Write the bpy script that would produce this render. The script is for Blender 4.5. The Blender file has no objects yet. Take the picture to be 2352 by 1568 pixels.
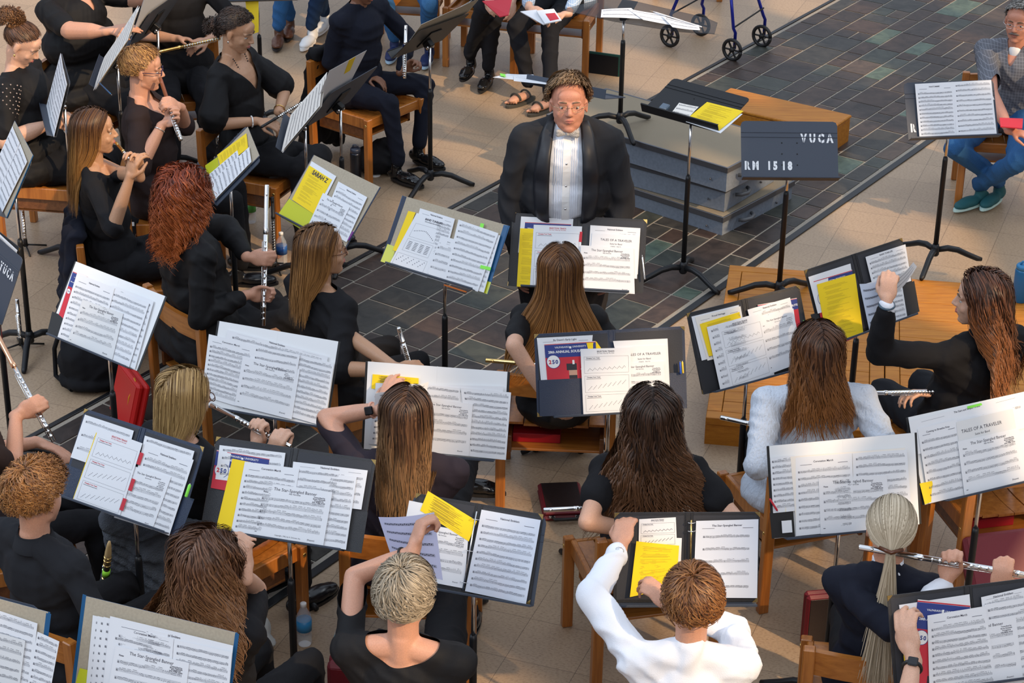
import bpy, math, random
import numpy as np
from mathutils import Vector, Matrix
R = math.radians
rng = np.random.default_rng(7)
random.seed(7)
SC = bpy.context.scene
COL = SC.collection
# ---------------------------------------------------------------- camera
CW, CHH = 2352, 1568
F_PX, PITCH, ROLL, CAMH = 4948.8, R(26.808), R(.84), 5.207
fw = np.array([0, math.cos(PITCH), -math.sin(PITCH)])
up0 = np.array([0, math.sin(PITCH), math.cos(PITCH)])
rt0 = np.array([1., 0, 0])
rt = rt0*math.cos(ROLL)+up0*math.sin(ROLL)
upv = -rt0*math.sin(ROLL)+up0*math.cos(ROLL)
CAM = np.array([0, 0, CAMH])
cam_data = bpy.data.cameras.new('camera')
cam = bpy.data.objects.new('camera', cam_data)
COL.objects.link(cam)
m = Matrix(((rt[0], upv[0], -fw[0], 0), (rt[1], upv[1], -fw[1], 0), (rt[2], upv[2], -fw[2], CAMH), (0, 0, 0, 1)))
cam.matrix_world = m
cam_data.sensor_width = 36
cam_data.lens = 36*F_PX/CW
cam_data.clip_end = 200
SC.camera = cam
# ---------------------------------------------------------------- light
SC.view_settings.view_transform = 'Standard'
SC.view_settings.look = 'None'
SC.view_settings.gamma = 1
SC.view_settings.exposure = 0.0
SC.view_settings.use_curve_mapping = False
SC.cycles.use_denoising = True
SC.cycles.max_bounces = 6
wd = bpy.data.worlds.new('world'); SC.world = wd; wd.use_nodes = True
nt = wd.node_tree; bg = nt.nodes['Background']
tc = nt.nodes.new('ShaderNodeTexCoord'); sx = nt.nodes.new('ShaderNodeSeparateXYZ')
rp = nt.nodes.new('ShaderNodeValToRGB')
nt.links.new(tc.outputs['Generated'], sx.inputs[0]); nt.links.new(sx.outputs['Z'], rp.inputs[0])
rp.color_ramp.elements[0].color = (.30, .33, .40, 1); rp.color_ramp.elements[0].position = 0
rp.color_ramp.elements[1].color = (.80, .90, 1.06, 1); rp.color_ramp.elements[1].position = .75
nt.links.new(rp.outputs[0], bg.inputs['Color']); bg.inputs['Strength'].default_value = .98
SUN_EL = R(37)
sd = Vector((-.727*math.cos(SUN_EL), .687*math.cos(SUN_EL), -math.sin(SUN_EL)))
sl = bpy.data.lights.new('sun', 'SUN'); sl.energy = 3.5; sl.angle = R(.9); sl.color = (1, .70, .40)
so = bpy.data.objects.new('sun', sl); COL.objects.link(so)
so.rotation_euler = sd.to_track_quat('-Z', 'Y').to_euler(); so.location = (7, -3, 9)
# soft area lights added around the band as broad, mostly cool fill
def area(name, loc, to, sx_, sy_, e, col):
    l = bpy.data.lights.new(name, 'AREA'); l.shape = 'RECTANGLE'; l.size = sx_; l.size_y = sy_; l.energy = e; l.color = col
    o = bpy.data.objects.new(name, l); COL.objects.link(o); o.location = loc
    o.rotation_euler = (Vector(to)-Vector(loc)).to_track_quat('-Z', 'Y').to_euler()
area('fill_light', (-9, 6, 8), (0, 9, .5), 6, 5, 420, (.75, .87, 1))
area('fill_light', (8, 14, 8), (0, 9, .5), 5, 5, 300, (.85, .93, 1))
area('fill_light', (2, -2, 9), (0, 8, .5), 6, 3, 320, (1, .93, .84))
# ---------------------------------------------------------------- projection helpers
def ray(x, y):
    return fw+rt*(x-CW/2)/F_PX-upv*(y-CHH/2)/F_PX
def at(x, y, h=0.):
    d = ray(x, y); return CAM+d*((h-CAMH)/d[2])
def px(p):
    d = np.array(p)-CAM; z = d@fw
    return CW/2+F_PX*(d@rt)/z, CHH/2-F_PX*(d@upv)/z
def unit(v):
    v = np.array(v, float); return v/(np.linalg.norm(v)+1e-12)
# ---------------------------------------------------------------- materials
MATS = {}
def mat(name, col, rough=.5, metal=0., **k):
    if name in MATS: return MATS[name]
    m = bpy.data.materials.new(name); m.use_nodes = True; b = m.node_tree.nodes['Principled BSDF']
    b.inputs['Base Color'].default_value = (*col, 1); b.inputs['Roughness'].default_value = rough; b.inputs['Metallic'].default_value = metal
    for q, v in k.items():
        if q in ('bump', 'var', 'scale', 'stretch', 'weave', 'col2'): continue
        b.inputs[q].default_value = v
    N = m.node_tree.nodes; L = m.node_tree.links
    if 'bump' in k or 'var' in k:
        t = N.new('ShaderNodeTexCoord'); mp = N.new('ShaderNodeMapping'); n = N.new('ShaderNodeTexNoise')
        mp.inputs['Scale'].default_value = k.get('stretch', (1, 1, 1)); n.inputs['Scale'].default_value = k.get('scale', 40); n.inputs['Detail'].default_value = 5
        L.new(t.outputs['Object'], mp.inputs[0]); L.new(mp.outputs[0], n.inputs['Vector'])
        if 'bump' in k:
            bp = N.new('ShaderNodeBump'); bp.inputs['Strength'].default_value = k['bump']; bp.inputs['Distance'].default_value = .01
            L.new(n.outputs['Fac'], bp.inputs['Height']); L.new(bp.outputs[0], b.inputs['Normal'])
        if 'var' in k:
            r = N.new('ShaderNodeValToRGB'); v = k['var']; c2 = k.get('col2', tuple(c*(1-v) for c in col))
            r.color_ramp.elements[0].color = (*c2, 1); r.color_ramp.elements[1].color = (*[min(1, c*(1+v*.6)) for c in col], 1)
            r.color_ramp.elements[0].position = .32; r.color_ramp.elements[1].position = .68
            L.new(n.outputs['Fac'], r.inputs[0]); L.new(r.outputs[0], b.inputs['Base Color'])
    MATS[name] = m; return m
def lin(r, g, b):
    f = lambda c: (c/255/12.92 if c/255 <= .04045 else ((c/255+.055)/1.055)**2.4)
    return (f(r), f(g), f(b))
M_black = mat('stand_black_metal', lin(30, 31, 34), .45, .3)
M_desk = mat('desk_dark_enamel', lin(58, 66, 80), .5, .1, bump=.04, scale=300)
M_chrome = mat('chrome', (.75, .75, .76), .18, 1.)
M_silver = mat('silver_flute', (.85, .85, .84), .16, 1.)
M_gold = mat('brass', (.8, .55, .2), .25, 1.)
M_rubber = mat('black_plastic', lin(24, 24, 26), .5)
M_paper = mat('white_paper', (.76, .78, .82), .75, bump=.03, scale=60)
M_paper2 = mat('grey_paper', (.70, .71, .72), .75, bump=.03, scale=60)
M_cream = mat('cream_paper', (.82, .78, .72), .75, bump=.03, scale=60)
M_prot = mat('sheet_protector_page', (.66, .72, .83), .12, bump=.06, scale=18, **{'Coat Weight': .8})
M_ink = mat('black_ink', (.035, .035, .06), .7)
M_inkf = mat('grey_ink', (.10, .11, .15), .7)
M_red = mat('red_print', (.55, .02, .04), .6)
M_blue = mat('blue_print', (.02, .04, .22), .6)
M_yel = mat('yellow_paper', (.92, .66, .01), .7, bump=.03, scale=50)
M_yelg = mat('yellow_green_plastic', (.55, .58, .02), .3)
M_grn = mat('green_tab', (.25, .85, .08), .6)
M_tan = mat('tan_cardboard', (.42, .36, .27), .8, bump=.05, scale=120, var=.08)
M_navy = mat('navy_leatherette', (.012, .025, .06), .35, bump=.25, scale=500)
M_blk = mat('black_leatherette', (.013, .014, .018), .38, bump=.25, scale=500)
M_slate_in = mat('folder_lining', lin(44, 46, 53), .6, bump=.05, scale=200)
M_clear = mat('white_lining', (.78, .80, .82), .4)
M_bluec = mat('blue_cardboard', lin(18, 82, 128), .5)
M_white = mat('white_plastic', (.8, .8, .8), .4)
def wood_mat(name, c1, c2, rough=.32, sc=(1, 14, 14), w=3.):
    if name in MATS: return MATS[name]
    m = bpy.data.materials.new(name); m.use_nodes = True; N = m.node_tree.nodes; L = m.node_tree.links; b = N['Principled BSDF']
    b.inputs['Roughness'].default_value = rough; b.inputs['Coat Weight'].default_value = .3; b.inputs['Coat Roughness'].default_value = .2
    t = N.new('ShaderNodeTexCoord'); mp = N.new('ShaderNodeMapping'); mp.inputs['Scale'].default_value = sc
    n = N.new('ShaderNodeTexNoise'); n.inputs['Scale'].default_value = w; n.inputs['Detail'].default_value = 8; n.inputs['Roughness'].default_value = .65; n.inputs['Distortion'].default_value = .6
    r = N.new('ShaderNodeValToRGB'); r.color_ramp.elements[0].position = .36; r.color_ramp.elements[1].position = .62
    r.color_ramp.elements[0].color = (*c2, 1); r.color_ramp.elements[1].color = (*c1, 1)
    L.new(t.outputs['Object'], mp.inputs[0]); L.new(mp.outputs[0], n.inputs['Vector']); L.new(n.outputs['Fac'], r.inputs[0]); L.new(r.outputs[0], b.inputs['Base Color'])
    bp = N.new('ShaderNodeBump'); bp.inputs['Strength'].default_value = .08; L.new(n.outputs['Fac'], bp.inputs['Height']); L.new(bp.outputs[0], b.inputs['Normal'])
    MATS[name] = m; return m
M_wood = wood_mat('chair_oak', (.50, .185, .034), (.34, .11, .017))
M_woodz = wood_mat('chair_oak_upright', (.46, .165, .030), (.31, .098, .016), sc=(14, 14, 1))
M_wooddk = wood_mat('dark_rack_wood', (.20, .075, .025), (.12, .04, .012))
M_oak = wood_mat('riser_oak', (.50, .195, .020), (.37, .125, .010), .5, (1.5, 22, 22), 3.)
M_oak.node_tree.nodes['Principled BSDF'].inputs['Coat Weight'].default_value = .08; M_oak.node_tree.nodes['Principled BSDF'].inputs['Specular IOR Level'].default_value = .3
# ---------------------------------------------------------------- mesh building
class MB:
    def __init__(s): s.v = []; s.f = []; s.mi = []; s.n = 0; s.mats = []; s.sm = []
    def slot(s, m):
        if m not in s.mats: s.mats.append(m)
        return s.mats.index(m)
    def add(s, V, F, m, smooth=False):
        V = np.asarray(V, float).reshape(-1, 3); k = s.slot(m)
        s.v.append(V); s.f += [tuple(int(i)+s.n for i in f) for f in F]; s.mi += [k]*len(F); s.sm += [smooth]*len(F); s.n += len(V)
    def frame(s, o, X, Y, Z, x0, x1, y0, y1, z0, z1, m, bev=0.):
        o, X, Y, Z = map(np.asarray, (o, X, Y, Z))
        if bev <= 0:
            V = [o+X*x+Y*y+Z*z for z in (z0, z1) for x, y in ((x0, y0), (x1, y0), (x1, y1), (x0, y1))]
            F = [(3, 2, 1, 0), (4, 5, 6, 7), (0, 1, 5, 4), (1, 2, 6, 5), (2, 3, 7, 6), (3, 0, 4, 7)]
            s.add(V, F, m); return
        c = min(bev, (x1-x0)*.4, (y1-y0)*.4, (z1-z0)*.4); V = []
        def ring(i, z):
            a0, a1, b0, b1 = x0+i, x1-i, y0+i, y1-i; e = c if i == 0 else c*.3
            return [o+X*x+Y*y+Z*z for x, y in ((a0+e, b0), (a1-e, b0), (a1, b0+e), (a1, b1-e), (a1-e, b1), (a0+e, b1), (a0, b1-e), (a0, b0+e))]
        V = ring(c, z0)+ring(0, z0+c)+ring(0, z1-c)+ring(c, z1)
        F = [tuple(range(7, -1, -1)), tuple(range(24, 32))]
        for k in range(3):
            for i in range(8): F.append((k*8+i, k*8+(i+1) % 8, k*8+8+(i+1) % 8, k*8+8+i))
        s.add(V, F, m)
    def box(s, c, d, m, rz=0., bev=0.):
        X = np.array([math.cos(rz), math.sin(rz), 0]); Y = np.array([-math.sin(rz), math.cos(rz), 0])
        s.frame(c, X, Y, (0, 0, 1), -d[0]/2, d[0]/2, -d[1]/2, d[1]/2, -d[2]/2, d[2]/2, m, bev)
    def beam(s, a, b, w, t, m, upd=(0, 0, 1), bev=0.):
        a = np.array(a, float); b = np.array(b, float); L = np.linalg.norm(b-a); Z = (b-a)/L
        X = np.cross(upd, Z)
        X = unit(X) if np.linalg.norm(X) > 1e-3 else np.array([1., 0, 0])
        Y = np.cross(Z, X); s.frame(a, X, Y, Z, -w/2, w/2, -t/2, t/2, 0, L, m, bev)
    def tube(s, pts, rad, m, seg=10, caps=True, smooth=True):
        pts = np.array(pts, float); n = len(pts); rad = np.ones(n)*rad if np.isscalar(rad) else np.array(rad, float)
        T = np.gradient(pts, axis=0); T /= np.linalg.norm(T, axis=1)[:, None]+1e-9
        ref = np.array([0, 0, 1.]) if abs(T[0][2]) < .9 else np.array([1., 0, 0]); V = []; U = unit(np.cross(ref, T[0]))
        a = np.linspace(0, 2*math.pi, seg, endpoint=False)
        for i in range(n):
            U = unit(U-T[i]*(U@T[i])); W = np.cross(T[i], U)
            V.append(pts[i]+rad[i]*(np.cos(a)[:, None]*U+np.sin(a)[:, None]*W))
        V = np.vstack(V); F = [(i*seg+j, i*seg+(j+1) % seg, (i+1)*seg+(j+1) % seg, (i+1)*seg+j) for i in range(n-1) for j in range(seg)]
        if caps: F += [tuple(range(seg-1, -1, -1)), tuple(range((n-1)*seg, n*seg))]
        s.add(V, F, m, smooth)
    def lathe(s, o, prof, m, seg=20, axis=(0, 0, 1)):
        Z = unit(axis); X = unit(np.cross(Z, (0, 1, .01))); 
        Y = np.cross(Z, X); a = np.linspace(0, 2*math.pi, seg, endpoint=False); V = []
        for r, z in prof: V.append(np.array(o)+Z*z+r*(np.cos(a)[:, None]*X+np.sin(a)[:, None]*Y))
        n = len(prof); F = [(i*seg+j, i*seg+(j+1) % seg, (i+1)*seg+(j+1) % seg, (i+1)*seg+j) for i in range(n-1) for j in range(seg)]
        F += [tuple(range(seg-1, -1, -1)), tuple(range((n-1)*seg, n*seg))]
        s.add(np.vstack(V), F, m, True)
    def ell(s, c, r, m, A=None, seg=16, rings=10):
        th = np.linspace(0, math.pi, rings+1)[1:-1]; ph = np.linspace(0, 2*math.pi, seg, endpoint=False)
        V = [[0, 0, 1]]+[[math.sin(t)*math.cos(p), math.sin(t)*math.sin(p), math.cos(t)] for t in th for p in ph]+[[0, 0, -1]]
        V = np.array(V)*np.array(r)
        if A is not None: V = V@np.array(A).T
        V = V+np.array(c); nr = len(th); F = [(0, 1+j, 1+(j+1) % seg) for j in range(seg)]
        for i in range(nr-1):
            for j in range(seg): F.append((1+i*seg+j, 1+(i+1)*seg+j, 1+(i+1)*seg+(j+1) % seg, 1+i*seg+(j+1) % seg))
        l = len(V)-1; F += [(l, 1+(nr-1)*seg+(j+1) % seg, 1+(nr-1)*seg+j) for j in range(seg)]
        s.add(V, F, m, True)
    def poly(s, pts, m): s.add(pts, [tuple(range(len(pts)))], m)
    def mesh(s, name):
        me = bpy.data.meshes.new(name); V = np.vstack(s.v)
        me.from_pydata(V.tolist(), [], s.f); me.update()
        for m in s.mats: me.materials.append(m)
        me.polygons.foreach_set('material_index', s.mi); me.polygons.foreach_set('use_smooth', s.sm)
        return me
    def build(s, name, parent=None, origin=None):
        """one mesh object; its origin goes to the parent's, or to the given point"""
        o0 = np.array(parent.location) if parent is not None and origin is None else (np.array(origin) if origin is not None else None)
        if o0 is not None: s.v = [v-o0 for v in s.v]
        o = bpy.data.objects.new(name, s.mesh(name)); COL.objects.link(o)
        if parent is not None: o.parent = parent
        elif o0 is not None: o.location = o0
        return o
LABELS = set()
def tag(o, label, cat, group=None, kind=None):
    o['label'] = label; o['category'] = cat
    if group: o['group'] = group
    if kind: o['kind'] = kind
    if label in LABELS and not group: print('DUP LABEL', label)
    n = len(label.split())
    if n > 16 or n < 4: print('LABEL LENGTH', n, label)
    LABELS.add(label); return o
def empty(name, loc, label, cat, group=None):
    o = bpy.data.objects.new(name, None); COL.objects.link(o); o.location = [float(a) for a in loc]; o.empty_display_size = .05
    return tag(o, label, cat, group)
def struct(o): o['kind'] = 'structure'; return o
_TXT = {}
def text_geo(s, bold=0.):
    k = (s, bold)
    if k not in _TXT:
        c = bpy.data.curves.new('t', 'FONT'); c.body = s; c.size = 1; c.offset = bold; c.align_x = 'CENTER'; c.resolution_u = 2
        o = bpy.data.objects.new('t', c); COL.objects.link(o); dg = bpy.context.evaluated_depsgraph_get()
        me = bpy.data.meshes.new_from_object(o.evaluated_get(dg))
        V = np.array([v.co[:] for v in me.vertices]).reshape(-1, 3); F = [tuple(p.vertices) for p in me.polygons]
        COL.objects.unlink(o); bpy.data.objects.remove(o); bpy.data.curves.remove(c); bpy.data.meshes.remove(me); _TXT[k] = (V, F)
    return _TXT[k]
# ================================================================ THE SETTING
T = .3048
yawT = R(-20.03); org = at(1218.6, 1420.5)
def vinyl():
    m = bpy.data.materials.new('vinyl_tile'); m.use_nodes = True; N = m.node_tree.nodes; L = m.node_tree.links; b = N['Principled BSDF']
    b.inputs['Roughness'].default_value = .42
    t = N.new('ShaderNodeTexCoord'); mp = N.new('ShaderNodeMapping'); mp.vector_type = 'TEXTURE'
    mp.inputs['Location'].default_value = (org[0], org[1], 0); mp.inputs['Rotation'].default_value = (0, 0, yawT)
    L.new(t.outputs['Object'], mp.inputs[0])
    br = N.new('ShaderNodeTexBrick'); br.offset = 0; br.squash = 1; br.inputs['Scale'].default_value = 1
    br.inputs['Brick Width'].default_value = T; br.inputs['Row Height'].default_value = T; br.inputs['Mortar Size'].default_value = .0012; br.inputs['Mortar Smooth'].default_value = .3
    br.inputs['Color1'].default_value = (*lin(176, 153, 127), 1); br.inputs['Color2'].default_value = (*lin(168, 146, 121), 1); br.inputs['Mortar'].default_value = (*lin(96, 80, 66), 1)
    L.new(mp.outputs[0], br.inputs['Vector'])
    m2 = N.new('ShaderNodeMapping'); m2.inputs['Rotation'].default_value = (0, 0, .35); m2.inputs['Scale'].default_value = (1, 2.6, 1); L.new(t.outputs['Object'], m2.inputs[0])
    n = N.new('ShaderNodeTexNoise'); n.inputs['Scale'].default_value = 70; n.inputs['Detail'].default_value = 5; L.new(m2.outputs[0], n.inputs['Vector'])
    r = N.new('ShaderNodeValToRGB'); r.color_ramp.elements[0].position = .30; r.color_ramp.elements[0].color = (.48, .42, .38, 1); r.color_ramp.elements[1].position = .50; r.color_ramp.elements[1].color = (1, 1, 1, 1)
    L.new(n.outputs['Fac'], r.inputs[0])
    mx = N.new('ShaderNodeMix'); mx.data_type = 'RGBA'; mx.blend_type = 'MULTIPLY'; mx.inputs['Factor'].default_value = .75
    L.new(br.outputs['Color'], mx.inputs['A']); L.new(r.outputs[0], mx.inputs['B'])
    n2 = N.new('ShaderNodeTexNoise'); n2.inputs['Scale'].default_value = 2.2; n2.inputs['Detail'].default_value = 3; L.new(t.outputs['Object'], n2.inputs['Vector'])
    r2 = N.new('ShaderNodeValToRGB'); r2.color_ramp.elements[0].color = (.88, .86, .86, 1); r2.color_ramp.elements[1].color = (1.05, 1.03, 1, 1); L.new(n2.outputs['Fac'], r2.inputs[0])
    m3 = N.new('ShaderNodeMix'); m3.data_type = 'RGBA'; m3.blend_type = 'MULTIPLY'; m3.inputs['Factor'].default_value = 1
    L.new(mx.outputs['Result'], m3.inputs['A']); L.new(r2.outputs[0], m3.inputs['B']); L.new(m3.outputs['Result'], b.inputs['Base Color'])
    return m
b = MB(); b.poly([(-9, 1, 0), (10, 1, 0), (10, 24, 0), (-9, 24, 0)], vinyl()); struct(b.build('floor'))
# slate walkway: ashlar slabs laid in rows along a diagonal band
ang = R(55.89); U = np.array([math.cos(ang), math.sin(ang), 0]); V_ = np.array([-math.sin(ang), math.cos(ang), 0]); D2, D1 = 5.203, 7.097
def slate():
    m = bpy.data.materials.new('slate_slab'); m.use_nodes = True; N = m.node_tree.nodes; L = m.node_tree.links; b = N['Principled BSDF']
    a = N.new('ShaderNodeVertexColor'); a.layer_name = 'tone'
    t = N.new('ShaderNodeTexCoord'); n = N.new('ShaderNodeTexNoise'); n.inputs['Scale'].default_value = 9; n.inputs['Detail'].default_value = 9; n.inputs['Roughness'].default_value = .65; n.inputs['Distortion'].default_value = .8
    L.new(t.outputs['Object'], n.inputs['Vector']); r = N.new('ShaderNodeValToRGB'); r.color_ramp.elements[0].position = .3; r.color_ramp.elements[0].color = (.6, .6, .6, 1); r.color_ramp.elements[1].position = .75; r.color_ramp.elements[1].color = (1.7, 1.62, 1.5, 1)
    L.new(n.outputs['Fac'], r.inputs[0]); mx = N.new('ShaderNodeMix'); mx.data_type = 'RGBA'; mx.blend_type = 'MULTIPLY'; mx.inputs['Factor'].default_value = 1
    L.new(a.outputs['Color'], mx.inputs['A']); L.new(r.outputs[0], mx.inputs['B']); L.new(mx.outputs['Result'], b.inputs['Base Color'])
    bp = N.new('ShaderNodeBump'); bp.inputs['Strength'].default_value = .35; bp.inputs['Distance'].default_value = .006; L.new(n.outputs['Fac'], bp.inputs['Height']); L.new(bp.outputs[0], b.inputs['Normal'])
    b.inputs['Roughness'].default_value = .45; b.inputs['Specular IOR Level'].default_value = .35; return m
def band():
    b = MB(); g = mat('slate_grout', lin(150, 142, 130), .8, bump=.3, scale=200, var=.2); s = slate()
    P = lambda u, v, z: U*u+V_*v+np.array([0, 0, z])
    b.frame((0, 0, 0), U, V_, (0, 0, 1), -3, 22, D2+.02, D1-.02, .0, .004, g)
    cols = [(255, 255, 255)]*6
    rr = random.Random(4); v = D2+.045; rows = []
    seq = [.15, .23, .155, .30, .15, .23, .16, .30, .23, .15]; tones = []
    S = sum(seq); k = (D1-.045-v)/S
    for w in seq:
        w *= k; u = -3+rr.random()*.3
        while u < 22:
            l = rr.choice([.17, .23, .3, .31, .38])*(.85+.3*rr.random())*(1.1 if w > .2 else .9)
            j = .0072
            if w > .22 and rr.random() < .3:
                subs = [(u, u+l, v, v+w*.48), (u, u+l, v+w*.48, v+w)]
            else: subs = [(u, u+l, v, v+w)]
            for u0, u1, v0, v1 in subs:
                q = rr.random()
                c = lin(54, 47, 45) if q < .36 else lin(64, 52, 47) if q < .62 else lin(55, 54, 52) if q < .82 else lin(58, 62, 58) if q < .92 else lin(82, 98, 88) if q < .955 else lin(76, 64, 56)
                sc = .8+.35*rr.random(); tones.append([x*sc for x in c])
                b.frame((0, 0, 0), U, V_, (0, 0, 1), u0+j*(.6+.6*rr.random()), u1-j*.8, v0+j*(.6+.5*rr.random()), v1-j*.8, .002, .0075+.001*rr.random(), s, .0015)
            u += l
        v += w
    me = b.mesh('slate_walkway'); ca = me.color_attributes.new('tone', 'FLOAT_COLOR', 'CORNER')
    arr = np.ones((len(me.loops), 4), np.float32); k = 0; fi = 0
    for p in me.polygons:
        if p.index < 6: continue
        t = tones[(p.index-6)//26]
        for li in p.loop_indices: arr[li, :3] = t
    ca.data.foreach_set('color', arr.ravel())
    o = bpy.data.objects.new('floor_slate', me); COL.objects.link(o); struct(o)
    for nm, d, w in (('trim_1', D1, .03), ('trim_2', D2, .045)):
        b = MB(); b.frame((0, 0, 0), U, V_, (0, 0, 1), -3, 22, d-w/2, d+w/2, 0, .009, mat('black_edge_strip', lin(26, 27, 30), .4), .002); struct(b.build(nm))
band()
# unseen window wall added at right; its mullions cut the low sun into patches
b = MB(); mw = mat('painted_wall', (.62, .58, .52), .8, bump=.05, scale=30)
WX = 8.2
b.frame((WX, 0, 0), (1, 0, 0), (0, 1, 0), (0, 0, 1), 0, .25, -9, 24, 0, 2.6, mw)
b.frame((WX, 0, 0), (1, 0, 0), (0, 1, 0), (0, 0, 1), 0, .25, -9, 24, 10.5, 11.5, mw)
for i in range(24): b.frame((WX, 0, 0), (1, 0, 0), (0, 1, 0), (0, 0, 1), 0, .2, -9+i*1.43, -9+i*1.43+(.34 if i % 3 else .62), 2.6, 10.5, mw)
for z in (3.9, 5.35, 6.7, 8.1, 9.4): b.frame((WX, 0, 0), (1, 0, 0), (0, 1, 0), (0, 0, 1), .02, .18, -9, 24, z, z+.28, mw)
struct(b.build('gobo_wall_right'))
# ---------------------------------------------------------------- oak risers (right), oak step, grey podium
def slab(name, c4, z0, z1, label, cat, boards=None):
    """box from four top corners (far-left, far-right, near-right, near-left)"""
    c = [np.array(p) for p in c4]; o = c[3].copy(); o[2] = z0
    X = unit((c[2]-c[3])*[1, 1, 0]); Y = unit((c[0]-c[3])*[1, 1, 0]); return o, X, Y
wl = at(1676, 608, .15); wn = at(1621, 958, .15)
Yr = unit(wl-wn); Xr = np.array([Yr[1], -Yr[0], 0]); Lr = np.linalg.norm(wl-wn)
def riser(x0, x1, label):
    o = wn*[1, 1, 0]+Xr*x0; rt_ = empty('stage_riser', o, label, 'riser')
    w = x1-x0; b = MB()
    nb = 15; fr = .075
    for i in range(nb):
        y0 = fr+(Lr-2*fr)*i/nb; y1 = fr+(Lr-2*fr)*(i+1)/nb
        b.frame(o, Xr, Yr, (0, 0, 1), fr, w-fr, y0+.0015, y1-.0015, .12, .149+.0006*(i % 2), M_oak, .002)
    b.build('deck_boards', rt_)
    b = MB()
    for a in ((0, w, 0, fr-.003), (0, w, Lr-fr+.003, Lr), (0, fr-.003, fr, Lr-fr), (w-fr+.003, w, fr, Lr-fr)):
        b.frame(o, Xr, Yr, (0, 0, 1), a[0], a[1], a[2], a[3], .11, .15, M_oak, .003)
    b.build('deck_frame', rt_)
    b = MB()
    for a in ((0, w, .004, .024), (0, w, Lr-.024, Lr-.004), (.004, .024, .024, Lr-.024), (w-.024, w-.004, .024, Lr-.024)):
        b.frame(o, Xr, Yr, (0, 0, 1), a[0], a[1], a[2], a[3], 0, .109, M_oak)
    b.build('side_panel', rt_)
riser(0, .86, 'left oak stage riser of horizontal planks behind the grey sweater player')
riser(.866, 2.4, 'right oak stage riser of horizontal planks under the black jacketed player')
# oak step by the podium
a = at(1954, 264, .19); c = at(1679, 202, .19); d = at(1926, 282, .19)
Xs = unit(a-c); Ys = np.array([-Xs[1], Xs[0], 0])
o = (c*[1, 1, 0])+0; L_ = np.linalg.norm(a-c); W_ = .34
rt_ = empty('wooden_step', o+Xs*L_/2, 'long honey oak step block behind the grey podium', 'step')
b = MB()
b.frame(o, Xs, -Ys, (0, 0, 1), 0, L_, 0, W_, .0, .165, M_oak, .004); b.build('body', rt_)
b = MB(); b.frame(o, Xs, -Ys, (0, 0, 1), -.006, L_+.006, -.006, W_+.006, .168, .19, M_oak, .006); b.build('tread', rt_)
# grey podium: three stacked carpet topped plywood boxes
M_grey = mat('grey_painted_ply', lin(122, 132, 146), .5, bump=.06, scale=60, var=.12)
M_carp = mat('taupe_carpet', lin(150, 138, 118), .95, bump=.5, scale=700, var=.15)
M_alu = mat('aluminium_trim', lin(104, 106, 112), .4, .7)
def podium(near, zt, zb, wl_, wr_, az, label, grp):
    n = at(*near, zt)*[1, 1, 0]; X = np.array([math.cos(az), math.sin(az), 0]); Y = np.array([-X[1], X[0], 0])
    # near corner n, right edge runs along X, left edge along Y
    r = empty('podium_box', n+X*wr_/2+Y*wl_/2+[0, 0, zb], label, 'podium', grp); b = MB()
    b.frame(n, X, Y, (0, 0, 1), .012, wr_-.012, .012, wl_-.012, zb, zt-.02, M_grey); b.build('box', r)
    b = MB(); b.frame(n, X, Y, (0, 0, 1), .01, wr_-.01, .01, wl_-.01, zt-.02, zt-.003, M_carp); b.build('carpet_top', r)
    b = MB()
    for q in ((0, wr_, 0, .012), (0, wr_, wl_-.012, wl_), (0, .012, .012, wl_-.012), (wr_-.012, wr_, .012, wl_-.012)):
        b.frame(n, X, Y, (0, 0, 1), q[0], q[1], q[2], q[3], zt-.035, zt, M_alu, .002)
    for t in (.2, wr_-.2): b.ell(n+X*t-Y*.001+[0, 0, (zt+zb)/2-.02], (.008, .004, .008), M_alu)
    for t in (.12, wl_-.2): b.ell(n+Y*t+X*.0+[0, 0, (zt+zb)/2-.02], (.004, .008, .008), M_alu)
    b.build('edge_trim', r)
    b = MB(); p = n+X*(.3*wr_)+[0, 0, (zt+zb)/2]
    b.tube([p+X*(-.07), p-Y*.03-X*.05, p-Y*.045, p-Y*.03+X*.05, p+X*.07], .012, mat('grey_handle', lin(90, 92, 96), .5), 8); b.build('handle', r)
e1 = at(1662, 500, .13); e2 = at(1827, 414, .13); azp = math.atan2(e2[1]-e1[1], e2[0]-e1[0])
PL = 1.35
podium((1662, 500), .13, .0, PL+.05, np.linalg.norm(e2-e1), azp, 'bottom and widest grey podium box with carpet top', None)
podium((1668, 432), .29, .131, PL, .62, azp+R(4), 'middle grey podium box under the carpeted top box', None)
podium((1672, 386), .45, .291, PL, .62, azp+R(1), 'top grey podium box with worn taupe carpet', None)
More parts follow.
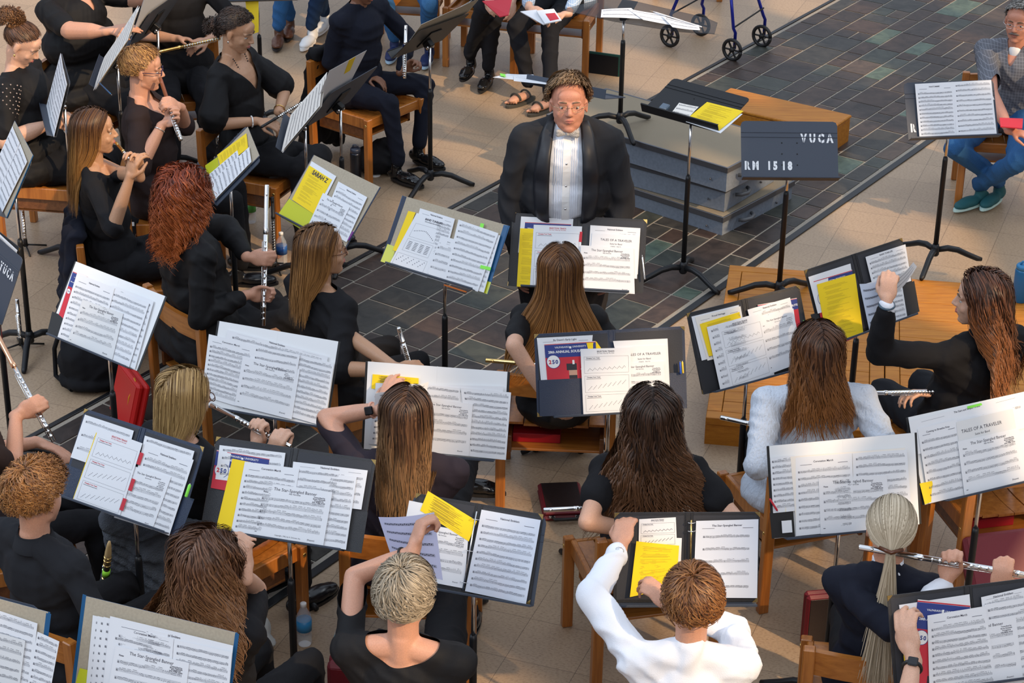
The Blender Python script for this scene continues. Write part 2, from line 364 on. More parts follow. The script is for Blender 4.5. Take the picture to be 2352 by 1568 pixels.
# ================================================================ MUSIC STANDS, FOLDERS AND SHEETS
class Panel: pass
def panel(TL, TR, BR, BL, hb=.88, tilt=None, w=None):
    """sloping panel: bottom edge level at height hb, tilted back; corners where the photograph has them"""
    a = at(*BL, hb); b = at(*BR, hb); p = Panel(); p.w = np.linalg.norm(b-a); u = (b-a)/p.w
    n0 = np.array([u[1], -u[0], 0]); best = None
    for t in ([tilt] if tilt is not None else np.arange(12, 52, 1)):
        T_ = R(float(t)); v = np.array([0, 0, 1])*math.cos(T_)-n0*math.sin(T_); n = np.cross(u, v)
        hit = lambda q: CAM+ray(*q)*(((a-CAM)@n)/(ray(*q)@n))
        tr, tl = hit(TR), hit(TL); h = (np.linalg.norm(tr-b)+np.linalg.norm(tl-a))/2
        e = ((tr-b)@u)**2+((tl-a)@u)**2+(np.linalg.norm(tr-b)-np.linalg.norm(tl-a))**2+.3*(h-.34)**2
        if best is None or e < best[0]: best = (e, t, v, n, tr, tl, h)
    e, p.t, p.v, p.n, p.tr, p.tl, p.h = best; p.u = u; p.bl = a; p.br = b; p.layer = .004
    p.h = min(max(p.h, .25), .42)
    return p
def pin(p, q, off=0.):
    """photo pixel -> point on the panel plane, lifted off it"""
    o = p.bl+p.n*off; d = ray(*q); return CAM+d*(((o-CAM)@p.n)/(d@p.n))
def uv(p, s, t, off=0.): return p.bl+p.u*s+p.v*t+p.n*off
def stand(p, label, desk=True, deskmat=None, az=None, base_z=0., w=.508, h=.318, stencil=None, s0=None, lower=.62, behind=.006, pole_px=None, group=None):
    s0 = p.w/2 if s0 is None else s0
    off = -behind
    top = uv(p, s0, .10, off-.045)
    foot = np.array([top[0], top[1], base_z])
    r = empty('music_stand', foot, label, 'music stand', group)
    dm = deskmat or M_desk
    if desk:
        b = MB(); o = uv(p, s0, 0, off)
        cx, X, Y, Z = .03, p.u, p.v, p.n
        # desk plate with clipped corners and two pressed ribs, bottom lip towards the reader
        c = .022; pts = [(-w/2, 0), (w/2, 0), (w/2, h-c), (w/2-c*.3, h-c*.3), (w/2-c, h), (-w/2+c, h), (-w/2+c*.3, h-c*.3), (-w/2, h-c)]
        V = [o+X*x+Y*y for x, y in pts]+[o+X*x+Y*y-Z*.003 for x, y in pts]; k = len(pts)
        b.add(V, [tuple(range(k)), tuple(range(2*k-1, k-1, -1))]+[(i, (i+1) % k, k+(i+1) % k, k+i)[::-1] for i in range(k)], dm)
        b.frame(o, X, Y, Z, -w/2, w/2, h*.80, h*.815, 0, .003, dm, .001); b.frame(o, X, Y, Z, -w/2, w/2, h*.72, h*.735, 0, .003, dm, .001)
        dk = b.build('desk', r)
        b = MB(); b.frame(o, X, Y, Z, -w/2, w/2, -.003, 0, -.003, .052, dm, .001); b.frame(o, X, Y, Z, -w/2, w/2, 0, .006, .049, .052, dm, .001); b.build('lip', r).parent = dk
        b = MB()
        for sx_ in (-.04, .04):
            for yy in (.06, .12, .18): b.ell(o+X*sx_+Y*(yy+.02)+Z*.001, (.004, .004, .002), M_black, np.stack([X, Y, Z], 1), 8, 6)
        b.build('rivets', r).parent = dk
        if stencil: stencil(o-X*w/2, X, Y, Z, w, h, r, dk)
    b = MB(); X, Y, Z = p.u, p.v, p.n; o = uv(p, s0, 0, off-.004)
    b.frame(o, X, Y, Z, -.05, .05, .05, .22, -.006, 0, M_black, .002); b.frame(o, X, Y, Z, -.018, .018, .07, .13, -.05, -.006, M_black, .004)
    br_ = b.build('tilt_bracket', r)
    b = MB()
    for s_ in (-1, 1): b.lathe(top+X*s_*.018, [(.006, 0), (.013, .004), (.013, .01), (.008, .014)], M_chrome, 12, X*s_)
    b.build('tilt_knob', r).parent = br_
    b = MB(); b.tube([top, [top[0], top[1], base_z+lower-.05]], .0085, M_chrome, 10); b.build('upper_tube', r)
    b = MB(); b.tube([[top[0], top[1], base_z+lower+.02], [top[0], top[1], base_z+lower], [top[0], top[1], base_z+.07]], [.0125, .0145, .0145], M_black, 12); b.build('lower_tube', r)
    az = rng.uniform(0, 2) if az is None else az
    b = MB(); b.lathe([top[0], top[1], base_z+.045], [(.018, 0), (.024, .01), (.024, .05), (.017, .07)], M_black, 14); b.build('hub', r)
    for k in range(3):
        a = az+k*2.0944; d = np.array([math.cos(a), math.sin(a), 0]); z = np.array([0, 0, 1.]); f = foot
        b = MB(); pts = [f+z*.08+d*.01, f+z*.088+d*.07, f+z*.075+d*.13, f+z*.045+d*.19, f+z*.018+d*.25, f+z*.012+d*.275]
        b.tube(pts, [.016, .018, .017, .016, .0155, .011], M_black, 10); b.build('leg', r)
    return r
def folder_obj(p, label, style='black', spine=.5, x0=0., x1=None, pockets=(), name='music_folder', group=None):
    x1 = p.w if x1 is None else x1; W = x1-x0; h = p.h
    outer, inner = {'black': (M_blk, M_slate_in), 'navy': (M_navy, M_slate_in), 'tan': (M_bluec, M_tan), 'clear': (M_rubber, M_clear), 'tannavy': (M_navy, M_tan)}[style]
    r = empty(name, uv(p, p.w/2, 0, 0), label, 'folder', group)
    sp = x0+W*spine; g = .016 if style in ('black', 'navy') else .0008
    bd = .012 if style in ('black', 'navy') else (.010 if style == 'clear' else .007)
    top = 0 if style in ('tan', 'tannavy', 'clear') else bd
    for a, c in ((x0, sp-g), (sp+g, x1)):
        b = MB(); b.frame(p.bl, p.u, p.v, p.n, a, c, 0, h, -.0035, 0, outer, .002)
        b.frame(p.bl, p.u, p.v, p.n, a+(bd if a == x0 else (.001 if g > .01 else 0)), c-(bd if c == x1 else (.001 if g > .01 else 0)), top, h-top, 0, .0008, inner, 0)
        if style in ('black', 'navy'):
            cx_ = a if a == x0 else c; sg = 1 if a == x0 else -1
            for yy, s2 in ((0, 1), (h, -1)):
                V = [uv(p, cx_, yy, .002), uv(p, cx_+sg*.02, yy, .002), uv(p, cx_, yy+s2*.02, .002)]
                b.add(V, [(0, 1, 2), (2, 1, 0)], M_gold)
        b.build('cover', r)
    b = MB(); b.frame(p.bl, p.u, p.v, p.n, sp-g-.001, sp+g+.001, 0, h, -.005, -.0008 if g > .01 else .0004, outer if g > .01 else inner)
    if style in ('black', 'navy'):
        for s_ in (-.6, .6): b.frame(p.bl, p.u, p.v, p.n, sp+g*s_-.002, sp+g*s_+.002, .002, h-.002, -.0005, .0012, outer, .001)
    b.build('spine', r)
    for q, m, ly in pockets:
        b = MB(); V = [pin(p, c, ly) for c in q]; n = len(V); V2 = [v-p.n*.0015 for v in V]
        b.add(V+V2, [tuple(range(n)), tuple(range(2*n-1, n-1, -1))]+[(i, n+i, n+(i+1) % n, (i+1) % n) for i in range(n)], m); b.build('pocket', r)
    return r
class Page:
    """draws on a sheet: metres from its top-left corner, x right, y down"""
    def __init__(s, p, q, off, m, curl=0., thick=.0006):
        c = [pin(p, x, off) for x in q]
        s.c = c; s.p = p; s.n = p.n; s.w = (np.linalg.norm(c[1]-c[0])+np.linalg.norm(c[2]-c[3]))/2; s.h = (np.linalg.norm(c[3]-c[0])+np.linalg.norm(c[2]-c[1]))/2
        s.curl = curl; s.ph = rng.uniform(0, 6); s.b = MB(); N = 8; V = []
        for sgn in (0, 1):
            for j in range(N+1):
                for i in range(N+1): V.append(s.P(s.w*i/N, s.h*j/N, 0 if sgn == 0 else -thick))
        F = []; K = (N+1)**2
        for j in range(N):
            for i in range(N):
                a = j*(N+1)+i; F.append((a, a+N+1, a+N+2, a+1)); F.append((K+a, K+a+1, K+a+N+2, K+a+N+1))
        E = [i for i in range(N+1)]+[(j+1)*(N+1)+N for j in range(N)]+[N*(N+1)+i for i in range(N-1, -1, -1)]+[j*(N+1) for j in range(N-1, 0, -1)]
        for i in range(len(E)): a, c_ = E[i], E[(i+1) % len(E)]; F.append((a, c_, K+c_, K+a))
        s.b.add(V, F, m, False)
    def P(s, x, y, z=0.):
        a, b_ = x/s.w, y/s.h; c = s.c
        P = c[0]*(1-a)*(1-b_)+c[1]*a*(1-b_)+c[2]*a*b_+c[3]*(1-a)*b_
        z += s.curl*(.5+.5*math.sin(2.6*a+s.ph)+.6*a*a*(1-b_)) if s.curl else 0
        return P+s.n*z
    def rect(s, x0, y0, x1, y1, m=M_ink, z=.0004):
        n = max(1, int(abs(x1-x0)/.035)) if s.curl else 1; V = []
        for i in range(n+1):
            x = x0+(x1-x0)*i/n; V += [s.P(x, y0, z), s.P(x, y1, z)]
        s.b.add(V, [(2*i, 2*i+1, 2*i+3, 2*i+2) for i in range(n)], m)
    def seg(s, x0, y0, x1, y1, w, m=M_ink):
        d = math.hypot(x1-x0, y1-y0)+1e-9; a, b_ = -(y1-y0)/d*w/2, (x1-x0)/d*w/2
        s.b.add([s.P(x0+a, y0+b_, .0004), s.P(x1+a, y1+b_, .0004), s.P(x1-a, y1-b_, .0004), s.P(x0-a, y0-b_, .0004)], [(3, 2, 1, 0), (0, 1, 2, 3)], m)
    def text(s, t, x, y, size, m=M_ink, bold=0., ang=0.):
        V, F = text_geo(t, bold)
        if not len(V): return
        c_, s_ = math.cos(ang), math.sin(ang)
        pts = [s.P(x+(v[0]*c_-v[1]*s_)*size, y-(v[0]*s_+v[1]*c_)*size, .0006) for v in V]
        s.b.add(pts, F, m)
    def staff(s, x0, x1, y, rr, dens=1., m=M_ink, gap=.00175, sl=0.):
        for k in range(5): s.rect(x0, y+k*gap, x1, y+k*gap+.00042, M_inkf)
        s.rect(x0, y, x0+.0005, y+4*gap, m); s.rect(x1-.0006, y, x1, y+4*gap, m)
        s.text('&', x0+.004, y+4.4*gap, .0105, m, .0)
        x = x0+.011; yy = 2.; bar = x0
        while x < x1-.004:
            n = rr.choice([1, 1, 2, 4, 4]); st = .0042/dens; ys = []
            for i in range(n):
                yy = min(5, max(-1, yy+rr.choice([-1, -.5, -.5, .5, .5, 1])))
                if x > x1-.003: break
                cy = y+yy*gap; s.b.add([s.P(x-.0012, cy, .0005), s.P(x, cy+.0009, .0005), s.P(x+.0012, cy, .0005), s.P(x, cy-.0009, .0005)], [(0, 1, 2, 3)], m)
                ys.append((x, cy)); x += st
            if n > 1 and len(ys) > 1:
                yt = min(c for _, c in ys)-.0052
                for a, c in ys: s.rect(a+.0008, yt, a+.0012, c, m)
                s.rect(ys[0][0]+.0008, yt, ys[-1][0]+.0012, yt+.0009, m)
            elif ys:
                a, c = ys[0]; s.rect(a+.0008, c-.0055, a+.0012, c, m)
            if rr.random() < .28: s.rect(x-.0012, y, x-.0008, y+4*gap, m)
            x += st*rr.choice([0, .2, .6])
PG = 0
def page(p, kind, q, label, title=None, off=None, curl=None, grp=None, cat=None, **k):
    """a sheet of its own lying on the folder; q = photo corners TL,TR,BR,BL"""
    global PG
    PG += 1; rr = random.Random(PG*17+3)
    p.layer += .0016; off = p.layer if off is None else off
    mt = {'mus': M_paper, 'star': M_paper, 'ex': M_paper, 'yel': M_yel, 'prog': M_red, 'blank': M_paper, 'tab': M_grn, 'prot': M_prot, 'tune': M_paper, 'card': M_paper2, 'yelg': M_yelg}[kind]
    mt = k.get('m', mt)
    if curl is None: curl = {'mus': .003, 'star': .002, 'ex': .002, 'yel': .002, 'blank': .002}.get(kind, 0)
    g = Page(p, q, off, mt, curl); w, h = g.w, g.h
    name = {'mus': 'music_sheet', 'star': 'music_sheet', 'ex': 'exercise_sheet', 'yel': 'yellow_sheet', 'prog': 'concert_program', 'blank': 'paper_stack', 'tab': 'sticky_tab', 'prot': 'sheet_protector', 'tune': 'exercise_sheet', 'card': 'paper_stack', 'yelg': 'plastic_pocket'}[kind]
    x0, x1 = w*k.get('x0', .06), w*k.get('x1', .95)
    if kind == 'mus' or kind == 'prot':
        y = h*.04
        if title: g.text(title, w*.5, h*.065+.004, min(.0105, w/len(title)*1.5), M_ink, .012); y = h*.12; g.rect(w*.1, h*.10, w*.3, h*.105, M_inkf); g.rect(w*.75, h*.10, w*.92, h*.106, M_inkf); y = h*.155
        if k.get('notext'): y = h*.05
        n = k.get('n', 10); step = (h*.96-y)/n
        for i in range(n):
            g.staff(x0, x1, y+i*step+step*.25, rr, k.get('dens', 1.), k.get('ink', M_ink))
    elif kind == 'star':
        g.text(title or 'The Star-Spangled Banner', w*.5, h*.11, w*.057, M_ink, .0); g.text('Ala Verocea', w*.5, h*.155, w*.032)
        for i, t in enumerate(('Transcribed by', 'Bruce Hammett', 'Arranged by', 'John Philip Sousa')): g.text(t, w*.84, h*(.15+.03*i), w*.026, M_ink, .02)
        g.text('Flutes', w*.1, h*.17, w*.028, M_ink, .02)
        n = k.get('n', 4); step = h*.62/n
        for i in range(n): g.staff(x0, x1*.97, h*.25+i*step, rr, .9, gap=.0022)
        g.text('(Repeat)', w*.82, h*.93, w*.03); g.rect(w*.04, h*.9, w*.07, h*.91)
        if k.get('copy'): g.text('Copyright, 1942, by G. Schirmer, Inc.', w*.5, h*.93, w*.024)
    elif kind == 'ex':
        m = k.get('tm', M_ink)
        g.text('SELECTION TRIADS', w*.5, h*.055, w*.04, m, .02); g.text('Do Your Way Up The Scale', w*.5, h*.08, w*.03, m)
        for i in range(3):
            a, c = h*(.12+.29*i), h*(.12+.29*i+.25)
            for q_ in ((x0, a, x1, a+.0006), (x0, c, x1, c+.0006), (x0, a, x0+.0006, c), (x1, a, x1+.0006, c)): g.rect(*q_)
            g.text('Changing Tonic Triads', x0+w*.18, a+h*.03, w*.03, m, .02); g.rect(x0+w*.03, a+h*.045, x0+w*.33, a+h*.05)
            nx = 8
            for j in range(nx):
                xx = x0+w*.07+(x1-x0-w*.1)*j/nx; yb = c-h*.035-(h*.09*j/nx if i != 0 else h*.03*j/nx)
                for z in range(4): 
                    X_, Y_ = xx+z*w*.022, yb-(z if i else (z if z < 3 else 1))*h*.018
                    g.b.add([g.P(X_-.0015, Y_, .0005), g.P(X_, Y_+.0012, .0005), g.P(X_+.0015, Y_, .0005), g.P(X_, Y_-.0012, .0005)], [(0, 1, 2, 3)], M_ink)
                    if z: g.seg(xx+(z-1)*w*.022, yb-((z-1) if i else min(z-1, 2))*h*.018, X_, Y_, .0005)
                if i == 0 and j < nx-1: g.seg(xx+.066*w, yb-h*.018, xx+(x1-x0-w*.1)/nx, c-h*.035-h*.03*(j+1)/nx, .0004)
    elif kind == 'tune':
        g.text('BAND TUNE-UPS', w*.55, h*.075, w*.065, M_ink, .03); g.text('WITH CHORDS AND ARPEGGIOS', w*.55, h*.11, w*.03, M_ink, .02)
        for a, c, d, e in ((.12, .17, .8, .42), (.12, .46, .82, .68), (.05, .74, .85, .95)):
            for q_ in ((w*a, h*c, w*d, h*c+.0006), (w*a, h*e, w*d, h*e+.0006), (w*a, h*c, w*a+.0006, h*e), (w*d, h*c, w*d+.0006, h*e)): g.rect(*q_)
        for j in range(14): g.rect(w*(.17+.043*j), h*(.30-.04*math.sin(j/4)+.01*abs(j-7)*(j > 7)), w*(.185+.043*j), h*(.315-.04*math.sin(j/4)+.01*abs(j-7)*(j > 7)))
        for r_ in range(6):
            for c_ in range(4): g.rect(w*(.18+.16*c_), h*(.50+.026*r_), w*(.28+.16*c_), h*(.508+.026*r_))
        for j in range(20): g.rect(w*(.1+.036*j), h*(.86-.03*(j % 4)), w*(.115+.036*j), h*(.875-.03*(j % 4)))
    elif kind == 'yel':
        if k.get('hand'): g.text(k['hand'], w*.55, h*.15, w*.16, M_ink, .03)
        y = .08
        while y < .93 and not k.get('bare'):
            n = rr.choice([3, 5, 7])
            for i in range(n):
                if y > .92: break
                a = rr.uniform(.12, .2); g.rect(w*a, h*y, w*rr.uniform(.45, .85), h*y+.0009, mat('yellow_print', (.38, .27, .02), .7)); y += .019
            y += .03
    elif kind == 'prog':
        bh = k.get('bh', .34)
        g.rect(0, 0, w, h*.03, M_white, .0003); g.rect(0, h*.012, w, h*.028, M_red, .0005)
        g.rect(0, h*.03, w, h*bh, M_blue, .0003); g.text('VALPARAISO    UNIVERSITY', w*.5, h*.12, w*.05, M_white, .01); g.rect(w*.48, h*.09, w*.52, h*.14, M_white, .0005)
        g.text('28th ANNUAL SOUSA TRIBUTE', w*.53, h*.235, w*.068, M_white, .03)
        cx, cy, r0 = w*.15, h*(bh+.10), w*.125; a = np.linspace(0, 2*math.pi, 28, endpoint=False)
        g.b.add([g.P(cx+r0*math.cos(t), cy-r0*math.sin(t), .0007) for t in a], [tuple(range(28))], M_white)
        g.b.add([g.P(cx+r0*1.08*math.cos(t), cy-r0*1.08*math.sin(t), .0005) for t in a], [tuple(range(28))], M_blue)
        for i_, ch in enumerate('250'):
            V, F = text_geo(ch, .04); pts = [g.P(cx+(v[0]+(i_-1)*.62)*w*.105, cy+w*.04-v[1]*w*.105, .0009) for v in V]; g.b.add(pts, F, M_red if i_ == 0 else M_blue)
        if not k.get('plain'):
            for t, y in (('CHAMBER', .47), ('LUCE C', .56), ('COMMUNITY', .65), ('CONCERT', .70), ('MERIDIAN', .79)): g.text(t, w*.86, h*(y+.02), w*.062, M_white, .03)
            # generic bandsman silhouette: cap, face, dark collar
            dk = mat('dark_print', (.02, .02, .03), .6); sk = mat('flesh_print', (.5, .3, .22), .6)
            g.rect(w*.40, h*.50, w*.60, h*.66, dk, .0005); g.rect(w*.44, h*.66, w*.60, h*.86, sk, .0005); g.rect(w*.44, h*.78, w*.60, h*.86, dk, .0006); g.rect(w*.35, h*.87, w*.66, h*.99, dk, .0005); g.rect(w*.52, h*.42, w*.56, h*.52, M_white, .0006)
    o = g.b.build(name, origin=g.P(w/2, h/2))
    c = cat or {'mus': 'music sheet', 'star': 'music sheet', 'ex': 'music sheet', 'tune': 'music sheet', 'yel': 'paper', 'prog': 'program', 'blank': 'paper', 'card': 'paper', 'tab': 'sticky note', 'prot': 'music sheet', 'yelg': 'pocket'}[kind]
    return tag(o, label, c, grp)
def pen(a, b, label, m=M_rubber, tip=M_silver, r=.004, name='pen', cat='pen'):
    a = np.array(a); b_ = np.array(b); d = unit(b_-a); L = np.linalg.norm(b_-a); o = empty(name, a, label, cat)
    q = MB(); q.lathe(a, [(r*.8, 0), (r, .003), (r, L*.86), (r*.6, L*.93)], m, 10, d); q.build('barrel', o)
    q = MB(); q.lathe(a+d*L*.93, [(r*.55, 0), (r*.15, L*.07)], tip, 10, d); q.build('tip', o)
    return o
def pen_on(p, q0, q1, label, m, off=None, **k):
    off = p.layer+.006 if off is None else off
    return pen(pin(p, q0, off), pin(p, q1, off), label, m, **k)
# ================================================================ CHAIRS
def chair_parts():
    P = {}; W, hw = .53, .25
    def seat():
        b = MB(); n = 6
        for i in range(n):
            x0 = -.225+.45*i/n; x1 = -.225+.45*(i+1)/n; xm = (x0+x1)/2; dz = -.018*(1-(xm/.225)**2)
            ys = np.linspace(-.19, .22, 7); zz = [.435+dz-.020*math.sin((y+.19)/.41*math.pi) for y in ys]; V = []
            for y, z in zip(ys, zz): V += [(x0+.0015, y, z), (x1-.0015, y, z), (x1-.0015, y, z-.012), (x0+.0015, y, z-.012)]
            F = [(0, 3, 2, 1), (24, 25, 26, 27)]+[(k*4+j, k*4+(j+1) % 4, k*4+4+(j+1) % 4, k*4+4+j) for k in range(6) for j in range(4)]
            b.add(V, F, M_woodz)
        return b
    P['seat'] = (seat, {})
    def rail(x):
        def f(): b = MB(); b.frame((x, 0, 0), (1, 0, 0), (0, 1, 0), (0, 0, 1), -.0125, .0125, -.20, .225, .365, .435, M_woodz, .004); return b
        return f
    def back():
        b = MB(); n = 12; V = []
        for i in range(n+1):
            x = -.245+.49*i/n; y = -.235-.035*math.sin(math.pi*i/n)
            V += [(x, y+.014, .60), (x, y-.008, .60), (x, y-.016, .705), (x, y+.010, .705)]
        F = [(0, 1, 2, 3), (n*4+3, n*4+2, n*4+1, n*4)]+[(k*4+j, k*4+4+j, k*4+4+(j+1) % 4, k*4+(j+1) % 4) for k in range(n) for j in range(4)]
        b.add(V, F, M_wood); return b
    def post(x):
        def f(): b = MB(); b.beam((x, -.235, 0), (x, -.245, .715), .045, .038, M_woodz, bev=.004); return b
        return f
    def fleg(x):
        def f(): b = MB(); b.beam((x, .225, 0), (x, .225, .44), .045, .038, M_woodz, bev=.004); return b
        return f
    def rack():
        b = MB(); b.frame((0, 0, 0), (1, 0, 0), (0, 1, 0), (0, 0, 1), -.222, .222, -.20, .16, .285, .297, M_wood, .002); return b
    def rside(x):
        def f(): b = MB(); b.frame((x, 0, 0), (1, 0, 0), (0, 1, 0), (0, 0, 1), -.010, .010, -.21, .16, .28, .365, M_wooddk, .002); return b
        return f
    def cross(): b = MB(); b.frame((0, 0, 0), (1, 0, 0), (0, 1, 0), (0, 0, 1), -.23, .23, .20, .222, .37, .43, M_wood, .003); return b
    def bolts():
        b = MB()
        for x in (-1, 1):
            for y in (-.236, .225): b.lathe((x*.272, y, .40), [(.010, 0), (.010, .002), (.006, .003)], M_gold, 12, (x, 0, 0))
        return b
    L = [('seat', seat)]+[('side_rail', rail(x)) for x in (-.235, .235)]+[('backrest', back)]+[('rear_leg', post(x)) for x in (-.25, .25)]+[('front_leg', fleg(x)) for x in (-.25, .25)]+[('book_rack', rack)]+[('rack_side', rside(x)) for x in (-.212, .212)]+[('front_rail', cross), ('bolts', bolts)]
    return [(n, f().mesh(n)) for n, f in L]
CH = chair_parts()
def place_chair(loc, yaw, label):
    r = bpy.data.objects.new('wooden_chair', None); COL.objects.link(r); r.location = [float(a) for a in loc]; r.rotation_euler = (0, 0, R(yaw)); tag(r, label, 'chair')
    for n, me in CH:
        o = bpy.data.objects.new(n, me); COL.objects.link(o); o.parent = r
    return r
# ================================================================ THE STANDS, ONE BY ONE
RISER = .15
def pk(p, *c): return [c]
# S2 tan folder with blue edges, in front of the bespectacled woman
p = panel((926, 450), (1167, 517), (1119, 675), (873, 600)); w2 = 'on the tan folder with green tabs'
stand(p, 'black music stand holding the tan folder with green tabs', az=.4)
folder_obj(p, 'open tan card folder with blue edges and green sticky tabs inside', 'tan', pockets=[([(890, 560), (910, 567), (897, 607), (874, 600)], M_yelg, .002), ([(1100, 640), (1128, 648), (1119, 675), (1085, 664)], M_yelg, .002), ([(1157, 516), (1168, 518), (1120, 676), (1110, 672)], M_bluec, .0015), ([(925, 449), (934, 452), (882, 602), (873, 600)], M_navy, .0015)])
page(p, 'yel', [(938, 484), (955, 488), (918, 580), (902, 574)], 'thin strip of yellow sheet at the left '+w2, bare=1)
page(p, 'mus', [(965, 478), (1046, 503), (1020, 600), (938, 575)], 'march sheet titled National Emblem behind others '+w2, 'National Emblem')
page(p, 'mus', [(1060, 512), (1150, 541), (1112, 672), (1030, 648)], 'part sheet under the right page '+w2, n=11)
page(p, 'tune', [(957, 489), (1036, 511), (980, 638), (893, 608)], 'band tune-ups exercise sheet with framed boxes '+w2)
page(p, 'star', [(1013, 541), (1058, 553), (1018, 648), (978, 636)], 'narrow anthem sheet in the middle '+w2, 'Banner')
page(p, 'mus', [(1053, 504), (1146, 536), (1098, 670), (1018, 648)], 'dense right music page with small title '+w2, n=10)
for i, (q, t) in enumerate((([(1104, 512), (1112, 514), (1109, 526), (1101, 524)], 'upper upright'), ([(1114, 542), (1134, 547), (1133, 555), (1112, 549)], 'upper wide'), ([(1104, 608), (1128, 614), (1126, 621), (1102, 616)], 'lower wide'))):
    page(p, 'tab', q, t+' green sticky tab '+w2, grp='green tabs on the tan folder')
pen_on(p, (1020, 654), (1076, 672), 'orange pencil under the tan folder with green tabs', mat('orange_pencil', (.8, .2, .03), .5), off=.01, name='pencil')
# S3 black folder before the conductor
p = panel((1177, 487), (1488, 505), (1477, 673), (1166, 656)); w3 = 'on the black folder below the conductor'
stand(p, 'black music stand holding the folder below the conductor', az=1.5)
folder_obj(p, 'open black music folder directly below the conductor', 'black', pockets=[([(1172, 580), (1192, 580), (1188, 658), (1167, 656)], M_blk, .003), ([(1455, 590), (1482, 592), (1477, 673), (1452, 672)], M_blk, .003)])
page(p, 'blank', [(1197, 497), (1317, 503), (1310, 585), (1190, 580)], 'thick stack of white parts at the left '+w3, n=8)
page(p, 'prog', [(1206, 509), (1312, 514), (1308, 590), (1200, 588)], 'mostly hidden program with blue band '+w3, plain=1)
page(p, 'yel', [(1195, 524), (1240, 526), (1234, 661), (1187, 658)], 'tall yellow printed sheet at the left '+w3)
page(p, 'ex', [(1226, 516), (1337, 520), (1330, 664), (1217, 660)], 'exercise sheet with red title '+w3, tm=M_red)
for i, yy in enumerate((532, 585)):
    page(p, 'tab', [(1332, yy), (1338-i*2, yy), (1336-i*2, yy+24), (1329, yy+23)], ('upper', 'lower')[i]+' red index tab on the exercise sheet below the conductor', m=M_red)
page(p, 'mus', [(1356, 517), (1471, 524), (1465, 630), (1350, 625)], 'march sheet titled National Emblem '+w3, 'National Emblem', n=9)
page(p, 'blank', [(1360, 533), (1468, 540), (1463, 640), (1352, 632)], 'title page reading Tales of a Traveler '+w3, cat='music sheet')
_ = Page(p, [(1360, 535), (1468, 542), (1463, 640), (1352, 632)], p.layer+.0045, M_paper); _.text('TALES OF A TRAVELER', _.w*.52, _.h*.16, _.w*.066); _.text('Suite for Band', _.w*.52, _.h*.24, _.w*.045); _.text('(2003, 2012)', _.w*.52, _.h*.31, _.w*.045)
tag(_.b.build('title_page', origin=_.P(0, 0)), 'top sheet of the Tales of a Traveler part below the conductor', 'music sheet'); p.layer += .005
page(p, 'star', [(1334, 563), (1455, 570), (1458, 675), (1330, 668)], 'anthem sheet titled The Star-Spangled Banner '+w3)
pen_on(p, (1481, 642), (1475, 585), 'silver pen tucked at the right edge of the folder below the conductor', M_silver)
# S4 black and blue folder with the red program
p = panel((1226, 766), (1573, 750), (1578, 937), (1234, 957)); w4 = 'on the navy folder with gold corners'
stand(p, 'black music stand holding the navy folder with the red program', az=.2)
folder_obj(p, 'open navy leatherette folder with gold corners and deep pockets', 'navy', spine=.51)
page(p, 'mus', [(1233, 776), (1361, 769), (1352, 872), (1243, 880)], 'white stack titled By Dawn\'s Early Light '+w4, "By Dawn's Early Light", n=9)
page(p, 'blank', [(1236, 790), (1250, 789), (1262, 880), (1247, 881)], 'left edge of loose white parts '+w4)
page(p, 'yel', [(1345, 786), (1370, 784), (1381, 800), (1350, 810)], 'small yellow corner behind the red program '+w4, bare=1)
page(p, 'prog', [(1250, 790), (1368, 783), (1374, 880), (1258, 884)], 'red and blue program with round white emblem '+w4)
for q, sd_ in (([(1238, 873), (1338, 868), (1342, 952), (1240, 956)], 'left'), ([(1533, 857), (1576, 854), (1578, 937), (1537, 940)], 'right')):
    b = MB(); V = [pin(p, c, p.layer+.003) for c in q]; V2 = [v-p.n*.004 for v in V]; b.add(V+V2, [(0, 1, 2, 3), (7, 6, 5, 4), (0, 4, 5, 1), (1, 5, 6, 2), (2, 6, 7, 3), (3, 7, 4, 0)], M_navy)
    o = b.build('pocket'); f_ = [x for x in COL.objects if x.get('label', '').startswith('open navy leatherette')][0]; o.parent = f_; o.matrix_parent_inverse = Matrix.Translation(-Vector(f_.location))
p.layer += .004
page(p, 'blank', [(1408, 783), (1533, 777), (1540, 925), (1440, 930)], 'tall white stack at the right '+w4)
_ = Page(p, [(1412, 797), (1529, 791), (1536, 900), (1420, 905)], p.layer+.0045, M_paper); _.text('TALES OF A TRAVELER', _.w*.56, _.h*.20, _.w*.066); _.text('Suite for Band', _.w*.56, _.h*.29, _.w*.045); _.text('(2003, 2012)', _.w*.56, _.h*.36, _.w*.045)
tag(_.b.build('title_page', origin=_.P(0, 0)), 'half covered title page reading Tales of a Traveler '+w4, 'music sheet'); p.layer += .006
page(p, 'star', [(1412, 835), (1524, 829), (1532, 935), (1420, 940)], 'half covered anthem sheet at the right '+w4)
page(p, 'ex', [(1333, 801), (1448, 798), (1452, 948), (1340, 953)], 'white exercise sheet with zigzag notes in front '+w4)
pen_on(p, (1564, 858), (1562, 829), 'blue pencil in the right pocket of the navy folder', mat('blue_pencil', (.03, .1, .5), .4), name='pencil')
pen_on(p, (1569, 857), (1567, 828), 'yellow pencil in the right pocket of the navy folder', mat('yellow_pencil', (.8, .55, .05), .4), name='pencil')
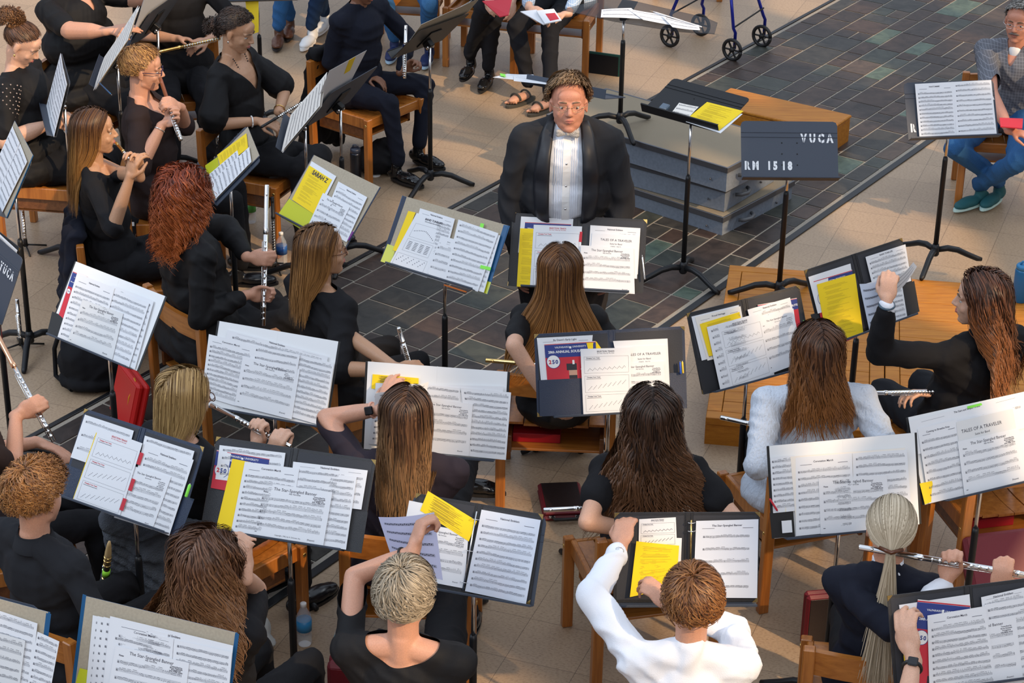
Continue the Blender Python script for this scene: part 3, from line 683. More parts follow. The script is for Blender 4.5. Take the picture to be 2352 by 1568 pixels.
# S5 black folder, grey sweater player
p = panel((1570, 725), (1840, 650), (1870, 835), (1613, 905)); w5 = 'on the sweater player folder'
stand(p, 'black music stand in front of the grey sweater player', az=.9)
folder_obj(p, 'open black leatherette folder in front of the grey sweater player', 'black', pockets=[([(1597, 824), (1640, 815), (1656, 897), (1616, 906)], M_blk, .003)])
page(p, 'blank', [(1588, 727), (1696, 700), (1712, 800), (1612, 828)], 'loose white parts at the left '+w5)
page(p, 'mus', [(1596, 728), (1700, 703), (1718, 805), (1625, 828)], 'cream sheet with an orange heading '+w5, 'Proud Heritage', m=M_cream)
page(p, 'yel', [(1607, 744), (1698, 716), (1718, 800), (1628, 818)], 'yellow sheet half hidden at the left '+w5)
page(p, 'prog', [(1740, 700), (1830, 684), (1840, 756), (1760, 790)], 'red and blue program peeking out at the right '+w5, plain=1)
page(p, 'mus', [(1716, 711), (1814, 683), (1835, 775), (1740, 800)], 'march sheet titled National Emblem at the right '+w5, 'National Emblem', n=7)
page(p, 'mus', [(1623, 751), (1748, 717), (1778, 860), (1655, 899)], 'music page with a narrow visible left column '+w5, n=9)
page(p, 'star', [(1740, 730), (1822, 708), (1840, 832), (1770, 858)], 'anthem sheet folded at the right '+w5)
page(p, 'ex', [(1648, 746), (1746, 720), (1773, 860), (1679, 894)], 'exercise sheet with three framed boxes in front '+w5)
pen_on(p, (1852, 753), (1845, 735), 'black pen with green tip clipped at the right of the sweater player folder', M_rubber, tip=M_grn)
# S6 black folder, black jacketed player turning pages
p = panel((1840, 620), (2080, 547), (2112, 715), (1890, 795)); w6 = 'on the folder of the page turning player'
stand(p, 'black music stand standing on the oak riser by the page turning player', az=.3, base_z=RISER)
folder_obj(p, 'open black folder in front of the page turning player', 'black', pockets=[([(1862, 722), (1885, 716), (1903, 790), (1885, 796)], M_blk, .003), ([(2064, 658), (2100, 645), (2112, 715), (2081, 731)], M_blk, .004)])
page(p, 'blank', [(1856, 636), (1953, 605), (1966, 692), (1878, 720)], 'white stack at the left '+w6)
page(p, 'prog', [(1868, 645), (1957, 619), (1972, 720), (1888, 745)], 'blue and red program under the yellow sheet '+w6)
page(p, 'yel', [(1876, 653), (1963, 628), (1983, 768), (1900, 786)], 'large bright yellow printed sheet '+w6)
page(p, 'mus', [(1988, 590), (2078, 561), (2092, 645), (2008, 672)], 'white stack with small heading at the right '+w6, 'BAND TUNE-UPS', n=6)
page(p, 'mus', [(2000, 655), (2068, 636), (2084, 730), (2018, 748)], 'lower white music page at the right '+w6, n=8)
page(p, 'star', [(1972, 655), (2018, 642), (2035, 745), (1996, 767)], 'page curling over from the left '+w6, curl=.02)
pen_on(p, (1932, 787), (1973, 769), 'pink pen lying under the yellow sheet of the page turning player', mat('pink_pen', (.85, .08, .25), .4))
# held page
# S7 clear lined folder left
p = panel((178, 598), (374, 682), (318, 853), (108, 765)); w7 = 'on the shadowed folder left of the red haired player'
stand(p, 'music stand with the shadowed folder left of the red haired player', az=.1)
folder_obj(p, 'white lined black folder left of the red haired player', 'clear', pockets=[([(120, 715), (160, 732), (140, 780), (108, 765)], M_rubber, .003)])
page(p, 'prog', [(168, 622), (200, 635), (160, 745), (135, 722)], 'red program at the left edge '+w7, plain=1)
page(p, 'mus', [(260, 655), (354, 692), (310, 848), (240, 815)], 'under sheet at the right side '+w7, n=10)
page(p, 'mus', [(177, 627), (265, 662), (225, 812), (131, 777)], 'left music page headed National Emblem '+w7, 'National Emblem')
page(p, 'mus', [(260, 663), (344, 697), (297, 843), (215, 808)], 'right music page of long staves '+w7)
page(p, 'star', [(189, 688), (284, 720), (258, 828), (153, 787)], 'grey anthem sheet in front '+w7, m=M_paper2)
# S8
p = panel((505, 728), (775, 793), (752, 982), (470, 930)); w8 = 'on the folder behind the blond bobbed flutist'
stand(p, 'music stand behind the blond bobbed flutist', az=1.2)
folder_obj(p, 'white lined folder behind the blond bobbed flutist', 'clear')
page(p, 'mus', [(523, 757), (754, 819), (748, 850), (518, 790)], 'wide back sheet headed National Emblem '+w8, 'National Emblem', n=1, dens=1)
page(p, 'mus', [(480, 767), (585, 793), (557, 937), (463, 908)], 'left music page with Coronation March heading '+w8, 'Coronation March', n=11)
page(p, 'mus', [(680, 812), (768, 834), (745, 979), (662, 955)], 'right music page with many staves '+w8, n=11)
page(p, 'mus', [(583, 793), (690, 814), (680, 870), (575, 850)], 'short middle sheet with three staves '+w8, n=3)
page(p, 'star', [(558, 818), (689, 848), (670, 963), (539, 930)], 'anthem sheet in front of the others '+w8)
# S9
p = panel((842, 826), (1163, 857), (1160, 1056), (830, 1030)); w9 = 'on the folder of the player wearing a smartwatch'
stand(p, 'music stand in front of the player wearing a smartwatch', az=.7)
folder_obj(p, 'white lined black folder of the player wearing a smartwatch', 'clear')
page(p, 'yel', [(856, 859), (962, 868), (960, 900), (853, 892)], 'yellow sheet at the top left '+w9)
page(p, 'mus', [(863, 879), (1157, 887), (1152, 930), (860, 930)], 'wide back sheet headed National Emblem '+w9, n=1)
page(p, 'mus', [(865, 890), (975, 884), (965, 1028), (848, 1018)], 'left music page lifted by the hand '+w9, n=9, curl=.012)
page(p, 'mus', [(1058, 889), (1174, 901), (1162, 1056), (1078, 1047)], 'right music page of even staves '+w9, n=11)
page(p, 'mus', [(975, 882), (1057, 891), (1057, 930), (973, 920)], 'short middle sheet with two staves '+w9, n=2)
page(p, 'star', [(965, 913), (1086, 927), (1077, 1047), (958, 1036)], 'anthem sheet in the middle '+w9)
# S10
p = panel((188, 938), (479, 1028), (410, 1230), (137, 1135)); w10 = 'on the ginger haired player folder'
stand(p, 'music stand in front of the curly ginger player in dark shirt', az=.5)
folder_obj(p, 'open navy folder with gold corners before the ginger haired player', 'navy', pockets=[([(139, 1060), (196, 1083), (168, 1148), (137, 1135)], M_navy, .003), ([(422, 1138), (446, 1146), (413, 1232), (391, 1226)], M_navy, .003)])
page(p, 'mus', [(196, 952), (308, 989), (280, 1090), (163, 1050)], 'white under sheet at the upper left '+w10, n=3, dens=.6)
page(p, 'mus', [(333, 1000), (448, 1036), (425, 1120), (315, 1080)], 'white stack behind at the upper right '+w10, n=5)
page(p, 'yel', [(221, 993), (240, 999), (186, 1155), (167, 1147)], 'yellow strip down the left side '+w10, bare=1)
page(p, 'mus', [(335, 1017), (446, 1056), (389, 1230), (290, 1193)], 'first clarinet sheet titled National Emblem '+w10, 'National Emblem')
page(p, 'star', [(300, 1068), (394, 1095), (350, 1216), (262, 1188)], 'anthem sheet '+w10, n=5)
page(p, 'ex', [(227, 982), (328, 1018), (274, 1189), (167, 1150)], 'exercise sheet with a red heading '+w10, tm=M_red)
for i, (x_, y_) in enumerate(((322, 1038), (303, 1098), (283, 1143))):
    page(p, 'tab', [(x_, y_), (x_+8, y_+3), (x_-1, y_+30), (x_-9, y_+27)], ('top', 'middle', 'lowest')[i]+' red index tab between the sheets of the ginger player', m=M_red)
pen_on(p, (427, 1141), (437, 1110), 'green highlighter in the right pocket of the navy folder', M_grn, r=.006, name='highlighter')
# S11
p = panel((500, 1008), (862, 1050), (828, 1270), (460, 1212)); w11 = 'on the folder of the wavy haired player'
stand(p, 'music stand in front of the wavy brown haired player', az=0.)
folder_obj(p, 'open black folder before the wavy brown haired player', 'black', spine=.5, pockets=[([(478, 1120), (535, 1132), (520, 1222), (463, 1212)], M_blk, .003), ([(798, 1170), (845, 1176), (830, 1270), (790, 1264)], M_blk, .003)])
page(p, 'mus', [(505, 1022), (656, 1040), (645, 1120), (495, 1100)], 'white stack behind the program '+w11, n=4)
page(p, 'prog', [(498, 1033), (619, 1053), (605, 1142), (484, 1120)], 'red and blue concert program at the left '+w11, bh=.40, plain=1)
page(p, 'yel', [(534, 1053), (575, 1061), (545, 1225), (496, 1214)], 'yellow folder sheet at the left '+w11, bare=1)
page(p, 'mus', [(674, 1060), (845, 1080), (830, 1170), (665, 1150)], 'upper right sheet titled National Emblem '+w11, 'National Emblem', n=4)
page(p, 'mus', [(715, 1082), (820, 1095), (795, 1262), (700, 1248)], 'right page with clarinet staves '+w11, n=10)
page(p, 'mus', [(563, 1060), (688, 1076), (660, 1240), (531, 1221)], 'left page headed Coronation March '+w11, 'Coronation March', n=10)
page(p, 'star', [(598, 1107), (764, 1130), (742, 1256), (576, 1230)], 'wide anthem sheet in front '+w11, n=5, copy=1)
# S12
p = panel((955, 1130), (1250, 1183), (1217, 1389), (925, 1337)); w12 = 'on the binder of the blond player'
stand(p, 'music stand of the blond short haired player turning a page', az=1.2)
folder_obj(p, 'black ring binder open before the blond short haired player', 'black', spine=.5)
page(p, 'blank', [(940, 1149), (985, 1158), (975, 1200), (932, 1192)], 'white sheet corner at the top left '+w12)
page(p, 'star', [(960, 1200), (1077, 1221), (1066, 1351), (945, 1328)], 'anthem sheet beside the rings '+w12)
page(p, 'yel', [(983, 1127), (1096, 1196), (1077, 1243), (965, 1172)], 'slanted yellow printed sheet '+w12)
page(p, 'prot', [(1106, 1170), (1242, 1194), (1208, 1387), (1068, 1357)], 'glossy protector page titled National Emblem '+w12, 'National Emblem', n=10, ink=M_inkf)
b = MB(); A_, B_ = pin(p, (1095, 1174), p.layer+.003), pin(p, (1063, 1355), p.layer+.003); b.tube([A_, B_], .003, M_chrome, 8)
for t in (.1, .5, .9):
    c = A_*(1-t)+B_*t; b.tube([c+p.u*.014*math.cos(a)+p.n*.014*math.sin(a) for a in np.linspace(0, math.pi, 9)], .0014, M_chrome, 6)
tag(b.build('ring_mechanism', origin=A_), 'chrome ring mechanism of the black binder of the blond player', 'binder rings')
# S13
p = panel((1418, 1178), (1742, 1174), (1740, 1382), (1408, 1384)); w13 = 'on the binder of the white turtleneck player'
stand(p, 'black music stand of the white turtleneck player', az=.6)
folder_obj(p, 'black ring binder open before the white turtleneck player', 'black', spine=.51)
page(p, 'ex', [(1468, 1192), (1552, 1187), (1556, 1280), (1466, 1282)], 'exercise sheet at the upper left '+w13)
page(p, 'blank', [(1540, 1235), (1566, 1235), (1562, 1338), (1538, 1338)], 'white sheet edge behind the yellow sheet '+w13)
page(p, 'yel', [(1461, 1240), (1559, 1250), (1553, 1344), (1446, 1368)], 'glossy yellow sheet being held '+w13, curl=.015)
page(p, 'prot', [(1599, 1196), (1742, 1192), (1739, 1373), (1592, 1372)], 'protector page titled The Star-Spangled Banner '+w13, 'The Star-Spangled Banner', n=5, x0=.12, x1=.86)
b = MB(); A_, B_ = pin(p, (1588, 1194), p.layer+.003), pin(p, (1586, 1290), p.layer+.003); b.tube([A_, B_], .003, M_gold, 8)
for t in (.05, .25, .95):
    c = A_*(1-t)+B_*t; b.tube([c+p.u*.014*math.cos(a)+p.n*.014*math.sin(a) for a in np.linspace(0, math.pi, 9)], .0014, M_chrome, 6)
tag(b.build('ring_mechanism', origin=A_), 'brass ring mechanism of the turtleneck player binder', 'binder rings')
# S14
p = panel((1763, 1022), (2105, 995), (2117, 1203), (1773, 1237)); w14 = 'on the folder above the ponytail flutist'
stand(p, 'music stand of the wide folder above the grey ponytail flutist', az=.5)
folder_obj(p, 'wide white lined folder above the grey ponytail flutist', 'clear', pockets=[([(1768, 1178), (1822, 1172), (1826, 1232), (1773, 1236)], M_rubber, .003)])
page(p, 'mus', [(1769, 1050), (1824, 1045), (1832, 1172), (1776, 1178)], 'stack of narrow white parts at the left '+w14, n=9)
page(p, 'yel', [(1808, 1054), (1822, 1053), (1828, 1173), (1804, 1175)], 'thin yellow strip between the sheets '+w14, bare=1)
page(p, 'blank', [(1815, 1048), (2078, 1028), (2090, 1200), (1830, 1225)], 'cream sheet headed National Emblem behind '+w14, m=M_cream)
page(p, 'mus', [(1824, 1051), (1956, 1040), (1962, 1217), (1828, 1231)], 'left music page headed Coronation March '+w14, 'Coronation March', n=9)
page(p, 'mus', [(1958, 1041), (2082, 1032), (2096, 1205), (1962, 1217)], 'right music page with fine staves '+w14, n=9)
page(p, 'star', [(1880, 1098), (2036, 1090), (2050, 1215), (1885, 1226)], 'anthem sheet in front '+w14)
pen_on(p, (1768, 1145), (1787, 1175), 'red pen in the left pocket of the wide folder', M_red)
page(p, 'card', [(1795, 1196), (1818, 1194), (1820, 1222), (1797, 1224)], 'small sticker with a flute drawing on the wide folder', m=M_paper, cat='sticker')
# S15
p = panel((2079, 965), (2415, 880), (2452, 1080), (2119, 1160)); w15 = 'on the tilted folder at the right edge'
stand(p, 'music stand of the tilted folder at the right edge', az=.2)
folder_obj(p, 'tilted white lined folder cut by the right edge', 'clear')
page(p, 'mus', [(2087, 968), (2350, 900), (2366, 980), (2100, 1045)], 'wide sheet titled The Stars and Stripes Forever '+w15, 'The Stars and Stripes Forever', n=1)
page(p, 'tab', [(2221, 933), (2254, 925), (2256, 930), (2223, 939)], 'lime highlighter strip above the Stars and Stripes sheet')
page(p, 'yel', [(2112, 1110), (2140, 1104), (2150, 1148), (2124, 1158)], 'small yellow corner at the lower left '+w15, bare=1)
page(p, 'mus', [(2107, 985), (2196, 963), (2217, 1136), (2134, 1156)], 'left page with handwritten title '+w15, 'Coming to Breathe Free', n=8)
page(p, 'blank', [(2194, 968), (2330, 935), (2362, 1100), (2216, 1138)], 'sheet below the grey title page '+w15, cat='music sheet')
_ = Page(p, [(2196, 969), (2326, 938), (2342, 1030), (2208, 1062)], p.layer+.0045, M_paper2); _.text('TALES OF A TRAVELER', _.w*.42, _.h*.3, _.w*.07); _.text('Suite for Band', _.w*.42, _.h*.42, _.w*.045)
tag(_.b.build('title_page', origin=_.P(0, 0)), 'grey title page reading Tales of a Traveler at the right edge', 'music sheet'); p.layer += .005
page(p, 'star', [(2199, 1014), (2335, 983), (2360, 1103), (2215, 1139)], 'anthem sheet in front '+w15)
# S16
p = panel((2034, 1370), (2385, 1322), (2400, 1545), (2055, 1592), hb=.9); w16 = 'on the black folder at the bottom right'
stand(p, 'music stand of the black folder at the bottom right', az=.2)
folder_obj(p, 'open black folder at the bottom right corner', 'black', spine=.53)
page(p, 'blank', [(2065, 1389), (2226, 1364), (2232, 1430), (2075, 1460)], 'fanned white stack at the upper left '+w16)
page(p, 'yel', [(2067, 1400), (2086, 1396), (2100, 1560), (2080, 1565)], 'thin yellow sheet at the left '+w16, bare=1)
page(p, 'prog', [(2108, 1376), (2229, 1388), (2205, 1590), (2085, 1570)], 'slanted red and blue program '+w16)
page(p, 'mus', [(2253, 1371), (2352, 1348), (2360, 1440), (2262, 1452)], 'upper right stack headed National Emblem '+w16, 'National Emblem', n=4)
page(p, 'mus', [(2260, 1388), (2365, 1370), (2380, 1560), (2285, 1580)], 'right music page '+w16, n=10)
page(p, 'mus', [(2130, 1413), (2262, 1391), (2290, 1575), (2135, 1598)], 'left music page with Coronation heading '+w16, 'Coronation March', n=10)
page(p, 'star', [(2181, 1438), (2332, 1412), (2350, 1560), (2190, 1590)], 'anthem sheet lying in front '+w16)
# S17
p = panel((190, 1365), (547, 1455), (517, 1672), (163, 1580), hb=.9); w17 = 'on the tan folder at the bottom left'
stand(p, 'music stand of the large tan folder at the bottom left', az=.2)
folder_obj(p, 'large open tan folder with blue edges at the bottom left', 'tan', pockets=[([(540, 1454), (549, 1456), (520, 1672), (511, 1670)], M_bluec, .001), ([(190, 1364), (198, 1367), (171, 1583), (163, 1580)], M_bluec, .001), ([(183, 1534), (232, 1546), (222, 1596), (170, 1582)], M_yelg, .006)])
for i, x_ in enumerate((214, 225, 238)):
    page(p, 'mus', [(x_, 1412+i*2), (x_+150, 1450+i*2), (x_+130, 1640), (x_-18, 1600)], ('leftmost', 'second', 'third')[i]+' of the overlapping part sheets '+w17, n=10)
page(p, 'mus', [(254, 1414), (536, 1482), (520, 1655), (236, 1585)], 'wide under sheet headed National Emblem '+w17, 'National Emblem', n=2)
page(p, 'mus', [(266, 1435), (400, 1466), (392, 1560), (262, 1530)], 'upper left page headed Coronation March '+w17, 'Coronation March', n=4)
page(p, 'mus', [(400, 1468), (534, 1497), (520, 1660), (388, 1628)], 'right page with clean staves '+w17, n=9)
page(p, 'star', [(266, 1482), (435, 1522), (420, 1640), (245, 1600)], 'bluish anthem sheet in front '+w17, n=4)
# S18
p = panel((-230, 1310), (115, 1409), (90, 1614), (-255, 1515), hb=.9); w18 = 'on the cropped folder in the bottom left corner'
stand(p, 'music stand of the cropped folder in the bottom left corner', az=.2)
folder_obj(p, 'tan folder with a blue edge cropped by the left border', 'tan', pockets=[([(106, 1407), (117, 1410), (92, 1614), (81, 1611)], M_bluec, .001)])
page(p, 'mus', [(-60, 1383), (87, 1431), (68, 1600), (-80, 1555)], 'white music page '+w18, n=9)
page(p, 'mus', [(-50, 1440), (60, 1470), (40, 1620), (-70, 1590)], 'grey under page '+w18, n=7, m=M_paper2)
page(p, 'mus', [(86, 1450), (138, 1472), (112, 1610), (60, 1595)], 'sheet sticking out past the blue edge '+w18, n=9)
# S19
p = panel((-60, 490), (66, 600), (15, 757), (-110, 640)); w19 = 'on the stencilled stand at the left edge'
def sten(txts):
    def f(o, X, Y, Z, w, h, r, dk):
        m = mat('stencil_white_paint', (.80, .82, .85), .6)
        for t, x, y, s in txts:
            b = MB(); cx = x
            for ch in t:
                V, F = text_geo(ch, .06)
                if not len(V): cx += s*.45; continue
                # stencil gap: drop a vertical bridge by splitting the glyph into two halves
                b.add([o+X*(cx+v[0]*s*.72)+Y*(y+v[1]*s)+Z*.0012 for v in V], F, m)
                if ch in 'VUCARM': b.frame(o, X, Y, Z, cx-.002, cx+.002, y-.006, y+s*.8, .0012, .0016, M_desk)
                cx += s*(.74 if ch not in '1I' else .54)
            b.build('stencil_lettering', r).parent = dk
    return f
stand(p, 'dark stand with stencilled white letters at the left edge', az=.2, stencil=sten([('YUCA', .34, .20, .055)]))
q5 = [(-80, 462), (42, 574), (0, 700), (-130, 590)]
folder_obj(panel(*q5, hb=.91), 'black folder cut off by the left edge on the stencilled stand', 'black')
pp = panel(*q5, hb=.915)
page(pp, 'mus', [(-40, 500), (41, 575), (5, 680), (-80, 605)], 'white music sheet with a yellow mark '+w19, n=9)
page(pp, 'yel', [(-20, 545), (8, 570), (-6, 622), (-34, 598)], 'yellow slip '+w19, bare=1)
# S20
p = panel((34, 274), (74, 358), (15, 500), (-25, 415)); w20 = 'on the tan folder at the upper left edge'
stand(p, 'music stand of the tan folder at the upper left edge', az=.6)
folder_obj(p, 'tan folder seen at a sharp angle at the upper left edge', 'tan')
page(p, 'mus', [(29, 290), (47, 329), (-12, 465), (-32, 425)], 'far music page '+w20, n=9)
page(p, 'mus', [(46, 330), (64, 372), (6, 488), (-13, 448)], 'near music page '+w20, n=9)
# S21
p = panel((140, 112), (158, 192), (127, 317), (107, 237)); w21 = 'on the narrow stand before the bun haired player'
stand(p, 'narrow looking music stand before the bun haired player', az=.6)
page(p, 'mus', [(139, 122), (147, 158), (114, 282), (106, 244)], 'far sheet '+w21, n=9)
page(p, 'mus', [(147, 158), (155, 194), (124, 315), (114, 280)], 'near sheet '+w21, n=9)
b = MB(); V = [pin(p, c, .004)+p.n*z for z in (0, .002) for c in [(107, 237), (127, 317), (124, 322), (104, 242)]]
# S22 / S23
p = panel((322, 15), (300, 92), (218, 207), (244, 131)); w22 = 'on the stand touched by the large player'
stand(p, 'music stand with papers touched by the large black clad player', az=.4)
for i in range(3): page(p, 'mus', [(320+i, 14+i), (300-i, 88+i*3), (219-i, 206+i*2), (246-i*2, 131)], ('bottom', 'middle', 'top')[i]+' cream sheet '+w22, n=9, m=M_cream, curl=.01, off=.006+i*.006)
pen(pin(p, (228, 190), .02), pin(p, (256, 206), .02)+[0, 0, -.03], 'blue ballpoint pen on the lip of the upper left stand', M_bluec)
p = panel((408, -78), (338, -32), (292, 110), (364, 58), tilt=35)
stand(p, 'black music stand seen from behind with a steel knob near the top', az=.4)
for i in range(2): page(p, 'mus', [(420, -84), (344, -34), (300, 98), (378, 44)], ('lower', 'upper')[i]+' loose sheet on the stand seen from behind', n=9, curl=.006)
# S24
p = panel((577, 281), (589, 372), (494, 463), (470, 392)); w24 = 'on the yellowish folder of the pixie haired flutist'
stand(p, 'music stand of the pixie haired flutist with the yellowish folder', az=.9)
folder_obj(p, 'open tan folder holding yellow sheets before the pixie haired flutist', 'tannavy', pockets=[([(500, 360), (503, 384), (476, 402), (471, 380)], M_yelg, .002)])
page(p, 'yel', [(566, 306), (570, 340), (508, 388), (499, 356)], 'yellow sheet at the far side '+w24)
page(p, 'mus', [(545, 345), (552, 372), (492, 432), (478, 402)], 'far white music sheet '+w24, n=8)
page(p, 'mus', [(573, 338), (578, 372), (496, 456), (485, 418)], 'near white music sheet '+w24, n=9)
# S25
p = panel((845, 118), (757, 165), (704, 288), (788, 238), tilt=38)
stand(p, 'black music stand seen from behind beside the seated young man', az=.4)
page(p, 'mus', [(843, 116), (757, 163), (720, 250), (800, 200)], 'bluish sheet stack on the stand beside the seated young man', n=9)
page(p, 'yel', [(822, 128), (802, 138), (790, 170), (808, 160)], 'yellow slip on the stand beside the seated young man', bare=1)
p = panel((752, 168), (738, 248), (648, 352), (668, 268)); w25 = 'on the stand before the dark haired necklace wearer'
stand(p, 'music stand before the dark haired necklace wearer', az=.8)
for i in range(3): page(p, 'mus', [(754-6*i, 167+8*i), (741-i, 246), (649, 351), (672-i*2, 266)], ('back', 'middle', 'front')[i]+' cream sheet '+w25, n=9, m=M_cream, curl=.008, off=.006+i*.006)
# S1 SARAH Z
p = panel((737, 349), (862, 433), (803, 560), (637, 492)); w1 = 'on the tan folder with the handwritten yellow sheet'
p = panel((728, 349), (862, 435), (792, 574), (640, 494)); 
stand(p, 'music stand of the tan folder with the handwritten yellow sheet', az=.1)
folder_obj(p, 'tan folder with a handwritten yellow sheet beside the glasses wearer', 'tannavy', pockets=[([(664, 456), (722, 492), (699, 532), (638, 493)], M_yelg, .005)])
page(p, 'blank', [(716, 370), (773, 405), (735, 480), (680, 447)], 'white sheet behind the yellow one '+w1)
page(p, 'yel', [(711, 380), (763, 413), (720, 491), (671, 458)], 'yellow sheet with a handwritten name '+w1, hand='SARAH Z')
page(p, 'mus', [(778, 417), (844, 453), (796, 556), (735, 522)], 'music sheet headed National Emblem '+w1, 'National Emblem', n=8)
page(p, 'star', [(742, 443), (805, 475), (762, 560), (703, 528)], 'anthem sheet '+w1, n=4)
pen_on(p, (800, 552), (812, 530), 'purple pen clipped at the right of the tan folder', mat('purple_pen', (.2, .03, .3), .4))
# S26
p = panel((1100, -2), (968, 58), (905, 130), (1008, 92), tilt=45)
stand(p, 'music stand seen from behind with tan backed sheets at the top', az=.05, deskmat=M_black, w=.46)
for i in range(2): page(p, 'blank', [(1102, -4), (968, 57), (912, 133), (1075, 28)], ('lower', 'upper')[i]+' tan backed sheet on the top middle stand', m=M_tan if i == 0 else M_cream)
page(p, 'mus', [(1085, 2), (975, 60), (935, 108), (1050, 40)], 'music sheet on the top middle stand seen from behind', curl=.01)
pen_on(p, (924, 128), (927, 100), 'blue looped cord hanging on the lip of the top middle stand', M_blue, name='cord', cat='cord')
# S27 nearly flat stand behind the conductor
p = panel((1300, 166), (1384, 202), (1380, 222), (1262, 200), hb=1.02, tilt=80)
p = panel((1215, 168), (1382, 198), (1382, 223), (1216, 190), hb=1.02, tilt=106)
stand(p, 'black stand laid nearly flat behind the conductor', az=.9, deskmat=M_desk, w=.5, h=.3)
page(p, 'mus', [(1165, 170), (1225, 172), (1232, 188), (1132, 178)], 'white part stack on the flat stand behind the conductor', n=1, off=.012)
page(p, 'mus', [(1180, 174), (1258, 182), (1262, 196), (1180, 186)], 'second white part on the flat stand behind the conductor', n=1, off=.016)
page(p, 'tab', [(1148, 168), (1160, 170), (1162, 176), (1150, 174)], 'green note on the flat stand behind the conductor', off=.02)
# S29 the conductor's own stand, flat, lip towards us
p = panel((1512, 207), (1708, 262), (1652, 302), (1474, 252), hb=1.0, tilt=70)
stand(p, "conductor's flat black music stand beside the grey podium", az=1.3, deskmat=M_black)
page(p, 'mus', [(1560, 236), (1605, 246), (1580, 272), (1540, 262)], "cream sheet on the conductor's flat stand", m=M_cream, n=3)
page(p, 'blank', [(1625, 245), (1706, 262), (1655, 306), (1575, 280)], "white sheet under the yellow one on the conductor's flat stand")
page(p, 'yel', [(1624, 234), (1708, 256), (1652, 300), (1576, 274)], "bright yellow sheet on the conductor's flat stand")
b = MB(); c = pin(p, (1525, 247), .02); b.frame(c, p.u, p.v, p.n, -.025, .025, -.02, .03, -.015, .01, mat('grey_glass', lin(90, 105, 120), .2), .006)
tag(b.build('metronome', origin=c), "small grey metronome on the conductor's flat stand", 'metronome')
# S30 / S31 stencilled desks
p = panel((1704, 273), (1924, 276), (1925, 413), (1705, 411), hb=.90)
pin30 = p
stand(p, 'empty music stand stencilled VUCA RM 1518 on the oak riser', az=2.9, base_z=RISER, stencil=sten([('VUCA', .33, .205, .062), ('RM 1518', .03, .055, .06)]))
p = panel((2072, 183), (2285, 175), (2297, 313), (2085, 321), hb=.94)
stand(p, 'stencilled music stand before the man in plaid shirt', az=.1, base_z=RISER, stencil=sten([('R', .03, .045, .06), ('A', .485, .21, .06)]))
w31 = 'on the stand before the man in plaid shirt'
page(p, 'mus', [(2101, 193), (2189, 188), (2197, 314), (2112, 319)], 'left page titled Pantomime '+w31, 'PANTOMIME', n=11)
page(p, 'mus', [(2189, 188), (2276, 184), (2289, 308), (2197, 314)], 'right page of dense staves '+w31, n=10)
# S28 clear acrylic conducting desk
p = panel((1400, -8), (1648, 48), (1640, 77), (1375, 40), hb=1.18, tilt=72)
M_acr = mat('smoked_acrylic', (.03, .035, .045), .08, **{'Alpha': .45})
sr = stand(p, 'tall thin stand with a smoked acrylic plate at the top', desk=False, az=.8, base_z=.45, s0=.12, lower=.55)
b = MB(); q = [(1292, 22), (1405, -10), (1620, 40), (1648, 52), (1641, 77), (1560, 72), (1410, 48)]
V = [pin(p, c, .002) for c in q]; V2 = [v-p.n*.006 for v in V]; n = len(V)
b.add(V+V2, [tuple(range(n)), tuple(range(2*n-1, n-1, -1))]+[(i, n+i, n+(i+1) % n, (i+1) % n) for i in range(n)], M_acr); b.build('acrylic_plate', sr)
for i, (q, t) in enumerate((([(1382, 24), (1450, 22), (1480, 46), (1380, 42)], 'thick left stack'), ([(1440, 22), (1520, 34), (1560, 60), (1478, 48)], 'opened middle booklet'), ([(1520, 38), (1605, 60), (1608, 70), (1545, 64)], 'right loose pages'))):
    page(p, 'mus', q, t+' on the smoked acrylic plate', n=2, off=.012+i*.006, curl=.01)
pen_on(p, (1612, 62), (1492, 24), 'white conducting baton with a cork handle on the acrylic plate', M_white, tip=M_tan, off=.03, name='baton', cat='baton')
# S32 hanging yellow sheet at the top
p = panel((540, -60), (610, -62), (600, 2), (535, 4), hb=.9, tilt=25)
stand(p, 'tall black music stand at the top left centre', az=.9, s0=.16)
page(p, 'yel', [(560, -30), (594, -32), (594, 74), (572, 80)], 'yellow sheet hanging from the top left centre stand', bare=1)
# ================================================================ PEOPLE
UP = np.array([0, 0, 1.])
def caps(a, ra, b, rb, seg=14):
    """closed tapered capsule"""
    a = np.array(a, float); b = np.array(b, float); d = b-a; L = np.linalg.norm(d)
    Z = d/L if L > 1e-6 else UP; X = unit(np.cross(Z, (0.13, .31, .94) if abs(Z[2]) < .8 else (1, .1, 0))); Y = np.cross(Z, X)
    t = np.linspace(0, 2*math.pi, seg, endpoint=False); c = np.cos(t)[:, None]*X+np.sin(t)[:, None]*Y; V = [a-Z*ra]
    for al in (-60, -30, 0): V += list(a+Z*ra*math.sin(R(al))+c*ra*math.cos(R(al)))
    for al in (0, 30, 60): V += list(b+Z*rb*math.sin(R(al))+c*rb*math.cos(R(al)))
    V.append(b+Z*rb); n = seg; F = [(0, 1+(j+1) % n, 1+j) for j in range(n)]
    for i in range(5): F += [(1+i*n+j, 1+i*n+(j+1) % n, 1+(i+1)*n+(j+1) % n, 1+(i+1)*n+j) for j in range(n)]
    l = len(V)-1; F += [(l, 1+5*n+j, 1+5*n+(j+1) % n) for j in range(n)]
    return np.array(V), F
def elip(c, r, A=None):
    m = MB(); m.ell(c, r, M_white, A, 18, 12); return m.v[0], [tuple(reversed(f)) for f in m.f]
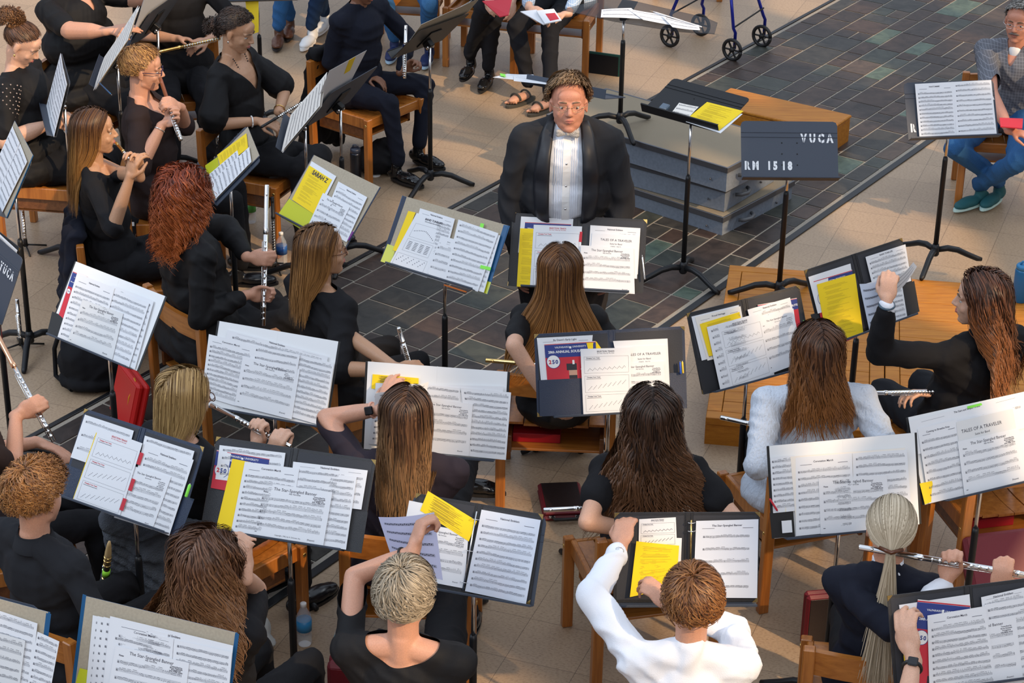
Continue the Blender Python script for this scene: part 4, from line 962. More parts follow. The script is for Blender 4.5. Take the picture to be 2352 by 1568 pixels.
def remesh(parts, vox, smooth=3, wr=0., cut=None, fold=1.):
    """union of closed pieces as one continuous skin"""
    V = []; F = []; n = 0
    for v, f in parts: V.append(v); F += [tuple(i+n for i in q) for q in f]; n += len(v)
    me = bpy.data.meshes.new('tmp'); me.from_pydata(np.vstack(V).tolist(), [], F); me.update()
    o = bpy.data.objects.new('tmp', me); COL.objects.link(o)
    m = o.modifiers.new('r', 'REMESH'); m.mode = 'VOXEL'; m.voxel_size = vox; m.use_smooth_shade = True
    if smooth: s = o.modifiers.new('s', 'SMOOTH'); s.factor = .5; s.iterations = smooth
    dg = bpy.context.evaluated_depsgraph_get(); r = bpy.data.meshes.new_from_object(o.evaluated_get(dg))
    COL.objects.unlink(o); bpy.data.objects.remove(o); bpy.data.meshes.remove(me)
    if wr or cut is not None:
        n = len(r.vertices); co = np.empty(n*3, np.float32); r.vertices.foreach_get('co', co); co = co.reshape(-1, 3).astype(float)
        if wr:
            no = np.empty(n*3, np.float32); r.vertices.foreach_get('normal', no); no = no.reshape(-1, 3)
            s = rng.uniform(0, 6, 9); x, y, z = co.T
            w1 = np.sin(13*x+7*z+s[0]+2*np.sin(9*y+s[1])); w2 = np.sin(31*z*fold+11*x+s[2]+2.2*w1+np.sin(17*y+s[3])); w3 = np.sin(47*x-29*y+s[4]+1.6*w2); w4 = np.sin(70*(x+y)*fold-38*z+2.4*w1+s[5])
            d = wr*(.9*w1+1.0*(1-np.abs(w2))*1.6-.8+.5*w3+.35*(1-np.abs(w4)))
            d = np.maximum(d, -wr*.9)
            co += no*d[:, None]; r.vertices.foreach_set('co', co.astype(np.float32).ravel())
        if cut is not None:
            import bmesh
            bad = cut(co); bm = bmesh.new(); bm.from_mesh(r); bm.verts.ensure_lookup_table()
            bmesh.ops.delete(bm, geom=[bm.verts[i] for i in np.nonzero(bad)[0]], context='VERTS')
            for it in range(14):
                mv = []
                for v_ in bm.verts:
                    if v_.is_boundary:
                        nb_ = [e.other_vert(v_) for e in v_.link_edges if e.is_boundary]
                        if len(nb_) == 2: mv.append((v_, v_.co*.4+(nb_[0].co+nb_[1].co)*.3))
                for v_, c_ in mv: v_.co = c_
            bm.to_mesh(r); bm.free()
    r.update(); r.polygons.foreach_set('use_smooth', [True]*len(r.polygons)); return r
def link(me, name, parent, m):
    me.name = name
    me.materials.clear(); me.materials.append(m)
    o0 = np.array(parent.location); n = len(me.vertices); co = np.empty(n*3, np.float32); me.vertices.foreach_get('co', co)
    co = (co.reshape(-1, 3)-o0.astype(np.float32)); me.vertices.foreach_set('co', co.ravel()); me.update()
    o = bpy.data.objects.new(name, me); COL.objects.link(o); o.parent = parent; return o
def ik(S, W, L1, L2, hint):
    d = W-S; D = np.linalg.norm(d); 
    if D > (L1+L2)*.995: k = D/((L1+L2)*.995); L1 *= k; L2 *= k
    D = max(D, abs(L1-L2)+.01); a = (L1*L1-L2*L2+D*D)/(2*D); h = math.sqrt(max(L1*L1-a*a, 0)); u = unit(d)
    p = np.array(hint, float); p = unit(p-u*(p@u)); return S+u*a+p*h
def hand(w, d, pn, side, curl=(.5, .5, .5, .5), thumb=.5, sc=1., spread=.06):
    """palm, four jointed fingers and a thumb; w wrist, d hand direction, pn palm normal"""
    d = unit(d); pn = unit(np.array(pn, float)-d*(np.array(pn)@d)); s = np.cross(d, pn)*side  # s points to the thumb side
    A = np.stack([s, d, pn], 1); P = [elip(w+d*.048*sc, (.040*sc, .052*sc, .0145*sc), A), caps(w-d*.02*sc, .025*sc, w+d*.02*sc, .023*sc)]
    P.append(caps(w+d*.02*sc+s*.018*sc, .016*sc, w+d*.05*sc+s*.026*sc+pn*.004, .014*sc))
    for i, (o, l, cu) in enumerate(zip((.029, .010, -.010, -.028), (.043, .048, .045, .035), curl)):
        p = w+d*(.088-.004*abs(i-1.2))*sc+s*o*sc; a = .0
        q = w+d*.05*sc+s*o*.8*sc; P.append(caps(q, .0105*sc, p, .0098*sc, 10)); f = spread*(1.5-i)
        for L, r0, r1, k in ((l, .0096, .0086, .75), (l*.62, .0086, .0079, 1.15), (l*.48, .0079, .0066, .8)):
            a += cu*k; v = unit(d*math.cos(a)+pn*math.sin(a)+s*f*math.cos(a)); e = p+v*L*sc; P.append(caps(p, r0*sc, e, r1*sc, 10)); p = e
    p = w+d*.028*sc+s*.026*sc; v = unit(d*.62+s*(.8-.5*thumb)+pn*(.1+.6*thumb)); e = p+v*.040*sc; P.append(caps(p, .0135*sc, e, .0105*sc, 10))
    v = unit(d*.85+s*(.35-.6*thumb)+pn*(.1+.6*thumb)); f = e+v*.030*sc; P.append(caps(e, .0105*sc, f, .0092*sc, 10)); g = f+unit(v+pn*.2*thumb)*.022*sc; P.append(caps(f, .0092*sc, g, .0075*sc, 10))
    return P
def skin(name, c, rough=.5):
    if name in MATS: return MATS[name]
    m = mat(name, c, rough, bump=.05, scale=260, var=.10); b = m.node_tree.nodes['Principled BSDF']
    b.inputs['Subsurface Weight'].default_value = .12; b.inputs['Subsurface Radius'].default_value = (.01, .004, .002); b.inputs['Subsurface Scale'].default_value = .5
    return m
SK = {'fair': skin('skin_fair', (.62, .36, .25)), 'pink': skin('skin_pink', (.58, .30, .20)), 'tan': skin('skin_tan', (.47, .26, .155)), 'ruddy': skin('skin_ruddy', (.56, .25, .165)), 'brown': skin('skin_brown', (.20, .085, .045))}
M_lip = mat('lips', (.42, .13, .11), .45); M_eye = mat('eye_white', (.45, .42, .40), .3); M_iris = mat('iris', (.05, .04, .035), .2)
def cloth(name, c, rough=.85, **k):
    k.setdefault('bump', .12); k.setdefault('scale', 500); m = mat(name, c, rough, **k)
    m.node_tree.nodes['Principled BSDF'].inputs['Specular IOR Level'].default_value = .25; return m
C_blk = cloth('black_cloth', (.0075, .0075, .0095)); C_blk2 = cloth('black_jersey', (.0065, .0065, .008), .7); C_nav = cloth('dark_navy_cloth', (.007, .009, .019)); C_brn = cloth('dark_brown_blouse', (.022, .013, .013))
C_char = cloth('charcoal_shirt', (.014, .015, .019)); C_wht = cloth('white_knit', (.76, .80, .88), bump=.2, scale=300); C_swt = cloth('pale_blue_grey_sweater', (.56, .62, .72), bump=.9, scale=90, stretch=(1, 1, .25))
C_jean = cloth('blue_denim', (.03, .12, .30), bump=.3, scale=400, var=.35); C_jeand = cloth('dark_denim', (.01, .03, .08), bump=.3, scale=400, var=.3); C_plum = cloth('dark_plum_top', (.024, .018, .027)); C_slack = cloth('dark_slacks', (.010, .0105, .014)); C_grey = cloth('grey_wool', (.085, .095, .115), bump=.6, scale=200)
def plaid(name, base, line, sc=38):
    m = bpy.data.materials.new(name); m.use_nodes = True; N = m.node_tree.nodes; L = m.node_tree.links; b = N['Principled BSDF']; b.inputs['Roughness'].default_value = .85
    t = N.new('ShaderNodeTexCoord'); sp = N.new('ShaderNodeSeparateXYZ'); L.new(t.outputs['Object'], sp.inputs[0]); f = None
    for ax, s in (('X', sc), ('Z', sc*.9)):
        mu = N.new('ShaderNodeMath'); mu.operation = 'MULTIPLY'; mu.inputs[1].default_value = s; L.new(sp.outputs[ax], mu.inputs[0])
        fr = N.new('ShaderNodeMath'); fr.operation = 'FRACT'; L.new(mu.outputs[0], fr.inputs[0])
        g = N.new('ShaderNodeMath'); g.operation = 'GREATER_THAN'; g.inputs[1].default_value = .88; L.new(fr.outputs[0], g.inputs[0])
        if f is None: f = g
        else:
            mx = N.new('ShaderNodeMath'); mx.operation = 'MAXIMUM'; L.new(f.outputs[0], mx.inputs[0]); L.new(g.outputs[0], mx.inputs[1]); f = mx
    c = N.new('ShaderNodeMix'); c.data_type = 'RGBA'; c.inputs['A'].default_value = (*base, 1); c.inputs['B'].default_value = (*line, 1); L.new(f.outputs[0], c.inputs['Factor']); L.new(c.outputs['Result'], b.inputs['Base Color']); MATS[name] = m; return m
C_plaid = plaid('grey_plaid', lin(92, 95, 104), lin(126, 130, 140), 60); C_strp = plaid('blue_stripe', lin(150, 175, 205), lin(225, 232, 240), 70)
HM = None
def hair_mat():
    global HM
    if HM: return HM
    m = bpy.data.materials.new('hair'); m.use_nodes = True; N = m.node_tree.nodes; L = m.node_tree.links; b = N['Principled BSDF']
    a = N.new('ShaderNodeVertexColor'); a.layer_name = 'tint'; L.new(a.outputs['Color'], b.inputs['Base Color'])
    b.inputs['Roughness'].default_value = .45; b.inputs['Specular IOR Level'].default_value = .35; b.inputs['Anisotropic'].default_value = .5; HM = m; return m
def hair(parent, Hc, A, style='long', L=.35, c1=(.05, .02, .01), c2=(.2, .09, .03), n=520, wave=0., period=.12, vol=.014, part=0., tie=None, col=(), w=.0042, tip=None, spread=.085, flare=0., sc=1., hl=.30, up=0., back=-.45, keep=None):
    cr = np.array([.083, .104, .094])*sc; cc = np.array([0, -.014, .034])*sc
    rr = np.random.default_rng(int(abs(Hc[0]*9173+Hc[1]*577)*10) % 99991)
    D = rr.normal(size=(n*12, 3)); D /= np.linalg.norm(D, axis=1)[:, None]; x, y, z = D.T; D0 = D
    line = np.where(y > .35, hl+.45*np.clip(y-.35, 0, 1)+.15*(1-np.abs(x)), np.where(y > -.15, -.02+.6*np.clip(y+.15, 0, 1)*.7, back))
    ok = z > line
    if keep is not None: ok &= keep(D)
    D = D[ok][:n]; n = len(D)
    layer = rr.uniform(.1, 1, n)*vol; r = cr+layer[:, None]*.6
    Pl = cc+D*r; X = A[:, 0]; Yv = A[:, 1]; Z = A[:, 2]
    toW = lambda q: Hc+q@A.T
    mul = 3.2 if style in ('short', 'pixie') else 2.6; n = int(n*mul); w = w/mul**.62; D = D0[ok][:n]; n = len(D)
    layer = rr.uniform(.1, 1, n)*vol; r = cr+layer[:, None]*.6; Pl = cc+D*r
    jit = rr.normal(size=(n, 3))
    steps = max(5, int(L/.016)) if style in ('short', 'pixie', 'ear') else max(9, int(L/.02), int(L/period*8) if wave else 0); ln = L*rr.uniform(.68, 1.05, n)
    if style == 'tail': tieW = toW(np.array(tie)); ln = L*rr.uniform(.85, 1.05, n)
    P = toW(Pl); pts = [P.copy()]; down = np.array([0, 0, -1.])
    crown = np.array([part, -.35, .93])
    for k in range(steps):
        loc = (P-Hc)@A; q = (loc-cc)/cr; nl = q/np.linalg.norm(q, axis=1)[:, None]; nW = nl@A.T
        s = k/steps
        if style in ('short', 'pixie'):
            t = nl-crown*(nl@crown)[:, None]; t = t/(np.linalg.norm(t, axis=1)[:, None]+.08); sw = np.array([.25, .35 if style == 'pixie' else .1, 0])
            dl = t+sw+nl*up*.6; d = dl@A.T+jit*.16+rr.normal(size=(n, 3))*.05
        elif style == 'tail':
            to = tieW-P; dist = np.linalg.norm(to, axis=1); to = to/(dist[:, None]+1e-6); passed = dist < .022
            if k == 0: done = np.zeros(n, bool); fan = rr.normal(size=(n, 3))*.045
            done |= passed; d = np.where(done[:, None], down+fan-Yv*.10*max(0, .4-s), to)
        else:
            sx = np.where(nl[:, 0] > part, 1., -1.); topness = np.clip((nl[:, 2]-.25)/.6, 0, 1)
            dl = np.stack([sx*1.0*topness, -.55*topness-.1, -.6*topness+0*sx], 1); dw = dl@A.T; low = np.clip(-(loc[:, 2]+.02)/.10, 0, 1); d = dw+down*(1-topness)[:, None]*1.0+rr.normal(size=(n, 3))*.03-Yv*(low*(loc[:, 1] > -.09)*.55)[:, None]-X*(low*np.clip(np.abs(loc[:, 0])-spread, 0, .2)*np.sign(loc[:, 0])*14)[:, None]+X*(low*flare*np.clip(loc[:, 0]/.07, -1.5, 1.5))[:, None]
            fr = np.clip((nl[:, 1]-.2)*2, 0, 1)*np.clip(1-topness, 0, 1); d += (X*0+(-Yv)*.9)*fr[:, None]*(s < .5)
            d += (nW-0*nW)*.0
        d = d/(np.linalg.norm(d, axis=1)[:, None]+1e-9); P = P+d*(ln/steps)[:, None]
        # keep outside skull, face, neck and body
        for (c_, r_, B_) in [(toW(cc), cr, A), (toW(np.array([0, .02, -.04])*sc), np.array([.068, .075, .09])*sc, A)]+list(col):
            rad = np.array(r_)+(.022 if style == 'tail' and k > 3 and r_[2] != cr[2] else 0)+layer[:, None]*(.8 if style not in ('short', 'pixie') else 1.); g = ((P-c_)@B_)/rad; m = np.linalg.norm(g, axis=1); ins = m < 1
            if ins.any(): g[ins] /= m[ins][:, None]; P[ins] = (c_+(g*rad)@B_.T)[ins]
        if style in ('short', 'pixie'):
            g = ((P-toW(cc))@A)/cr; m = np.linalg.norm(g, axis=1); mx = 1.02+layer/.095+.22*up*s; ins = m > mx
            g[ins] *= (mx/m)[ins][:, None]; P[ins] = (toW(cc)+(g*cr)@A.T)[ins]
            fz = g[:, 2] < back-.25; P[fz] = pts[-1][fz]
        pts.append(P.copy())
    Q = np.stack(pts, 1); K = Q.shape[1]; s = np.linspace(0, 1, K)
    if wave:
        ph = np.round(np.arctan2(D[:, 0], D[:, 1])*2.2)/2.2*3+rr.normal(0, .55, n); arc = s[None, :]*ln[:, None]*2*math.pi/period+ph[:, None]
        T = np.gradient(Q, axis=1); T /= np.linalg.norm(T, axis=2)[:, :, None]+1e-9; o1 = np.cross(T, Yv); o1 /= np.linalg.norm(o1, axis=2)[:, :, None]+1e-6; o2 = np.cross(T, o1)
        am = wave*np.clip(s*2.2-.15, 0, 1)[None, :, None]; out = ((Q-toW(cc))); out /= np.linalg.norm(out, axis=2)[:, :, None]
        Q = Q+am*(o1*np.sin(arc)[:, :, None]+.7*o2*np.cos(arc*1.03)[:, :, None])+out*am*.8
    wd_ = w*(.55+.45*np.minimum(1, s*6))*(1-.75*np.clip((s-.6)/.4, 0, 1)**1.5); T = np.gradient(Q, axis=1); T /= np.linalg.norm(T, axis=2)[:, :, None]+1e-9
    o = Q-toW(cc-np.array([0, 0, .05])); o[:, :, 2] *= .4; nrm = o/(np.linalg.norm(o, axis=2)[:, :, None]+1e-9); S = np.cross(T, nrm); S /= np.linalg.norm(S, axis=2)[:, :, None]+1e-9; nn = np.cross(S, T)
    ww = wd_[None, :, None]*rr.uniform(.7, 1.25, n)[:, None, None]; V = np.stack([Q+S*ww, Q-S*ww], 2)  # n,K,2,3
    V = V.reshape(-1, 3); b0 = (np.arange(n)[:, None]*K+np.arange(K-1)[None, :]).ravel()*2
    F = np.stack([b0, b0+1, b0+3, b0+2], 1)
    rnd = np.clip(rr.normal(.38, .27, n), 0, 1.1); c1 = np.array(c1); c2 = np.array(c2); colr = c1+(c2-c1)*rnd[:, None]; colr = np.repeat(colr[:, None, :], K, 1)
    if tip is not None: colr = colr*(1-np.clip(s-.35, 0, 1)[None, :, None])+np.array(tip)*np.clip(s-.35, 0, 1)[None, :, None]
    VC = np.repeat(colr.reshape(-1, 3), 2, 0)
    # scalp shell under the locks
    m = MB(); m.ell(cc, cr*1.0, M_white, None, 28, 20); E = m.v[0]; dirs = (E-cc)/cr; dx, dy, dz = dirs.T
    ln2 = np.where(dy > .35, hl+.45*np.clip(dy-.35, 0, 1)+.15*(1-np.abs(dx)), np.where(dy > -.15, -.02+.6*np.clip(dy+.15, 0, 1)*.7, back)); keepv = dz > ln2-.04; EW = Hc+E@A.T; nb = len(V)
    FF = [tuple(nb+i for i in f) for f in m.f if all(keepv[i] for i in f)]
    me = bpy.data.meshes.new('hair'); me.from_pydata(np.vstack([V, EW]).tolist(), [], F.tolist()+FF)
    ca = me.color_attributes.new('tint', 'FLOAT_COLOR', 'POINT'); C = np.ones((nb+len(EW), 4), np.float32); C[:nb, :3] = VC; C[nb:, :3] = c1+(c2-c1)*.15; ca.data.foreach_set('color', C.ravel())
    me.polygons.foreach_set('use_smooth', [True]*len(me.polygons)); me.update()
    return link(me, 'hair', parent, hair_mat())
def shoe(parent, a, f, L=.26, m=None, sole=None, name='shoe', w=1.):
    """a ankle point, f forward direction (unit, flat)"""
    m = m or mat('black_shoe', (.012, .012, .014), .22); s = np.cross(f, UP); g = a*[1, 1, 0]+UP*(a[2]-.085); A = np.stack([s, f, UP], 1)
    P = [elip(g+f*(L*.30)+UP*.036, (.046*w, L*.36, .034), A), elip(g-f*.03+UP*.045, (.036*w, .062, .042), A), elip(g+f*L*.5+UP*.030, (.042*w, .07, .027), A), caps(g-f*.02+UP*.06, .036, g-f*.02+UP*.085, .036)]
    o = link(remesh(P, .007, 2), name, parent, m)
    b = MB(); n = 24; pts = []
    for i in range(n):
        t = 2*math.pi*i/n; y = math.cos(t); x = math.sin(t); pts.append(g+f*(L*.28+y*(L*.52))+s*x*(.044*w)*(.8+.2*abs(math.sin(t*.5+.8))))
    V = [p+UP*.0 for p in pts]+[p+UP*.016 for p in pts]; b.add(V, [tuple(range(n)), tuple(range(2*n-1, n-1, -1))]+[(i, n+i, n+(i+1) % n, (i+1) % n) for i in range(n)], sole or m)
    b.build('sole', parent); return o
NP = 0
def person(label, head, yaw=0., hyaw=0., hpitch=8., hroll=0., sk='fair', W=1., B=1., lean=-.06, side=0., hr=None, top=C_blk, sleeve=2., tshape=0., cut=None, topname='top', arms=None, bottom=C_blk, skirt=False, knee=None, ankle=None, stand=False, chair=None, face=False, vox=.007, shoes=True, shoe_m=None, torso=True, glasses=None, legs=True, wr=.0035, pelvis_h=.53, sc=1., brow=(.12, .07, .04), fc=None, sdir=None, neck=.095, nohead=False, seat_z=0.):
    Hc = at(head[0], head[1], head[2]) if len(head) == 3 and abs(head[0])+abs(head[1]) > 40 else np.array(head, float)
    y = R(yaw); Fd = np.array([-math.sin(y), math.cos(y), 0]); Rr = np.array([math.cos(y), math.sin(y), 0])
    hy = R(yaw+hyaw); f0 = np.array([-math.sin(hy), math.cos(hy), 0]); r0 = np.array([math.cos(hy), math.sin(hy), 0]); p_ = R(hpitch)
    hf = f0*math.cos(p_)-UP*math.sin(p_); hu = f0*math.sin(p_)+UP*math.cos(p_); q = R(hroll); hr_ = r0*math.cos(q)+hu*math.sin(q); hu = hu*math.cos(q)-r0*math.sin(q)
    A = np.stack([hr_, hf, hu], 1)  # head axes
    N = Hc-hu*.06-UP*neck*sc-hf*.028; 
    ph = .93 if stand else pelvis_h+seat_z
    Pv = np.array([N[0], N[1], 0])-Fd*lean+Rr*side+UP*ph
    tu = unit(N-Pv); tr = unit(Rr-tu*(Rr@tu)); tf = np.cross(tu, tr); T = np.stack([tr, tf, tu], 1)
    TL = np.linalg.norm(N-Pv); S = N-tu*.045
    root = empty('person', Pv*[1, 1, 0]+UP*seat_z, label, 'person')
    sw = .172*W
    Sh = {'L': S-tr*sw-tu*.025, 'R': S+tr*sw-tu*.025}; Ej = {}; Wj = {}
    chest = [(S-tu*.13+tf*.01*B, np.array([.155*W, .108*B, .155])), (S-tu*.27+tf*.012*B, np.array([.140*W*B, .112*B, .15])), (Pv+tu*.06, np.array([.165*W*B, .125*B, .12])), (Pv-tu*.01-tf*.01, np.array([.18*W*B, .14*B, .10]))]
    def torso_parts(g):
        P = [elip(c, r+g, T) for c, r in chest]
        P.append(caps(Sh['L'], .052*B**.5+g, Sh['R'], .052*B**.5+g)); P.append(caps(S-tu*.02-tf*.01, .062+g, N+tu*.01-tf*.008, .050+g*.8))
        for s_ in 'LR': P.append(caps(N-tu*.01-tf*.01, .045+g*.7, Sh[s_]+tu*.0, .046*B**.4+g))
        for s_ in 'LR': P.append(caps(Sh[s_], .050*B**.4+g, S-tu*.22, .10*B+g*.5))
        return P
    arms = arms or {}; body = []; slv = []
    for s_, sg in (('L', -1), ('R', 1)):
        a = arms.get(s_, {})
        if a is None: continue
        Wt = a.get('w')
        if Wt is None: Wt = Pv+Fd*.27+Rr*sg*.10+UP*.17
        elif len(Wt) == 3 and abs(Wt[0])+abs(Wt[1]) > 40: Wt = at(*Wt)
        Wt = np.array(Wt, float)
        if 'grip' in a:
            gp, ax, sg_ = a['grip']; gp = np.array(gp, float); S_ = unit(ax)*sg_; sd = a.get('sd', -sg); e0 = at(*a['e']) if 'e' in a else Sh[s_]-UP*.25; d_ = np.array(a.get('gd', gp-e0), float); d_ = unit(d_-S_*(d_@S_)); pn_ = np.cross(S_*sd, d_); Wt = gp-d_*.085-pn_*.020; a = dict(a); a['d'] = d_; a['pn'] = pn_; a.setdefault('curl', (1.0, 1.05, 1.1, 1.15)); a.setdefault('thumb', .9)
        if 'e' in a: a = dict(a); a['hint'] = at(*a['e'])-Sh[s_]
        h = a.get('hint'); h = (Rr*sg*.7-UP*.8-Fd*.2) if h is None else np.array(h, float)
        E_ = ik(Sh[s_], Wt, .285*sc, .255*sc, h)
        if 'e' in a:
            E_ = np.array(at(*a['e']), float); l1, l2 = .285*sc, .255*sc; D_ = np.linalg.norm(Wt-Sh[s_]); k_ = max(1., D_/((l1+l2)*.98))
            for _i in range(14): E_ = Sh[s_]+unit(E_-Sh[s_])*l1*k_; E_ = Wt+unit(E_-Wt)*l2*k_
        Ej[s_] = E_; Wj[s_] = Wt; g = a.get('fat', 1.)*B**.5
        kk = a.get('sleeve', sleeve); ku = .86 if kk >= 1 else 1.; kf = .84 if kk > 1.5 else 1.
        body += [caps(Sh[s_], .046*g*ku, E_, .037*g*ku), caps(E_, .038*g*kf, E_*.4+Wt*.6, .033*g*kf), caps(E_*.4+Wt*.6, .033*g*kf, Wt, .0245)]
        hd = a.get('d'); hd = unit(Wt-E_) if hd is None else unit(np.array(hd, float))
        pn = a.get('pn'); pn = (-Rr*sg*.6-UP*.6) if pn is None else np.array(pn, float)
        if not a.get('nohand'): body += hand(Wt+hd*.012, hd, pn, a.get('sd', -sg), a.get('curl', (.55, .6, .65, .7)), a.get('thumb', .6), a.get('sc', 1.))
        k = a.get('sleeve', sleeve)
        if k > 0:
            t = min(k, 1); e1 = Sh[s_]*(1-t)+E_*t; gr = .014+tshape*t; slv.append(caps(Sh[s_], .054*g, e1, .037*g+gr))
            if k > 1: t2 = min(k-1, 1)*.97; e2 = E_*(1-t2)+Wt*t2; slv += [caps(E_, .037*g+.015, E_*.5+e2*.5, .034*g+.014), caps(E_*.5+e2*.5, .034*g+.014, e2, .026*g+.013+tshape*.5)]
    # head
    hp = []; fc = dict(dict(jaw=1., nose=1., lip=1.), **(fc or {})); jw = fc['jaw']
    h = lambda *v: Hc+np.array(v)*sc@A.T
    if not nohead:
        hp = [elip(h(0, -.014, .034), np.array((.076, .096, .088))*sc, A), elip(h(0, .020, -.025), np.array((.063*jw**.55, .071, .085))*sc, A), elip(h(0, .034, -.072), np.array((.045*jw, .048, .038*jw**.5))*sc, A), elip(h(0, .066, -.096), np.array((.020*jw, .017, .015*jw))*sc, A),
              caps(h(0, -.022, -.05), .054*sc, N-tu*.03, .054), caps(h(-.040*jw**.5, .004, -.066), .021*sc, h(-.012*jw, .055, -.098), .016*sc), caps(h(.040*jw**.5, .004, -.066), .021*sc, h(.012*jw, .055, -.098), .016*sc)]
        for sg in (-1, 1): hp.append(elip(h(sg*.078, -.010, -.004), np.array((.009, .017, .029))*sc, A)); hp.append(elip(h(sg*.080, -.004, -.026), np.array((.006, .009, .011))*sc, A))
        if face:
            for sg in (-1, 1): hp += [elip(h(sg*.038, .056, -.030), np.array((.021, .020, .022))*sc, A), caps(h(sg*.016, .084, .021), .0085*sc, h(sg*.046, .071, .021), .0085*sc), elip(h(sg*.010, .098, -.030), np.array((.0075, .008, .006))*sc, A), caps(h(sg*.020, .0835, .0095), .0038*sc, h(sg*.044, .0735, .009), .0038*sc), caps(h(sg*.020, .080, -.008), .0042*sc, h(sg*.044, .071, -.007), .0042*sc)]
            hp += [caps(h(0, .084, .016), .0085*sc, h(0, .105, -.022), .0095*sc*fc['nose']), elip(h(0, .107, -.026), np.array((.0105*fc['nose'], .009, .0085))*sc, A), elip(h(0, .078, -.055), np.array((.026, .014, .020))*sc, A), elip(h(0, .066, .045), np.array((.052, .024, .036))*sc, A)]
    if torso: body += torso_parts(0.)
    body += hp
    link(remesh(body, vox, 2), 'body', root, SK[sk])
    if face:
        for sg in (-1, 1):
            b = MB(); c = h(sg*.0315, .0690, .0010); b.ell(c, (.0120*sc,)*3, M_eye, A); g = unit(h(sg*.0315, .2, -.01)-c); b.ell(c+g*.0082*sc, (.0062*sc, .0048*sc, .0062*sc), M_iris, A); b.build('eye', root)
            b = MB(); b.tube([h(sg*.013, .0925, .0245), h(sg*.030, .0890, .0280), h(sg*.050, .0745, .0225)], [.0035, .0042, .0015], mat('brow_%d' % int(brow[0]*1000), brow, .8), 6); b.build('eyebrow', root)
        b = MB(); b.tube([h(-.021, .0835, -.0575), h(-.010, .0915, -.0535), h(0, .0925, -.0550), h(.010, .0915, -.0535), h(.021, .0835, -.0575)], list(np.array([.0018, .0040, .0038, .0040, .0018])*fc['lip']), M_lip, 8)
        b.tube([h(-.019, .0835, -.0595), h(0, .0915, -.0640), h(.019, .0835, -.0595)], list(np.array([.002, .0050, .002])*fc['lip']), M_lip, 8); b.build('lips', root)
    if glasses:
        gm, kind = glasses; b = MB()
        for sg in (-1, 1):
            c = h(sg*.032, .099, -.001); pts = [c+hr_*.0215*sc*math.cos(t)*(1 if kind == 'oval' else (1.0 if abs(math.cos(t)) > .5 else 1.05))+hu*(.0135 if kind == 'oval' else .0165)*sc*math.sin(t) for t in np.linspace(0, 2*math.pi, 25)]
            b.tube(pts, (.0009 if kind == 'oval' else .0019)*sc, gm, 6); b.tube([h(sg*.053, .097, .004), h(sg*.077, .07, .008), h(sg*.082, -.005, .010), h(sg*.080, -.03, -.004)], .0013 if kind == 'oval' else .002, gm, 6)
        b.tube([h(-.011, .100, .002), h(0, .104, .006), h(.011, .100, .002)], .001 if kind == 'oval' else .0018, gm, 6)
        b.build('glasses', root)
    colliders = [(c, r+.016, T) for c, r in chest[:3]]+[(S-tu*.02, np.array([sw+.02, .060*B, .055]), T), (N+tu*.02, np.array([.058, .06, .06]), T)]
    if hr is not None: hair(root, Hc, A, col=colliders if hr.get('style', 'long') not in ('short', 'pixie') else [], sc=sc, **hr)
    if top is not None and torso:
        cf = None
        if cut is not None: cf = lambda co: cut((co-N)@T)
        g = .014; ptsT = torso_parts(g)
        if not stand: ptsT.append(elip(Pv-tu*.03, np.array([.19*W*B, .155*B, .10])+g, T))
        link(remesh(ptsT+slv, .0085, 3, wr, cf), topname, root, top)
    if legs:
        P = []; ank = []
        for i, (sg, s_) in enumerate(((-1, 'L'), (1, 'R'))):
            hip = Pv+Rr*sg*.085*W-UP*.02
            if stand: kn = hip-UP*.42+Fd*.02+Rr*sg*.015; an = kn-UP*.40-Fd*.01; an[2] = .085
            else:
                kn = Pv+Fd*.42*sc+Rr*sg*.11+UP*-.02 if not (knee and knee[i] is not None) else np.array(at(*knee[i])); an = np.array([*(kn+Fd*.03)[:2], .085+seat_z]) if not (ankle and ankle[i] is not None) else np.array(at(*ankle[i]))
            P += [elip(Pv-UP*.015, (.185*W*B, .15*B, .11), T), caps(hip, .088*B, kn, .062*B**.5), caps(kn, .062*B**.5, an+UP*.05, .048)]; ank.append((an, kn))
        if skirt:
            kl, kr = ank[0][1], ank[1][1]; P.append(caps((Pv+kl)/2, .10, (Pv+kr)/2, .10)); P.append(caps(kl, .08, kr, .08))
            for i in range(5): P.append(caps(kl*(1-i/4)+kr*i/4, .07, (ank[0][0]*(1-i/4)+ank[1][0]*i/4)+UP*.03, .075))
        link(remesh(P, .010, 3, wr*1.2), 'skirt' if skirt else 'trousers', root, bottom)
        if shoes:
            for i, (an, kn) in enumerate(ank):
                f = Fd if not (sdir and sdir[i] is not None) else unit(np.array([*sdir[i], 0.]))
                shoe(root, an, f, m=(shoe_m[0] if shoe_m else None), sole=(shoe_m[1] if shoe_m else None))
    if chair and not stand: place_chair(np.array([N[0], N[1], 0])+Fd*(-lean+chair.get('off', .03))+Rr*side+UP*seat_z, yaw+chair.get('yaw', 0), chair['label'])
    return dict(root=root, Hc=Hc, A=A, N=N, T=T, S=S, Pv=Pv, W=Wj, E=Ej, Fd=Fd, R=Rr, h=h)
